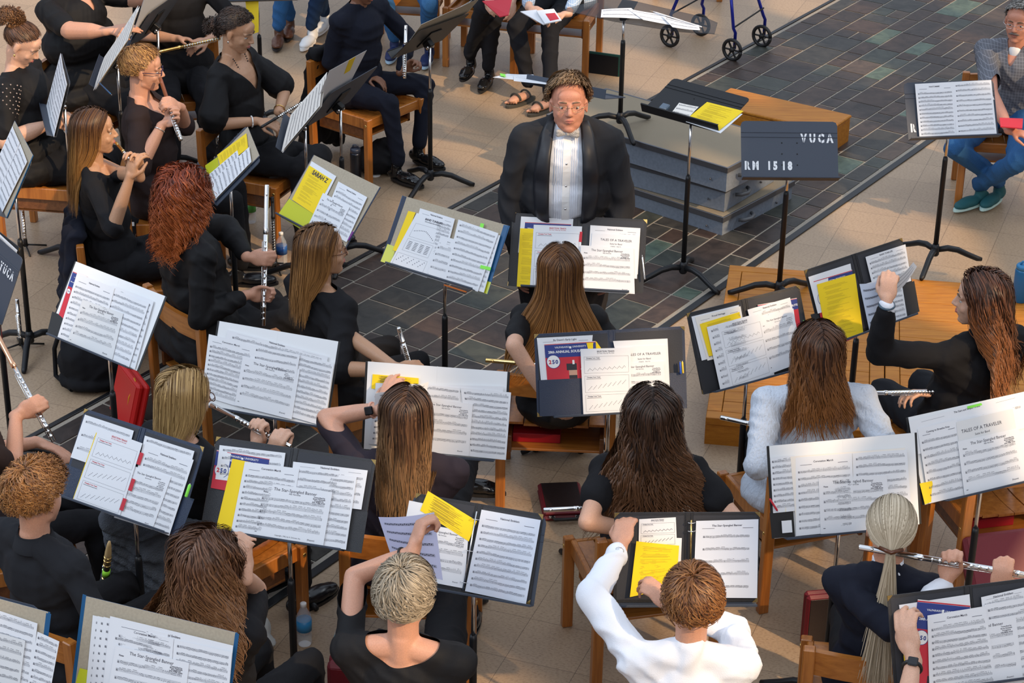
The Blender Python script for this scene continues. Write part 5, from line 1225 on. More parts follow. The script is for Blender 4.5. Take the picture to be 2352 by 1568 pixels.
def bangle(pp, s_, m, name='bracelet', r=.030, th=.0035, dial=None, t=.04):
    """band around the wrist of a person; dial adds a watch face on the back of the hand"""
    Wt, E_ = pp['W'][s_], pp['E'][s_]; d = unit(Wt-E_); c = Wt-d*t; X = unit(np.cross(d, UP)); Y = np.cross(X, d); b = MB()
    tt = np.linspace(0, 2*math.pi, 22); b.tube([c+X*r*math.cos(a)+Y*r*math.sin(a) for a in tt], th, m, 6); 
    o = b.build(name, pp['root'])
    if dial:
        b = MB(); v = unit(CAM-c); v = unit(v-d*(v@d)); v = v if dial.get('n') is None else unit(np.array(dial['n'])); s = np.cross(d, v)
        if dial.get('round'): b.lathe(c+v*(r-.002), [(.014, 0), (.016, .003), (.016, .007), (.0135, .009)], dial['m'], 20, v)
        else: b.frame(c+v*(r-.002), s, d, v, -.017, .017, -.019, .019, 0, .009, dial['m'], .004)
        b.build('watch_face', pp['root']).parent = o
# ---------------------------------------------------------------- instruments
def flute(a, b_, label, m=None, head=None, name='flute', keys=True, r=.0098, foot=True, grp=None, cat='flute'):
    a = np.array(a); b_ = np.array(b_); d = unit(b_-a); L = np.linalg.norm(b_-a); m = m or M_silver; o = empty(name, a, label, cat, grp)
    k = unit(np.cross(d, np.cross(CAM-a, d))); s = np.cross(d, k)
    b = MB(); b.lathe(a, [(r*.8, 0), (r, .003), (r, L*.30), (r*1.12, L*.302), (r*1.12, L*.345), (r, L*.35)], head or m, 16, d); b.build('head_joint', o)
    b = MB(); b.ell(a+d*L*.07+k*r*.7, (.006, .012, .004), head or m, np.stack([s, d, k], 1)); b.build('lip_plate', o)
    b = MB(); b.lathe(a, [(r, L*.35), (r, L*.86), (r*1.1, L*.862), (r*1.1, L*.875), (r, L*.877), (r, L*.995), (r*.8, L)], m, 16, d); b.build('body_tube', o)
    if keys:
        b = MB(); km = M_silver; b.tube([a+d*L*.40+s*r*1.3+k*.002, a+d*L*.93+s*r*1.3+k*.002], .0016, km, 6)
        for i, t in enumerate(np.linspace(.40, .95, 14)):
            rr_ = .0068 if i % 4 else .0052; c = a+d*L*t+k*r; b.lathe(c, [(rr_*.9, 0), (rr_, .002), (rr_, .0038), (rr_*.6, .0046)], km, 10, k); b.tube([c+k*.002, c+k*.001+s*r*1.3], .0013, km, 5)
        for t in (.45, .6, .8): b.tube([a+d*L*t+k*r, a+d*L*(t+.05)+k*(r+.006)-s*.008], .0018, km, 5)
        b.build('keywork', o)
    return o
# ================================================================ THE CAST
def mix(*k): return dict(label=k[0]) if k else None
CHR = lambda t, **k: dict(label=t, off=.10, **k)
BLH = dict(c1=(.012, .008, .006), c2=(.07, .04, .025))
def Vcut(w=.9, z0=-.14, zt=.02): # V neckline in front
    return lambda q: ((q[:, 1] > -.01) & (np.abs(q[:, 0]) < (q[:, 2]-z0)*w)) | (q[:, 2] > zt)
def Scut(z0=-.055, w=.085, back=True): # scoop neckline
    return lambda q: (q[:, 2] > .012) | ((q[:, 2]-.03 > z0+ (q[:, 0]/w)**2*.05) & (np.abs(q[:, 0]) < w*1.15) & ((q[:, 1] < .03) if back else (q[:, 1] > -.03)))
def Rcut(z=.015): return lambda q: q[:, 2] > z
W_ = lambda x, y, h: at(x, y, h)
def GR(a, b, t, sg, **k):
    a = at(*a); b = at(*b); return dict(grip=(a+(b-a)*t, b-a, sg), **k)
# the straight long-haired girl in the centre
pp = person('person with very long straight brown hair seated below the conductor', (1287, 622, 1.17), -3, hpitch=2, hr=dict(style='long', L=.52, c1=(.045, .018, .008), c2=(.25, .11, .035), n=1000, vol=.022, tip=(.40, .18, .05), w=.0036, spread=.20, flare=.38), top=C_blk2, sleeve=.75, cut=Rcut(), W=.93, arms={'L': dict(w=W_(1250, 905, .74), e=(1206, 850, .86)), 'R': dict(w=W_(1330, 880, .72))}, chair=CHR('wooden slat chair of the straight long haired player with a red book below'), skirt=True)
flute(at(1115, 827, .80), at(1330, 845, .78), 'golden toned flute across the lap of the straight long haired player', M_gold)
# dark wavy hair, puff sleeves
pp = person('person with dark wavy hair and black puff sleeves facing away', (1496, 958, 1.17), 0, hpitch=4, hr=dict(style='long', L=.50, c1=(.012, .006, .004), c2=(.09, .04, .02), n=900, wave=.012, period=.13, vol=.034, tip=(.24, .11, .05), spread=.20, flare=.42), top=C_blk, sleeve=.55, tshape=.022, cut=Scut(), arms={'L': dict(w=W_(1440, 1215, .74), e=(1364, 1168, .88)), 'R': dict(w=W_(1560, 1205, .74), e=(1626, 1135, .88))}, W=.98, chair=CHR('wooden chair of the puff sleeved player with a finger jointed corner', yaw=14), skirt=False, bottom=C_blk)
flute(at(1248, 1171, .70), at(1480, 1160, .72), 'silver flute end resting beside the puff sleeved player', M_silver, keys=False)
# smartwatch, reaching to her music
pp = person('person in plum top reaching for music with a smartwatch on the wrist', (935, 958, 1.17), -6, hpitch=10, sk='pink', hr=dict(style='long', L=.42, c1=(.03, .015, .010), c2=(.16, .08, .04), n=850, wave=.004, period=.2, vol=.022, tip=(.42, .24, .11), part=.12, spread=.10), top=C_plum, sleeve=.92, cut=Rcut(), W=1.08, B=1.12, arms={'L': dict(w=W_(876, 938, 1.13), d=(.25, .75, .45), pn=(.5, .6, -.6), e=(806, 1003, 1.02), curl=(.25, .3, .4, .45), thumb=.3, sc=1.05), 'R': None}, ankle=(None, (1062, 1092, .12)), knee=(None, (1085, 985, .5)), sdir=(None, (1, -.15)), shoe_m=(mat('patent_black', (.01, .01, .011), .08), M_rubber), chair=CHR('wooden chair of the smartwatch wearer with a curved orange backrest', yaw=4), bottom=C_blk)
bangle(pp, 'L', mat('pink_strap', (.75, .40, .30), .5), 'watch_strap', .030, .005, dial=dict(m=mat('watch_glass', (.01, .01, .012), .1)))
# blond bob flutist
pp = person('person with chin length blond bob and glasses playing a silver flute', (428, 915, 1.17), -42, hyaw=-8, hpitch=6, sk='fair', face=True, vox=.006, hr=dict(style='long', L=.20, c1=(.14, .075, .025), c2=(.62, .40, .16), n=800, vol=.022, tip=(.5, .33, .14), w=.004), top=C_blk, sleeve=.0, cut=Scut(), arms={'L': GR((484, 929, 1.13), (668, 1026, 1.05), .60, 1, e=(560, 1090, .92), gd=(.3, .25, 1)), 'R': GR((484, 929, 1.13), (668, 1026, 1.05), .86, 1, e=(640, 1130, .9), gd=(.3, -.1, 1))}, glasses=(mat('tortoise', (.10, .03, .012), .2), 'sq'), chair=CHR('wooden chair of the blond bobbed flutist with a dark front leg'), bottom=C_blk)
flute(at(484, 929, 1.13), at(668, 1026, 1.05), 'silver flute played by the blond bobbed person', M_silver)
# ash blond, short hair, turning a page
pp = person('person with short ash blond hair and scooped black top turning a page', (930, 1372, 1.17), -10, hpitch=8, sk='pink', hr=dict(style='short', L=.115, c1=(.17, .135, .09), c2=(.50, .42, .31), n=1500, vol=.030, up=.10, w=.0042, back=-.55), top=C_blk2, sleeve=.9, cut=Scut(-.075, .12), B=1.2, W=1.1, arms={'L': dict(w=W_(948, 1268, 1.22), d=(.25, .55, .75), pn=(.75, .2, -.4), e=(834, 1346, 1.08), curl=(1.1, 1.15, 1.2, 1.2), thumb=.95, fat=.9, sc=1.1), 'R': None}, ankle=(None, (1072, 1425, .10)), knee=(None, (1040, 1300, .48)), chair=CHR('wooden chair of the ash blond player cut by the bottom edge', yaw=6), bottom=C_blk)
bangle(pp, 'L', M_rubber, 'watch_strap', .029, .005, dial=dict(m=M_silver, round=True))
# white turtleneck
pp = person('person with short chestnut hair in a white turtleneck reaching to a binder', (1590, 1388, 1.17), -2, hpitch=10, sk='pink', hr=dict(style='short', L=.10, c1=(.10, .035, .012), c2=(.36, .16, .05), n=1500, vol=.030, up=.18, w=.004, back=-.5), top=C_wht, sleeve=1.9, wr=.005, topname='turtleneck', B=1.12, W=1.05, arms={'L': dict(w=W_(1425, 1262, 1.12), d=(.15, .75, .55), pn=(.3, .6, -.7), e=(1398, 1395, 1.05), curl=(.7, .7, .75, .8), sc=1.05), 'R': dict(w=W_(1545, 1400, 1.02), d=(-.6, .5, .45), pn=(-.3, .5, -.8), e=(1712, 1500, .92), curl=(.5, .6, .7, .8), sleeve=1.8)}, chair=CHR('wooden chair of the white turtleneck player cut by the bottom edge', yaw=-2), bottom=mat('teal_trousers', (.01, .035, .045), .9))
bangle(pp, 'L', M_gold, 'watch_band', .031, .004, dial=dict(m=M_silver, round=True))
# grey ponytail
pp = person('person with a long grey blond ponytail playing flute in navy jacket', (2046, 1216, 1.17), -8, hpitch=4, sk='pink', hr=dict(style='tail', L=.62, tie=(.0, -.145, -.030), c1=(.30, .24, .16), c2=(.72, .62, .47), n=900, vol=.012, w=.0038), top=C_nav, sleeve=1.75, topname='jacket', W=.95, arms={'L': GR((1972, 1256, 1.13), (2395, 1326, 1.08), .50, 1, e=(2090, 1400, .95), gd=(.5, .3, .9)), 'R': GR((1972, 1256, 1.13), (2395, 1326, 1.08), .78, 1, e=(2300, 1440, .9), gd=(-.1, .3, 1))}, chair=CHR('wooden chair of the grey ponytail flutist at the lower right', yaw=0), bottom=C_blk)
b = MB(); c = pp['h'](0, -.140, -.012); b.tube([c-pp['A'][:, 0]*.040+pp['A'][:, 1]*.018, c-pp['A'][:, 1]*.012, c+pp['A'][:, 0]*.040+pp['A'][:, 1]*.018], .0075, mat('tortoise', (.10, .03, .012), .2), 8); b.build('hair_clip', pp['root'])
link(remesh([caps(pp['N']-UP*.02, .066, pp['N']+UP*.022, .060)], .006, 2, .003), 'collar', pp['root'], C_wht)
b_ = remesh([caps(pp['W']['L']*.75+pp['E']['L']*.25, .045, pp['W']['L']*.95+pp['E']['L']*.05, .038)], .006, 2, .003); link(b_, 'cuff', pp['root'], C_wht)
flute(at(1972, 1256, 1.13), at(2395, 1326, 1.08), 'long silver flute played by the grey ponytail person', M_silver, r=.0105)
# pale sweater
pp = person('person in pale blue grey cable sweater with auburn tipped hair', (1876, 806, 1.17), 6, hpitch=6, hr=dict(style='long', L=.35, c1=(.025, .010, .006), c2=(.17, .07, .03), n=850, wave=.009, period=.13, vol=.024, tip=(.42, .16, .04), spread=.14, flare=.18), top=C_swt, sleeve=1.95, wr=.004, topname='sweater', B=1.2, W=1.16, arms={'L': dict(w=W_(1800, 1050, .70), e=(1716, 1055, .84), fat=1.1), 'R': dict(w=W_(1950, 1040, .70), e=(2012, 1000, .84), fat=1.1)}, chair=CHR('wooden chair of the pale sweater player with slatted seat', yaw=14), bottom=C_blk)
flute(at(1654, 958, .82), at(1850, 1000, .74), 'silver flute poking out left of the pale sweater player', M_silver, keys=False)
# black jacket, turning pages at right
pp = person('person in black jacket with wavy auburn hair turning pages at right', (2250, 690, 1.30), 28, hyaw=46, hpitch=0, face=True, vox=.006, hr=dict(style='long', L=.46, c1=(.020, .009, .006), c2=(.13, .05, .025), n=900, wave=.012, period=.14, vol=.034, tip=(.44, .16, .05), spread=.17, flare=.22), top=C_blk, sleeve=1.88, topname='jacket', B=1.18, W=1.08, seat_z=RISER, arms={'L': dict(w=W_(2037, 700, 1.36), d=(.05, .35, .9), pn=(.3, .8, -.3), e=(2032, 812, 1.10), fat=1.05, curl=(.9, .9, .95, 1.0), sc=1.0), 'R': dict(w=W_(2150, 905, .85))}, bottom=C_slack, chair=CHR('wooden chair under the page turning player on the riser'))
bangle(pp, 'L', mat('beaded_bracelet', (.05, .09, .13), .3), 'bracelet', .030, .006, t=.0)
link(remesh([caps(pp['W']['L']*.86+pp['E']['L']*.14, .036, pp['W']['L']*.97+pp['E']['L']*.03, .034)], .006, 2, .003), 'cuff', pp['root'], C_wht)
flute(at(1978, 903, .88), at(2150, 899, .88), 'silver flute lying across the lap of the black jacketed player', M_silver)
# glasses, long highlighted hair
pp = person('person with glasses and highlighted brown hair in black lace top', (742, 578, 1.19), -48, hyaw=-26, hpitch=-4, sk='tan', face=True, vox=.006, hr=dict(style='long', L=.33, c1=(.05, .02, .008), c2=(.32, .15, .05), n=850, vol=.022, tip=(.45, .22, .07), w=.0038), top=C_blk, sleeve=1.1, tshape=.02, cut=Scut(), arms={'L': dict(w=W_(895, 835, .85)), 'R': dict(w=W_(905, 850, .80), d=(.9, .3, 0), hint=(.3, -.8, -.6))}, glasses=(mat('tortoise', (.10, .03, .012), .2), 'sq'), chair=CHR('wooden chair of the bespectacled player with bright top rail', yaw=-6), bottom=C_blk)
flute(at(915, 752, .95), at(945, 850, .72), 'short silver piccolo held low by the bespectacled player', M_silver, head=M_silver)
# red curls
pp = person('person with curly copper red hair holding a silver flute upright', (432, 455, 1.22), -58, hyaw=0, hpitch=6, sk='pink', hr=dict(style='long', L=.29, c1=(.09, .014, .006), c2=(.40, .085, .025), n=1100, wave=.017, period=.07, vol=.058, tip=(.72, .20, .05), w=.0036, spread=.20), top=C_blk2, sleeve=1.85, cut=Scut(-.06, .13), B=1.3, W=1.15, wr=.005, arms={'L': GR((613, 424, 1.25), (605, 748, .62), .52, -1, e=(520, 560, .95), fat=1.1), 'R': GR((613, 424, 1.25), (605, 748, .62), .78, -1, e=(450, 670, .85), fat=1.1)}, chair=CHR('wooden chair of the copper haired player with finger jointed top', yaw=6), bottom=C_blk, skirt=True)
flute(at(613, 424, 1.25), at(605, 748, .62), 'silver flute held upright by the copper haired person', M_silver, r=.011)
# straight brown hair piccolo player
pp = person('person with straight brown hair and black blazer playing a piccolo', (218, 304, 1.22), -80, hyaw=2, hpitch=-2, sk='tan', face=True, vox=.005, hr=dict(style='long', L=.42, c1=(.03, .012, .008), c2=(.17, .08, .03), n=850, vol=.018, tip=(.50, .24, .06), w=.0036), top=C_blk, sleeve=1.0, topname='blazer', cut=Vcut(), W=.95, arms={'R': dict(w=W_(296, 415, 1.10), d=(.25, .1, .95), pn=(.5, .6, .1), e=(278, 505, .92), curl=(.7, .75, .9, 1.0)), 'L': dict(w=W_(322, 405, 1.10), d=(-.1, 0, 1), pn=(-.3, -.6, .2), hint=(.5, .4, -1), curl=(.8, .85, .9, .95), sd=-1)}, chair=CHR('wooden chair under the black blazer wearer, mostly hidden'), bottom=C_blk, skirt=True)
flute(at(266, 327, 1.17), at(318, 388, 1.10), 'small dark piccolo played by the black blazer wearer', mat('grenadilla', (.02, .015, .012), .3), head=M_gold, r=.008)
# pixie cut
pp = person('person with ginger pixie cut and dark glasses playing a wooden flute', (330, 160, 1.24), -86, hyaw=0, hpitch=4, sk='pink', face=True, vox=.005, hr=dict(style='pixie', L=.075, c1=(.16, .07, .03), c2=(.62, .33, .10), n=1300, vol=.020, up=.30, w=.0034, back=-.45, hl=.42), top=C_brn, sleeve=1.05, tshape=.01, cut=Vcut(.75, -.17), B=1.15, arms={'R': GR((368, 180, 1.22), (416, 322, .98), .62, -1, e=(325, 345, .90)), 'L': GR((368, 180, 1.22), (416, 322, .98), .42, 1, e=(450, 290, .95))}, glasses=(mat('dark_violet_frame', (.02, .01, .06), .2), 'sq'), chair=CHR('wooden chair under the ginger pixie haired flutist'), bottom=C_blk)
flute(at(368, 180, 1.22), at(416, 322, .98), 'wooden flute with silver keys played by the pixie haired person', M_silver, head=mat('cocus_wood', (.22, .07, .03), .3), r=.0105)
bangle(pp, 'R', M_silver, 'bracelet', .031, .003, t=.03)
# dark hair with necklace
pp = person('person with dark curly tied hair and necklace looking down', (545, 72, 1.24), -112, hyaw=2, hpitch=16, sk='tan', face=True, vox=.005, hr=dict(style='tail', L=.10, tie=(.0, -.135, -.02), c1=(.010, .007, .006), c2=(.06, .035, .025), n=850, vol=.016, wave=.005, period=.05, w=.0036), top=C_blk2, topname='dress', sleeve=.85, tshape=.045, cut=Vcut(.7, -.20), arms={'R': dict(w=W_(590, 278, .78), d=(.9, -.3, 0), pn=(.3, .2, -.8), hint=(-.6, -.6, -.6), curl=(.8, .9, 1, 1)), 'L': dict(w=W_(640, 258, .78), d=(.7, -.6, .0), pn=(-.3, -.5, -.5), hint=(.6, .6, -.4), curl=(.7, .8, .9, .9))}, chair=CHR('wooden chair under the necklace wearer, draped with a black coat'), bottom=C_blk, skirt=True)
hair(pp['root'], pp['h'](0, -.128, -.045), pp['A'], style='short', L=.10, c1=(.012, .008, .006), c2=(.07, .04, .03), n=330, vol=.02, up=.35, wave=.010, period=.04, sc=.52, back=-.95, hl=-.9)
b = MB(); c = pp['h'](0, -.122, .006); tt = np.linspace(0, 2*math.pi, 24); b.tube([c+pp['A'][:, 0]*.030*math.cos(a)+pp['A'][:, 2]*.030*math.sin(a) for a in tt], .009, mat('scrunchie', (.30, .36, .52), .9, bump=.8, scale=80, var=.6), 8); b.build('scrunchie', pp['root'])
b = MB(); N = pp['N']; T_ = pp['T']; 
for k in range(31):
    a = -math.pi*.5+math.pi*k/30; q = N+T_@np.array([.060*math.sin(a)*1.05, .045+.052*math.cos(a), -.005-.14*math.cos(a)**1.2]); b.ell(q, (.0042,)*3, M_black, None, 8, 6)
b.build('necklace', pp['root'])
bangle(pp, 'R', M_white, 'bracelet', .031, .004, t=.03); bangle(pp, 'L', M_gold, 'bracelet', .031, .003, t=.03)
b = MB(); b.ell(pp['h'](.082, -.006, -.045), (.005, .005, .008), M_silver); b.build('earring', pp['root'])
flute(at(600, 292, .80), at(694, 235, .82), 'short dark piccolo held in the lap of the necklace wearer', mat('grenadilla', (.02, .015, .012), .3), head=M_rubber, r=.008)
# seated behind, flute on lap, head out of frame
pp = person('person in black button shirt holding a golden flute, head out of frame', (395, -100, 1.27), -165, hpitch=10, sk='fair', hr=dict(style='short', L=.07, n=400, up=.2, **BLH), top=C_blk, sleeve=.95, cut=Rcut(), B=1.2, W=1.1, arms={'R': dict(w=W_(400, 88, .84), d=(.75, -.1, .0), pn=(.2, -.3, -.8), hint=(-1, .1, -.5), curl=(.6, .7, .8, .8)), 'L': dict(w=W_(478, 92, .80), d=(-.5, -.6, 0), pn=(-.5, 0, -.6), hint=(1, .2, -.4))}, chair=CHR('wooden chair under the black shirted golden flute holder'), bottom=C_slack)
flute(at(364, 119, .86), at(505, 88, .84), 'golden toned flute held on the lap at the upper left', M_gold, r=.0105)
b = MB()
for i in range(3): b.ell(pp['S']+pp['T']@np.array([0, .135, -.12-.09*i]), (.006,)*3, M_white, None, 8, 6)
b.build('shirt_buttons', pp['root'])
# large standing-size person, upper left, head out of frame
pp = person('large person in black short sleeves with a blue pin, head out of frame', (165, -75, 1.27), -118, hpitch=10, sk='pink', hr=dict(style='short', L=.06, n=300, up=.1, **BLH), top=C_blk2, sleeve=.80, cut=Vcut(.5, -.12), B=1.5, W=1.3, arms={'R': dict(w=W_(245, 72, 1.03), d=(.9, .15, .15), pn=(.2, .3, -.8), hint=(-.9, -.6, -.5), fat=1.2, curl=(.2, .25, .3, .3), sc=1.1), 'L': dict(w=W_(335, -8, 1.12), d=(.8, .2, .3), hint=(.4, .8, -.5), fat=1.2)}, chair=CHR('wooden chair under the large black clad person, hidden by clothing'), bottom=C_blk, skirt=True)
b = MB(); c = pp['S']+pp['T']@np.array([-.02, .150, -.10]); b.tube([c, c+[.012, 0, -.02], c+[-.004, 0, -.035], c+[.012, 0, -.05]], .006, mat('blue_ribbon', (.10, .45, .75), .4), 8); b.build('ribbon_pin', pp['root'])
# bun hair, lace sleeves, left edge
pp = person('person with a curled brown bun and black lace sleeves looking down', (52, 102, 1.20), -98, hyaw=0, hpitch=30, sk='fair', face=True, vox=.006, hr=dict(style='tail', L=.06, tie=(0, -.11, .07), c1=(.04, .018, .010), c2=(.18, .08, .035), n=750, vol=.012, w=.0036), top=C_blk2, sleeve=.85, tshape=.004, cut=Scut(-.06, .12), B=1.35, W=1.15, arms={'R': dict(w=W_(112, 285, .82), hint=(-.5, -.6, -1), fat=1.2), 'L': dict(w=W_(140, 262, .85))}, chair=CHR('wooden chair under the bun haired person at left'), bottom=C_blk, skirt=True)
hair(pp['root'], pp['h'](0, -.115, .085), pp['A'], style='short', L=.11, c1=(.05, .02, .01), c2=(.30, .14, .05), n=380, vol=.02, up=.35, wave=.012, period=.05, sc=.55, back=-.95, hl=-.9)
b = MB(); b.ell(pp['h'](.082, 0, -.045), (.006, .006, .009), M_gold); b.build('earring', pp['root'])
# lace dots on the sleeve
b = MB(); S_, E_ = pp['T']@np.array([.0, 0, 0])+pp['S'], pp['E']['R']; sh = pp['S']+pp['T'][:, 0]*.172*1.15-pp['T'][:, 2]*.025; ax = unit(E_-sh)
for i in range(9):
    for j in range(12):
        a = 2*math.pi*(j+.5*(i % 2))/12; X = unit(np.cross(ax, UP)); Y = np.cross(ax, X); c = sh+ax*(-.02+.022*i)+(X*math.cos(a)+Y*math.sin(a))*(.084-.0022*i); b.ell(c, (.0045,)*3, mat('lace_thread', (.35, .28, .25), .7), None, 6, 4)
b.build('lace_trim', pp['root'])
# young man with watch
pp = person('young person in black shirt with a dark watch, legs apart, upper middle', (838, -38, 1.20), -128, hyaw=-4, hpitch=22, lean=.05, sk='brown', face=True, vox=.006, hr=dict(style='short', L=.03, n=500, up=.4, **BLH), top=C_nav, topname='shirt', sleeve=1.93, cut=Rcut(.02), W=1.08, B=1.05, arms={'R': dict(w=W_(840, 172, .60), d=(.85, -.5, -.1), pn=(.1, -.2, -1), hint=(-1, -.3, .1), curl=(.35, .45, .55, .6)), 'L': dict(w=W_(920, 165, .62), d=(.5, .1, .4), hint=(.6, .5, -.3), curl=(1, 1, 1.1, 1.1))}, knee=((975, 195, .50), (893, 238, .50)), ankle=((965, 345, .10), (915, 385, .10)), chair=CHR('wooden chair of the young watch wearer near the top middle', yaw=0), bottom=C_nav, shoe_m=(mat('patent_black', (.01, .01, .011), .08), M_rubber))
bangle(pp, 'R', M_rubber, 'watch_strap', .031, .006, dial=dict(m=mat('olive_watch', (.05, .045, .02), .3), round=True))
flute(at(932, 58, 1.0), at(929, 180, .68), 'silver flute held upright by the young watch wearer', M_silver, r=.0105)
# ginger curls, charcoal shirt
pp = person('person with tousled ginger hair and charcoal collared shirt', (88, 1140, 1.17), -38, hpitch=6, sk='pink', hr=dict(style='short', L=.10, c1=(.12, .045, .014), c2=(.46, .22, .07), n=1500, vol=.030, up=.28, wave=.006, period=.05, w=.004, back=-.42), top=C_char, topname='shirt', sleeve=1.95, cut=Rcut(.03), W=1.1, B=1.08, wr=.0045, arms={'L': None, 'R': dict(w=W_(215, 1430, .66), hint=(.5, -.8, -.3))}, chair=CHR('wooden chair of the ginger haired shirt wearer'), bottom=C_blk)
b = MB(); N = pp['N']; Fd = pp['Fd']
tt = np.linspace(0, 2*math.pi, 24, endpoint=False); V = [N-UP*.035+np.array([math.cos(a)*.083, math.sin(a)*.083, 0]) for a in tt]+[N+UP*.018+np.array([math.cos(a)*.066, math.sin(a)*.066, 0]) for a in tt]+[N+UP*.012+np.array([math.cos(a)*.058, math.sin(a)*.058, 0]) for a in tt]
b.add(V, [(i+k*24, (i+1) % 24+k*24, (i+1) % 24+24+k*24, i+24+k*24) for k in range(2) for i in range(24)], C_char, True); b.build('collar', pp['root'])
# wavy brown hair playing, lower left
pp = person('person with shoulder length wavy brown hair raising both hands to play', (478, 1295, 1.17), -26, hpitch=10, sk='fair', hr=dict(style='long', L=.36, c1=(.045, .018, .010), c2=(.22, .10, .05), n=900, wave=.016, period=.12, vol=.036, tip=(.42, .20, .08), spread=.17, flare=.40), top=C_blk, sleeve=.8, cut=Scut(), W=.98, arms={'R': dict(w=W_(566, 1325, 1.12), d=(-.05, .35, .9), pn=(-.5, .3, -.1), e=(598, 1545, .66), curl=(.6, .7, .75, .8)), 'L': dict(w=W_(520, 1330, 1.1), d=(.2, .4, .9), hint=(-.5, .3, -1))}, chair=CHR('wooden chair of the wavy brown haired player'), bottom=C_blk)
flute(at(538, 1238, 1.25), at(563, 1300, 1.05), 'dark woodwind held before the face of the wavy haired player', mat('grenadilla', (.02, .015, .012), .3), r=.012, cat='woodwind')
# left edge flute holder
pp = person('person cut off by the left edge holding a flute in one fist', (-75, 870, 1.20), -70, hpitch=6, sk='pink', hr=dict(style='short', L=.08, n=300, up=.2, **BLH), top=C_brn, sleeve=.7, cut=Rcut(), arms={'R': GR((-15, 752, 1.22), (124, 1014, .80), .68, 1, e=(-20, 1100, .85), gd=(.3, .3, 1)), 'L': dict(w=W_(85, 1015, .72), d=(.8, -.2, -.2), pn=(0, -.3, -1), hint=(.3, .5, -1), curl=(.3, .3, .35, .4))}, chair=CHR('wooden chair at the left edge, out of sight'), bottom=C_blk)
flute(at(-15, 752, 1.22), at(124, 1014, .80), 'silver flute with wood toned head held at the left edge', M_silver, head=mat('rose_gold', (.75, .42, .25), .2, 1.), r=.0105)
# hand at bottom right
pp = person('person at the bottom right corner, only a wrist with dark smartwatch visible', (2215, 1700, 1.17), -5, sk='fair', hr=dict(style='short', L=.06, n=300, up=.2, **BLH), top=C_blk, sleeve=.7, cut=Rcut(), arms={'L': dict(w=W_(2098, 1512, 1.05), d=(-.22, .55, .75), pn=(.6, .6, -.3), hint=(-.6, -.5, -1), curl=(.55, .65, .75, .8), thumb=.6, sc=1.15), 'R': {}}, chair=CHR('wooden chair below the bottom right corner of the picture'))
bangle(pp, 'L', M_rubber, 'watch_strap', .030, .007, dial=dict(m=mat('watch_glass', (.01, .01, .012), .1)))
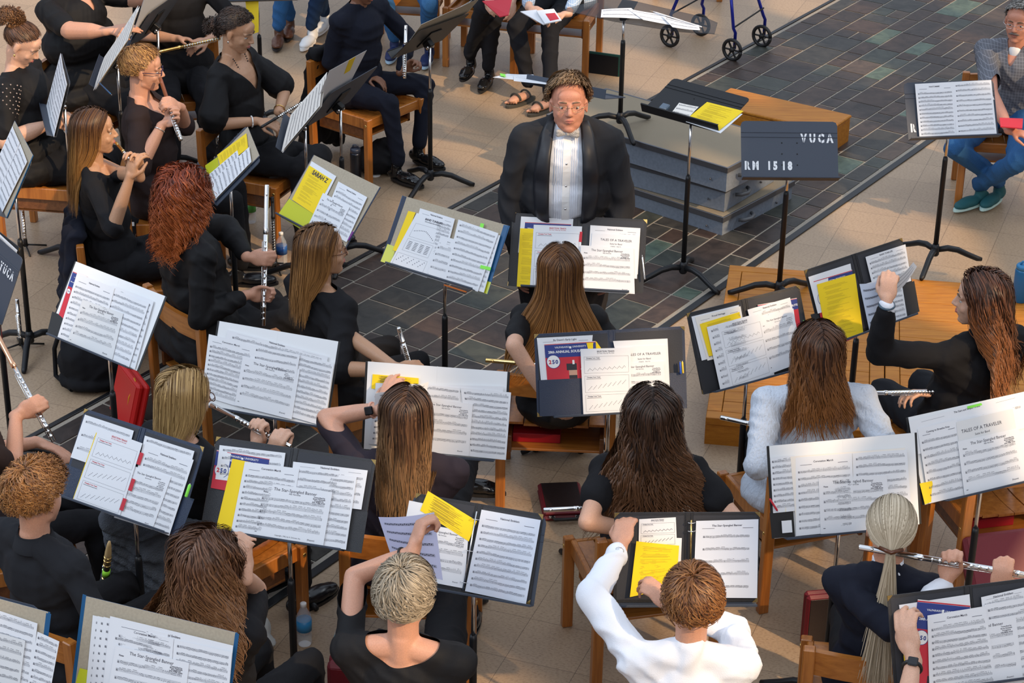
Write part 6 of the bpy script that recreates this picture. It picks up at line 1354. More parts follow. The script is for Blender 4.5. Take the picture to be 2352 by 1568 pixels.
# ---------------------------------------------------------------- the conductor
pp = person('conductor in black tuxedo with silver bow tie and rimless glasses', (1306, 238, 1.70), 178, hyaw=4, hpitch=4, sk='ruddy', face=True, vox=.0045, stand=True, W=1.42, B=1.38, lean=0, hr=dict(style='short', L=.085, c1=(.10, .055, .028), c2=(.42, .27, .15), n=1500, vol=.026, up=.55, wave=.004, period=.05, w=.0032, back=-.35, hl=.42), brow=(.22, .14, .09), top=None, arms={'L': dict(w=(0, 0, 0), hint=(0, 1, 0))}, glasses=(mat('gold_wire', (.55, .42, .25), .25, 1.), 'oval'), bottom=C_blk, legs=False, torso=False, sc=1.04) if False else None
def conductor():
    Hh = 1.69; Hc = at(1306, 240, Hh); yaw = 178; y = R(yaw); Fd = np.array([-math.sin(y), math.cos(y), 0]); Rr = np.array([math.cos(y), math.sin(y), 0]); fl = Hc*[1, 1, 0]
    # arms hang at the sides
    aw = {'L': fl-Rr*.225+Fd*.12+UP*.97, 'R': fl+Rr*.225+Fd*.12+UP*.97}
    pp = person('conductor in black tuxedo with silver bow tie and rimless glasses', Hc, yaw, hyaw=4, hpitch=-9, fc=dict(jaw=1.22, nose=1.25, lip=.75), sk='ruddy', face=True, vox=.0045, stand=True, W=1.10, B=1.15, lean=-.02, neck=.052, hr=dict(style='short', L=.080, c1=(.12, .07, .035), c2=(.46, .31, .18), n=1700, vol=.026, up=.45, w=.0030, back=-.30, hl=.52), brow=(.22, .14, .09), top=C_wht, topname='dress_shirt', sleeve=.0, cut=lambda q: (np.abs(q[:, 0]) > .125) | (q[:, 1] < 0), wr=.003, arms={s: dict(w=aw[s], hint=(-Fd*.5+Rr*(-.6 if s == 'L' else .6)), d=(Fd*.5-UP*.85), pn=(Rr*(1 if s == 'L' else -1)), curl=(.4, .45, .5, .55)) for s in 'LR'}, glasses=(mat('gold_wire', (.55, .42, .25), .25, 1.), 'oval'), bottom=C_blk, sc=1.05)
    N, T, S, Pv = pp['N'], pp['T'], pp['S'], pp['Pv']; root = pp['root']; tr, tf, tu = T[:, 0], T[:, 1], T[:, 2]; W, B = 1.12, 1.22; sw = .172*W
    g = .034; ch = [(S-tu*.13+tf*.01, (.155*W, .108*B, .155)), (S-tu*.27+tf*.012, (.140*W*B, .112*B, .15)), (Pv+tu*.06, (.165*W*B*.95, .125*B, .12)), (Pv-tu*.08, (.175*W*B*.95, .135*B, .13))]
    P = [elip(c, np.array(r)+g, T) for c, r in ch]; Sh = {'L': S-tr*sw-tu*.025, 'R': S+tr*sw-tu*.025}
    P += [caps(Sh['L'], .072, Sh['R'], .072), caps(Pv-tu*.05, .24, Pv-tu*.22, .22)]
    for s_ in 'LR':
        sg2 = -1 if s_ == 'L' else 1
        P += [caps(N+tu*.022-tf*.012+tr*sg2*.045, .046, Sh[s_]+tu*.012, .070), caps(N-tu*.02-tf*.02, .066, Sh[s_], .074), caps(Sh[s_], .082, pp['E'][s_], .066), caps(pp['E'][s_], .066, pp['W'][s_]+UP*.03, .050), caps(Sh[s_], .080, S-tu*.25, .15)]
    def cut(co):
        q = (co-N)@T; x, yf, z = q.T; inner_ = (x*x+(yf+.01)**2 < .066**2) & (z > -.02)
        hw = np.interp(-z, [-.05, .02, .10, .22, .38, .52, .60], [.060, .070, .078, .082, .080, .070, .05])
        return ((yf > .0) & (np.abs(x) < hw) & (z > -.62)) | inner_
    me = remesh(P, .009, 3, .004, cut); link(me, 'tuxedo_jacket', root, mat('tuxedo_wool', (.007, .0075, .011), .8, bump=.1, scale=500))
    # find jacket front surface for lapels by sampling its vertices
    nv = len(me.vertices); co = np.empty(nv*3, np.float32); me.vertices.foreach_get('co', co); co = co.reshape(-1, 3)+np.array(root.location); q = (co-N)@T; fr = q[q[:, 1] > .02]
    def surf(x, z):
        d = (fr[:, 0]-x)**2+(fr[:, 2]-z)**2; i = np.argsort(d)[:6]; return fr[i, 1].mean()
    sat = mat('black_satin', (.010, .011, .016), .5)
    for sg in (-1, 1):
        zs = np.linspace(.045, -.60, 26); inner = np.interp(-zs, [-.05, .02, .10, .22, .38, .52, .60], [.060, .070, .078, .082, .080, .070, .05]); wd = np.interp(-zs, [-.05, .0, .12, .25, .42, .55, .60], [.035, .055, .070, .078, .062, .03, .004]); V = []
        for i, z in enumerate(zs):
            for k in range(6):
                x = inner[i]-.004+wd[i]*k/5; yy = surf(sg*x, z)+.006+.006*math.sin(math.pi*k/5); V.append(N+T@np.array([sg*x, yy, z]))
        b = MB(); F = [(i*6+k, i*6+k+1, i*6+7+k, i*6+6+k) for i in range(25) for k in range(5)]; b.add(V, F, sat, True); o = b.build('lapel', root); so_ = o.modifiers.new('s', 'SOLIDIFY'); so_.thickness = .004
    # shirt placket, studs, wing collar, bow tie, pins
    me = [c for c in root.children if c.name.startswith('dress_shirt')][0].data; nv = len(me.vertices); co = np.empty(nv*3, np.float32); me.vertices.foreach_get('co', co); co = co.reshape(-1, 3)+np.array(root.location); q = (co-N)@T; fr = q[q[:, 1] > .0]
    b = MB(); zs = np.linspace(-.02, -.58, 24); V = []
    for z in zs:
        for x in (-.018, -.017, .017, .018): V.append(N+T@np.array([x, surf(x, z)+(.005 if abs(x) < .0175 else .0), z]))
    b.add(V, [(i*4+k, i*4+k+1, i*4+5+k, i*4+4+k) for i in range(23) for k in range(3)], M_white); 
    for x0 in (-.055, -.045, -.035, -.026, .026, .035, .045, .055):
        V = []
        for z in zs:
            for x in (x0-.001, x0, x0+.001): V.append(N+T@np.array([x, surf(x, z)+(.004 if x == x0 else .001), z]))
        b.add(V, [(i*3+k, i*3+k+1, i*3+4+k, i*3+3+k) for i in range(23) for k in range(2)], C_wht)
    b.build('pleated_placket', root)
    for z in (-.13, -.24, -.35, -.46): b = MB(); b.lathe(N+T@np.array([0, surf(0, z)+.005, z]), [(.005, 0), (.0055, .002), (.003, .004)], M_chrome, 10, tf); b.build('shirt_stud', root)
    link(remesh([caps(N+tu*.0, .068, N+tu*.045+tf*.006, .064)], .005, 1), 'wing_collar', root, mat('collar_white', (.8, .83, .9), .7))
    bt = mat('silver_brocade', (.50, .48, .46), .4, .2, bump=.5, scale=300, var=.3); c = N+T@np.array([0, .098, .004])
    for sg in (-1, 1):
        P = [caps(c+tr*sg*.008, .009, c+tr*sg*.043+tu*.007, .013), caps(c+tr*sg*.008, .009, c+tr*sg*.043-tu*.008, .013), caps(c+tr*sg*.045+tu*.009, .010, c+tr*sg*.045-tu*.010, .010)]
        link(remesh(P, .004, 2, .001), 'bow_tie_wing', root, bt)
    b = MB(); b.ell(c+tf*.004, (.010, .011, .012), bt, T); b.build('bow_tie_knot', root)
    x = -.125
    b = MB(); z = -.12; b.lathe(N+T@np.array([x, surf(x, z)+.012, z]), [(.010, 0), (.010, .002), (.005, .004)], M_gold, 6, tf); b.build('gold_pin', root)
    b = MB(); z = -.17; p0 = N+T@np.array([x-.005, surf(x, z)+.016, z]); b.tube([p0+tu*.022, p0+tr*.010, p0-tr*.006-tu*.016, p0+tr*.008-tu*.036], .0055, mat('blue_ribbon', (.10, .45, .75), .4), 8); b.build('ribbon_pin', root)
    for z in (-.50, -.60): b = MB(); b.lathe(N+T@np.array([.075, surf(.075, z)+.004, z]), [(.009, 0), (.010, .002), (.008, .004)], M_rubber, 12, tf); b.build('jacket_button', root)
conductor()
# ---------------------------------------------------------------- plaid man and audience legs
pp = person('person in grey plaid shirt and jeans with a moustache at right', (2340, 50, 1.13), 152, hyaw=2, hpitch=2, lean=.12, sk='ruddy', face=True, vox=.005, fc=dict(jaw=1.15, nose=1.2, lip=.7), hr=dict(style='short', L=.04, c1=(.10, .09, .08), c2=(.35, .33, .31), n=900, up=.2, vol=.012, hl=.45), brow=(.12, .10, .09), top=C_plaid, topname='shirt', sleeve=.85, tshape=.012, cut=Vcut(.45, -.08, .03), B=1.22, W=1.12, arms={'R': dict(w=W_(2318, 300, .72), d=(.6, -.4, 0), hint=(-.8, .4, -.4), fat=1.1), 'L': dict(w=W_(2400, 305, .72), hint=(1, .2, -.3), fat=1.1)}, glasses=(M_chrome, 'oval'), knee=((2335, 372, .48), (2192, 340, .48)), ankle=((2248, 440, .10), (2292, 432, .10)), sdir=((-.8, -.6), (-.6, -.8)), bottom=C_jean, chair=dict(label='wooden chair of the plaid shirt wearer at the right edge', off=.16, yaw=20), shoe_m=(mat('teal_knit', (.01, .10, .12), .7, bump=.3, scale=300), mat('mint_sole', (.55, .78, .75), .6)))
b = MB(); h = pp['h']; b.tube([h(-.032, .088, -.052), h(-.012, .100, -.043), h(0, .102, -.042), h(.012, .100, -.043), h(.032, .088, -.052)], [.003, .007, .006, .007, .003], mat('grey_moustache', (.16, .13, .12), .9), 8); b.build('moustache', pp['root'])
link(remesh([elip(pp['N']+pp['T']@np.array([0, .030, -.055]), (.052, .040, .075), pp['T'])], .006, 1), 'undershirt', pp['root'], M_white)
def legs_only(label, knees, ankles, hip, yaw, bottom, shoe_m, W=1.0, sandal=False, top=C_blk, hands=None, sk='fair', chair=None, sleeve=1.9):
    Hc = np.array(at(*hip)); y = R(yaw); Fd = np.array([-math.sin(y), math.cos(y), 0])
    Hd = Hc+UP*(1.24-hip[2])+Fd*.02
    pp = person(label, Hd, yaw, hpitch=12, sk=sk, hr=dict(style='short', L=.05, n=250, up=.2, **BLH), top=top, cut=Rcut(), B=1.15, W=1.05, sleeve=sleeve, arms=hands or {}, knee=knees, ankle=ankles, bottom=bottom, shoes=not sandal, shoe_m=shoe_m, chair=chair, vox=.007)
    if sandal:
        for k in ankles:
            a = at(*k); f = unit(Fd+np.array([-.5, 0, 0]))
            P = [elip(a+f*.08-UP*.045, (.040, .11, .028), np.stack([np.cross(f, UP), f, UP], 1))]+[caps(a+f*.15+np.cross(f, UP)*(.025-.013*i)-UP*.055, .010, a+f*(.195-.012*i)+np.cross(f, UP)*(.028-.014*i)-UP*.060, .009) for i in range(5)]
            link(remesh(P, .0045, 1), 'foot', pp['root'], SK['pink'])
            b = MB(); s = np.cross(f, UP); n = 20; pts = [a*[1, 1, 0]+f*(.07+.145*math.cos(t))+s*.048*math.sin(t) for t in np.linspace(0, 2*math.pi, n, endpoint=False)]
            V = pts+[p+UP*.018 for p in pts]; m = mat('olive_sandal', (.06, .055, .045), .8); b.add(V, [tuple(range(n-1, -1, -1)), tuple(range(n, 2*n))]+[(i, (i+1) % n, n+(i+1) % n, n+i) for i in range(n)], m)
            for t in (.02, .12): c = a+f*t-UP*.045; b.tube([c+s*.046*math.cos(q)+UP*.038*math.sin(q) for q in np.linspace(0, math.pi, 9)], .007, m, 6)
            b.build('sandal', pp['root'])
    return pp
blk_sh = (mat('patent_black', (.01, .01, .011), .08), M_rubber)
legs_only('audience person in blue jeans and navy running shoes', ((985, 10, .50), (880, -12, .50)), ((985, 112, .10), (905, 100, .10)), (945, -75, .55), 172, C_jean, (mat('navy_mesh_shoe', (.008, .02, .09), .6), mat('pale_blue_sole', (.45, .66, .85), .5)), chair=CHR('audience chair behind the blue jeans wearer'))
legs_only('audience person in black trousers holding a red program', ((1130, 45, .50), (1110, 18, .62)), ((1122, 165, .10), (1080, 140, .16)), (1135, -45, .55), 165, C_slack, blk_sh, top=C_blk, hands={'R': dict(w=W_(1120, -8, .72), hint=(-1, .2, -.3)), 'L': dict(w=W_(1178, 2, .74), hint=(1, .2, -.3))}, chair=CHR('audience chair under the black trousered person'))
legs_only('audience person in striped shirt and sandals reading a booklet', ((1265, 62, .50), (1185, 62, .50)), ((1262, 222, .09), (1212, 203, .09)), (1300, -30, .55), 160, C_slack, None, sandal=True, top=C_strp, hands={'R': dict(w=W_(1215, 18, .78), d=(.5, -.6, 0), hint=(-1, .2, -.3)), 'L': dict(w=W_(1305, 32, .76), d=(-.8, -.3, 0), pn=(0, -.3, -1), hint=(1, .2, -.3))}, chair=CHR('audience chair under the striped shirt and sandals wearer', yaw=6))
legs_only('audience person in jeans and brown boots at the top', ((655, -50, .5), (632, -60, .5)), ((640, 72, .10), (665, 50, .10)), (640, -150, .55), 180, C_jean, (mat('brown_boot', (.10, .035, .015), .4), M_rubber), chair=None)
legs_only('audience person in dark jeans and white sneakers at the top', ((740, -45, .5), (720, -60, .5)), ((715, 72, .10), (745, 40, .10)), (850, -150, .55), 165, C_jeand, (mat('white_sneaker', (.72, .74, .76), .6), M_white), chair=None)
# ================================================================ THINGS ON THE FLOOR, IN RACKS AND IN HANDS
def in_rack(ch_label, dx, dy, w, d, h, m, label, spine=None, yaw=0., z=.298):
    c = [o for o in COL.objects if o.get('label') == ch_label][0]; a = c.rotation_euler.z; X = np.array([math.cos(a+yaw), math.sin(a+yaw), 0]); Y = np.array([-X[1], X[0], 0]); X0 = np.array([math.cos(a), math.sin(a), 0]); Y0 = np.array([-X0[1], X0[0], 0])
    return book(np.array(c.location)+X0*dx+Y0*dy+UP*z, X, Y, w, d, h, m, label, spine)
def book(o, X, Y, w, d, h, m, label, spine=None, Z=UP, cat='book'):
    r = empty('book', o, label, cat); Z = np.array(Z, float)
    b = MB(); b.frame(o, X, Y, Z, -w/2+.004, w/2-.004, -d/2+.002, d/2-.004, .003, h-.003, M_paper2); b.build('pages', r)
    b = MB()
    for z0, z1 in ((0, .003), (h-.003, h)): b.frame(o, X, Y, Z, -w/2, w/2, -d/2, d/2, z0, z1, m, .001)
    b.frame(o, X, Y, Z, -w/2, w/2, -d/2-.003, -d/2+.001, 0, h, m, .002); b.build('cover', r)
    if spine:
        V, F = text_geo(spine, .01); b = MB(); s = h*.55; b.add([o+X*v[0]*s+Z*(h*.3+v[1]*s)-Y*(d/2+.0038) for v in V], F, M_cream); b.build('spine_lettering', r)
    return r
def bottle(p, label, lab=(.05, .2, .6), h=.205, r=.032):
    o = empty('water_bottle', p, label, 'bottle'); g = mat('clear_plastic', (.75, .82, .88), .05, **{'Alpha': .28, 'Specular IOR Level': .9})
    b = MB(); b.lathe(p, [(r*.8, 0), (r, .01), (r*.94, .02), (r, .035), (r*.95, .05), (r, .065), (r, h*.62), (r*.9, h*.72), (r*.45, h*.86), (r*.38, h*.93)], g, 20); b.build('bottle', o)
    b = MB(); b.lathe(p+UP*h*.36, [(r*1.02, 0), (r*1.02, h*.25)], mat('label_%d' % int(lab[1]*100+lab[0]*1000), lab, .4), 20); b.build('label_band', o)
    b = MB(); b.lathe(p+UP*h*.91, [(r*.42, 0), (r*.42, .016), (r*.36, .018)], M_white, 16); b.build('cap', o)
    return o
bottle(at(577, 510), 'green labelled water bottle on the floor beside the pixie haired flutist', (.10, .45, .08))
bottle(at(648, 608), 'blue labelled water bottle on the floor by the slate walkway', (.02, .10, .35))
bottle(at(700, 1478), 'blue labelled water bottle standing near the bottom of the picture', (.03, .25, .55))
bottle(at(786, 1520), 'water bottle half hidden behind the chair of the ash blond player', (.05, .35, .45))
def tumbler(p, label, m, lid, h=.25, r=.036):
    o = empty('tumbler', p, label, 'bottle'); b = MB(); b.lathe(p, [(r*.85, 0), (r*.9, .004), (r, h*.5), (r, h*.82), (r*.9, h*.88)], m, 24); b.build('body', o)
    b = MB(); b.lathe(p+UP*h*.86, [(r*.92, 0), (r*.92, h*.09), (r*.8, h*.12)], lid, 24); b.build('lid', o)
    b = MB(); b.tube([p+UP*h*.97+[-.02, 0, 0], p+UP*h*1.06+[-.012, 0, 0], p+UP*h*1.06+[.012, 0, 0], p+UP*h*.97+[.02, 0, 0]], .006, lid, 8); b.build('carry_loop', o)
tumbler(at(818, 424), 'dark steel tumbler on the floor by the young watch wearer', mat('dark_steel', (.03, .035, .05), .3, .8), mat('blue_black_lid', (.02, .03, .06), .4))
tumbler(at(2342, 690, RISER), 'blue tumbler with pale rim on the oak riser at the right edge', mat('blue_enamel', lin(20, 100, 150), .35), mat('blue_lid', lin(40, 120, 170), .4), h=.22, r=.045)
def case(p, X, Y, Z, w, d, h, m, edge, label, handle=True, cat='instrument case', name='instrument_case'):
    r = empty(name, p, label, cat); b = MB(); b.frame(p, X, Y, Z, -w/2, w/2, -d/2, d/2, 0, h*.47, edge, .012); b.build('lower_shell', r)
    b = MB(); b.frame(p, X, Y, Z, -w/2, w/2, -d/2, d/2, h*.49, h, edge, .012); b.frame(p, X, Y, Z, -w/2+.015, w/2-.015, -d/2+.015, d/2-.015, h, h+.003, m, .002); b.build('lid', r)
    if handle:
        b = MB(); q = p-Y*d/2+Z*h*.48; b.tube([q-X*.06, q-X*.05-Y*.025, q+X*.05-Y*.025, q+X*.06], .008, M_rubber, 8); b.build('handle', r)
        b = MB()
        for s in (-.3, .3): b.frame(p-Y*d/2+X*w*s, X, Y, Z, -.014, .014, -.005, .001, h*.38, h*.60, M_chrome, .001)
        b.build('latch', r)
    return r
M_mar = mat('maroon_vinyl', (.16, .006, .015), .45, bump=.1, scale=300); M_drk = mat('dark_brown_vinyl', (.020, .012, .012), .4, bump=.1, scale=300)
def axes(deg, tilt=0.): a = R(deg); return np.array([math.cos(a), math.sin(a), 0]), np.array([-math.sin(a), math.cos(a), 0])
X_, Y_ = axes(6)
case(at(1290, 1162), X_, Y_, UP, .20, .27, .055, M_drk, M_mar, 'flat maroon case with dark lid on the floor behind the center chair')
# maroon cases standing upright
X_, Y_ = axes(10)
case(at(1885, 1468), X_, UP, -Y_, .19, .26, .06, M_drk, M_mar, 'upright dark case with maroon edge under the pale sweater chair', handle=False).location
for o in [o for o in COL.objects if o.get('label', '').startswith('upright dark case')]: o.location.z += .13
X_, Y_ = axes(14)
place_chair(at(2262, 1312), 14, 'wooden chair at the right edge with a red book in its rack')
case(at(2290, 1405)+UP*.20, X_, unit(UP*.75+Y_*.66), unit(-Y_*.75+UP*.66), .36, .34, .08, M_mar, M_mar, 'large maroon instrument case leaning under the right edge chair')
in_rack('wooden chair at the right edge with a red book in its rack', -.06, -.02, .22, .16, .045, mat('bright_red_cloth', (.42, .008, .02), .5), 'thick red hymnal in the rack of the right edge chair')
in_rack('wooden slat chair of the straight long haired player with a red book below', -.09, -.06, .22, .16, .045, mat('bright_red_cloth', (.42, .008, .02), .5), 'crimson hymnal lying in the rack of the center chair')
in_rack('wooden chair of the pale sweater player with slatted seat', .04, -.05, .26, .18, .04, mat('black_brown_cover', (.02, .014, .010), .5), 'dark brown hymnal in the rack of the sweater player chair', spine='LUTHERAN BOOK')
in_rack('wooden chair of the bespectacled player with bright top rail', .0, -.03, .24, .17, .04, mat('black_brown_cover', (.02, .014, .010), .5), 'dark book in the rack beside the green cloth', yaw=.2)
link_ = remesh([elip(at(782, 968, .36), (.07, .06, .02))], .008, 2, .004); r = empty('folded_cloth', at(782, 968, .35), 'folded dark green cloth on the chair of the bespectacled player', 'cloth'); link(link_, 'cloth', r, mat('dark_green_cloth', (.005, .05, .035), .9))
# red upright case with orange loop
b0 = at(318, 972); X_, Y_ = axes(-62)
case(b0+UP*.14, X_, unit(UP*.95+Y_*.25), np.cross(X_, unit(UP*.95+Y_*.25)), .30, .27, .07, mat('scarlet_vinyl', (.62, .012, .010), .4), mat('scarlet_vinyl', (.62, .012, .010), .4), 'scarlet case standing upright behind the blond bobbed flutist', handle=False)
b = MB(); a = at(308, 868, .30); b.tube([a, a+[.01, .0, -.03], a+[-.03, -.01, -.10], a+[-.04, -.01, -.16]], .004, mat('orange_cord', (.85, .35, .02), .5), 6); tag(b.build('loop_cord', origin=a), 'orange loop cord hanging over the scarlet case', 'cord')
X_, Y_ = axes(-4)
case(at(790, 1600)+UP*.10, X_, UP, -Y_, .10, .24, .10, M_mar, M_mar, 'maroon case standing at the bottom beside the ash blond player', handle=False)
# soft bags
def bag(parts, label, m=C_blk, name='bag', cat='bag', wr=.006, vox=.012, patch=None, strap=None):
    p0 = parts[0][0].mean(0); p0 = np.array([p0[0], p0[1], 0]); r = empty(name, p0, label, cat); link(remesh(parts, vox, 3, wr), 'fabric_body' if name == 'bag' else 'cloth', r, m)
    if strap: b = MB(); b.tube([np.array(q) for q in strap], .012, m, 8); b.build('strap', r)
    if patch: o, X, Y, Z = patch; b = MB(); b.frame(o, X, Y, Z, -.028, .028, -.012, .012, 0, .002, M_white, .001); b.build('brand_patch', r)
    return r
p = at(215, 885); bag([elip(p+UP*.14, (.17, .12, .15)), elip(p+UP*.26+[.02, .02, 0], (.13, .10, .12)), elip(p+UP*.05, (.18, .13, .06))], 'large slouching black bag on the floor below the shadowed folder', strap=[p+[-.15, -.02, .30], at(125, 800, .18), at(128, 862, .02), at(165, 895, .03), p+[-.1, -.08, .04]])
p = at(312, 590); bag([elip(p+UP*.18, (.13, .09, .17)), elip(p+UP*.08+[0, -.03, 0], (.12, .09, .09))], 'black backpack with white patch behind the copper haired person', patch=(p+[0, -.118, .26], np.array([1., 0, 0]), UP, np.array([0, -1., 0])))
p = at(868, 395); bag([elip(p+UP*.09, (.17, .13, .10)), elip(p+UP*.16+[.04, .02, 0], (.09, .08, .06))], 'black bag on the floor between the feet of the young watch wearer')
p = at(605, 420); bag([elip(p+UP*.05, (.05, .06, .05)), elip(p+UP*.10, (.035, .045, .035))], 'small black pouch on the floor beside the green labelled bottle')
# coats draped on chairs
def drape(chair_label, label, m, w=.30, drop=.62, off=0., z=.74, seat=True):
    c = [o for o in COL.objects if o.get('label') == chair_label][0]; a = c.rotation_euler.z; X = np.array([math.cos(a), math.sin(a), 0]); Y = np.array([-X[1], X[0], 0]); o = np.array(c.location)+X*off; z0 = z+c.location.z
    P = [caps(o-Y*.25-X*w+UP*z0, .045, o-Y*.25+X*w+UP*z0, .045)]
    for i in range(7):
        t = -w+2*w*i/6; P.append(caps(o-Y*(.27+.02*(i % 2))+X*t+UP*z0, .045, o-Y*(.33+.02*(i % 2))+X*t*1.12+UP*(z0-drop+.05*math.sin(i*2.1)), .050))
    r = empty('draped_coat', o*[1, 1, 0]-Y*.3, label, 'coat'); link(remesh(P, .012, 4, .008), 'cloth', r, m)
drape('wooden chair of the young watch wearer near the top middle', 'black coat draped over the chair of the young watch wearer', C_blk, w=.20)
drape('wooden chair under the black blazer wearer, mostly hidden', 'dark navy coat draped over the blazer wearer chair', C_nav, w=.20, drop=.60)
drape('wooden chair of the wavy brown haired player', 'grey wool coat draped behind the wavy brown haired player', C_grey, w=.22, drop=.5) if False else None
p = at(350, 1400); P = []
for i in range(9):
    q0 = at(262+26*i, 1190+4*i, .72-.01*i); q1 = at(268+24*i, 1350+6*i, .30); P.append(caps(q0, .045, q1+[0, 0, .03*math.sin(i*1.9)], .055))
P.append(caps(at(262, 1190, .73), .05, at(470, 1220, .66), .05))
bag(P, 'grey wool coat draped over a chair behind the clarinet', C_grey, 'draped_coat', 'coat', .010)
P = [elip(at(600, 1455, .04)+[0, 0, .03], (.045, .05, .05)), caps(at(595, 1435, .1), .02, at(618, 1475, .02), .025)]
bag(P, 'crumpled pale cloth lying under a chair near the bottom', mat('pale_cloth', (.55, .58, .58), .8), 'crumpled_cloth', 'cloth', .006, .008)
b = MB(); p = at(862, 403); b.lathe(p, [(.032, 0), (.034, .003), (.030, .006)], M_white, 20); tag(b.build('cup_lid', origin=p), 'white plastic cup lid on the floor by the black bag', 'lid')
# instruments on stands
def peg(p, label, h=.10):
    r = empty('instrument_stand', p, label, 'instrument stand'); b = MB(); b.lathe(p+UP*.02, [(.014, 0), (.012, .03), (.007, h)], M_rubber, 12); b.build('peg', r)
    for k in range(4): a = .4+k*math.pi/2; b = MB(); b.tube([p+UP*.03, p+[math.cos(a)*.12, math.sin(a)*.12, .006]], .005, M_rubber, 6); b.build('leg', r)
for (x, y), (x2, y2), m, hd, l1, l2 in (((60, 572), (54, 405), M_silver, M_silver, 'silver flute standing upright beside the upper left folder', 'four legged peg stand under the upper left flute'), ((50, 800), (44, 690), M_silver, M_silver, 'short silver piccolo standing upright at the left edge', 'four legged peg stand at the left edge'), ((505, 395), (497, 222), M_silver, mat('cocus_wood', (.22, .07, .03), .3), 'wooden flute with silver joints standing upright behind the yellowish folder', 'peg stand under the upright wooden flute'), ((272, 300), (268, 165), M_silver, M_silver, 'silver flute standing upright behind the pixie haired flutist', 'peg stand under the flute behind the pixie haired flutist'), ((632, 615), (631, 455), mat('grenadilla', (.02, .015, .012), .3), M_rubber, 'black piccolo standing upright by the blue labelled bottle', 'peg stand of the black piccolo')):
    p = at(x, y); peg(p, l2); d = at(x2, y2, 0); top = None
    for hh in np.arange(.2, 1.2, .01):
        q = px(p+UP*hh)
        if q[1] <= y2: top = hh; break
    flute(p+UP*(top or .6), p+UP*.06, l1, m, head=hd, r=.0105)
p = at(240, 1470); peg(p, 'peg stand under the black clarinet'); r = empty('clarinet', p+UP*.1, 'black clarinet with lime band standing beside the ginger haired person', 'clarinet')
pts = [at(238, 1372, .42), at(251, 1246, .74)]; d = unit(pts[1]-pts[0]); L = np.linalg.norm(pts[1]-pts[0]); gm = mat('grenadilla', (.02, .015, .012), .3)
b = MB(); b.lathe(pts[0]-d*.3, [(.030, 0), (.018, .06), (.013, .12), (.0125, .3+L*.25), (.013, .3+L*.5), (.014, .3+L*.62)], gm, 18, d); b.build('body_tube', r)
b = MB(); b.lathe(pts[0]+d*L*.42, [(.0155, 0), (.0155, L*.10)], mat('lime_band', (.35, .85, .05), .6), 18, d); b.build('lime_band', r)
b = MB()
for t in (.25, .36, .60, .68, .74): b.lathe(pts[0]+d*L*t, [(.0150, 0), (.0160, .003), (.0150, .006)], M_gold, 18, d)
b.build('ring', r)
b = MB(); b.lathe(pts[0]+d*L*.62, [(.014, 0), (.0135, L*.2), (.009, L*.34), (.005, L*.40)], mat('mouthpiece_tan', (.55, .38, .18), .4), 16, d); b.build('mouthpiece', r)
b = MB(); kx = unit(np.cross(d, (0, 1, 0)))
for t in (.05, .12, .19, .5, .56): b.lathe(pts[0]+d*L*t+kx*.012, [(.007, 0), (.007, .004), (.004, .005)], M_silver, 10, kx)
b.build('keywork', r)
# booklets in hands
def booklet(q, h, label, m, m2=None, th=.006):
    c = [at(x, y, h+dz) for x, y, dz in q]; n = unit(np.cross(c[1]-c[0], c[3]-c[0])); n = n if n[2] > 0 else -n; r = empty('booklet', np.mean(c, 0), label, 'booklet')
    b = MB(); V = [*c, *[v-n*th for v in c]]; b.add(V, [(0, 1, 2, 3), (7, 6, 5, 4)]+[(i, 4+i, 4+(i+1) % 4, (i+1) % 4) for i in range(4)], m); b.build('cover', r)
    if m2: b = MB(); cc_ = np.mean(c, 0); V = [cc_+(v-cc_)*.55+n*.001+(c[2]-cc_)*.25 for v in c]; b.add(V, [(0, 1, 2, 3), (3, 2, 1, 0)], m2); b.build('printed_panel', r)
booklet([(1108, 2, 0), (1176, -2, 0), (1168, 34, 0), (1148, 38, -.02)], .80, 'red program with white disc on the lap of the black trousered person', M_red, M_white)
booklet([(1195, 26, 0), (1232, 22, .02), (1262, 52, 0), (1248, 56, 0)], .80, 'open white booklet held by the sandals wearer, left page', M_paper)
booklet([(1232, 24, .02), (1272, 20, .01), (1290, 46, 0), (1252, 54, 0)], .81, 'open booklet with red picture held by the sandals wearer, right page', M_paper, M_red)
booklet([(2296, 270, 0), (2350, 272, 0), (2348, 294, 0), (2298, 290, 0)], .78, 'small red booklet in the hand of the plaid shirt wearer', M_red)
X_, Y_ = axes(-20)
case(at(1385, 170)+UP*.02, X_, UP, -Y_, .26, .28, .012, C_blk, mat('dark_green_edge', (.005, .06, .05), .6), 'black panel with green edge under the sandals wearer chair', handle=False, cat='panel', name='chair_panel')
place_chair(at(1580, -20), 175, 'empty audience chair behind the blue walker')
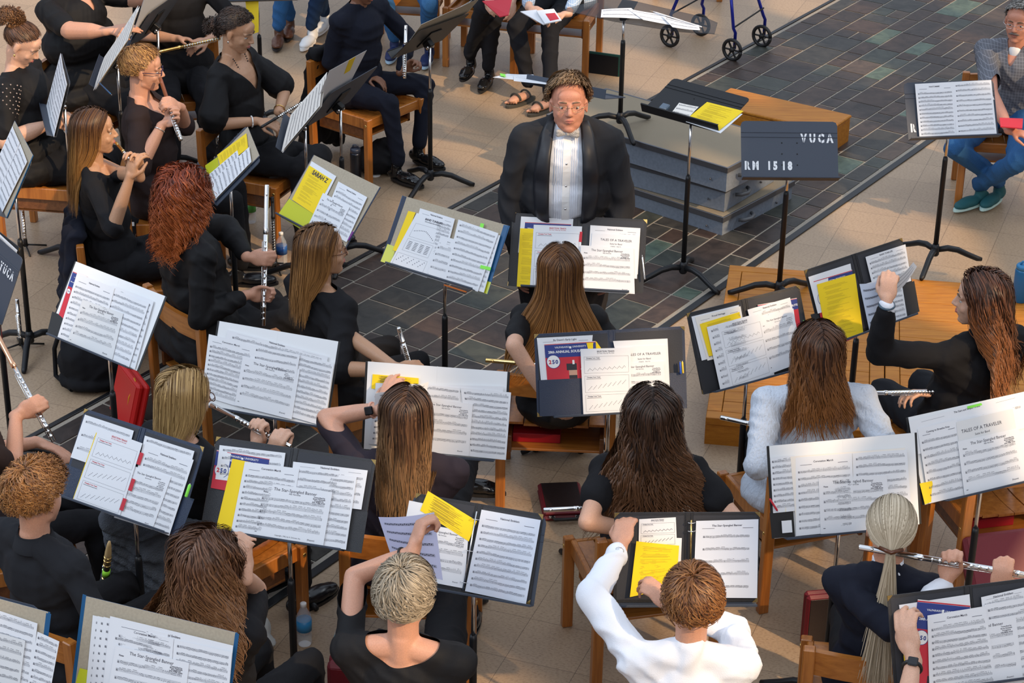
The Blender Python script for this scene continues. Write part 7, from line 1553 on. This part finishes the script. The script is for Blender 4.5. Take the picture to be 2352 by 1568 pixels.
# the pages being turned
def curl_page(P0, P1, P2, P3, bulge, label, m=M_paper, staves=6):
    g = MB(); N_ = 14; c = [np.array(q, float) for q in (P0, P1, P2, P3)]; n = unit(np.cross(c[1]-c[0], c[3]-c[0])); n = n if n@(CAM-c[0]) > 0 else -n; V = []
    f = lambda u, v, z=0.: c[0]*(1-u)*(1-v)+c[1]*u*(1-v)+c[2]*u*v+c[3]*(1-u)*v+n*(bulge*math.sin(math.pi*u)*(1-.4*v)+z)
    for z in (0, -.0006):
        for j in range(N_+1):
            for i in range(N_+1): V.append(f(i/N_, j/N_, z))
    K = (N_+1)**2; F = []
    for j in range(N_):
        for i in range(N_): a = j*(N_+1)+i; F += [(a, a+N_+1, a+N_+2, a+1), (K+a, K+a+1, K+a+N_+2, K+a+N_+1)]
    g.add(V, F, m, True)
    for k in range(staves):
        for l in range(5):
            v = .12+.84*k/staves+l*.009
            for i in range(10):
                u0, u1 = .08+.084*i, .08+.084*(i+1); g.add([f(u0, v, .0008), f(u1, v, .0008), f(u1, v+.0035, .0008), f(u0, v+.0035, .0008)], [(0, 1, 2, 3)], M_inkf)
        for i in range(22): u = .1+.037*i; v = .12+.84*k/staves+.005*(i*7 % 5); g.add([f(u, v, .001), f(u+.016, v, .001), f(u+.016, v+.018, .001), f(u, v+.018, .001)], [(0, 1, 2, 3)], M_ink)
    tag(g.build('music_sheet', origin=c[0]), label, 'music sheet')
curl_page(at(869, 1187, 1.20), at(997, 1176, 1.24), at(1017, 1332, 1.02), at(903, 1290, 1.05), .03, 'bluish page being turned by the ash blond player', mat('bluish_paper', (.50, .52, .72), .7), 5)
curl_page(at(2008, 668, 1.36), at(2098, 602, 1.34), at(2106, 612, 1.30), at(2040, 690, 1.26), .02, 'loose page lifted by the page turning player, pointing right', M_paper, 3)
curl_page(at(1974, 652, 1.33), at(2030, 636, 1.36), at(2040, 735, 1.16), at(1998, 764, 1.12), .035, 'page bent forward under the hand of the page turning player', mat('bluish_paper2', (.62, .68, .80), .7), 5)
curl_page(at(862, 902, 1.20), at(985, 876, 1.20), at(975, 925, 1.12), at(858, 950, 1.11), .02, 'page lifted from the folder by the smartwatch wearer', M_paper, 2)
# ---------------------------------------------------------------- blue walker at the top
def walker():
    bl = mat('blue_metal', (.01, .02, .28), .25, .4); tires = [at(1680, 140), at(1748, 108), at(1537, 108), at(1608, 82)]
    r = empty('walker', tires[0], 'blue four wheeled walker with black seat beside the slate walkway', 'walker'); f = unit(tires[1]-tires[0]); 
    for i, t in enumerate(tires):
        fr = unit(tires[0]-tires[2]); s = np.cross(fr, UP); rad = .085; ax = f if False else s; ax = unit(np.array([-.35, 1, 0])) if False else unit(tires[1]-tires[0])
        b = MB(); c = t+UP*rad; a = np.linspace(0, 2*math.pi, 25); U1 = unit(np.cross(ax, UP)); ring = [c+(U1*math.cos(q)+UP*math.sin(q))*(rad-.012) for q in a]; b.tube(ring, .013, M_rubber, 8); b.build('tyre', r)
        b = MB()
        for k in range(6): q = k*math.pi/3; b.beam(c, c+(U1*math.cos(q)+UP*math.sin(q))*(rad-.02), .012, .010, M_rubber)
        b.lathe(c-ax*.015, [(.018, 0), (.020, .015), (.018, .03)], M_rubber, 12, ax); b.build('spoked_hub', r)
        top = c+UP*(.55)+(f*.0)+unit(np.mean(tires, 0)-t)*.14; b = MB(); b.tube([c+ax*.03, c+ax*.03+UP*.12, c+ax*.0+UP*.16, top], .012, bl, 10); b.build('leg_tube', r)
    m = np.mean(tires, 0); b = MB(); b.frame(m+UP*.52, unit(tires[0]-tires[2]), unit(tires[1]-tires[0]), UP, -.20, .20, -.14, .14, 0, .05, M_rubber, .015); b.build('seat_pad', r)
    for k in (0, 2): b = MB(); b.tube([tires[k]+UP*.25, tires[k+1]+UP*.30], .006, M_rubber, 6); b.build('cross_brace', r)
    for k in (2, 3): b = MB(); b.tube([tires[k]+UP*.55, tires[k]+UP*.9], .012, bl, 8); b.build('handle_tube', r)
walker()
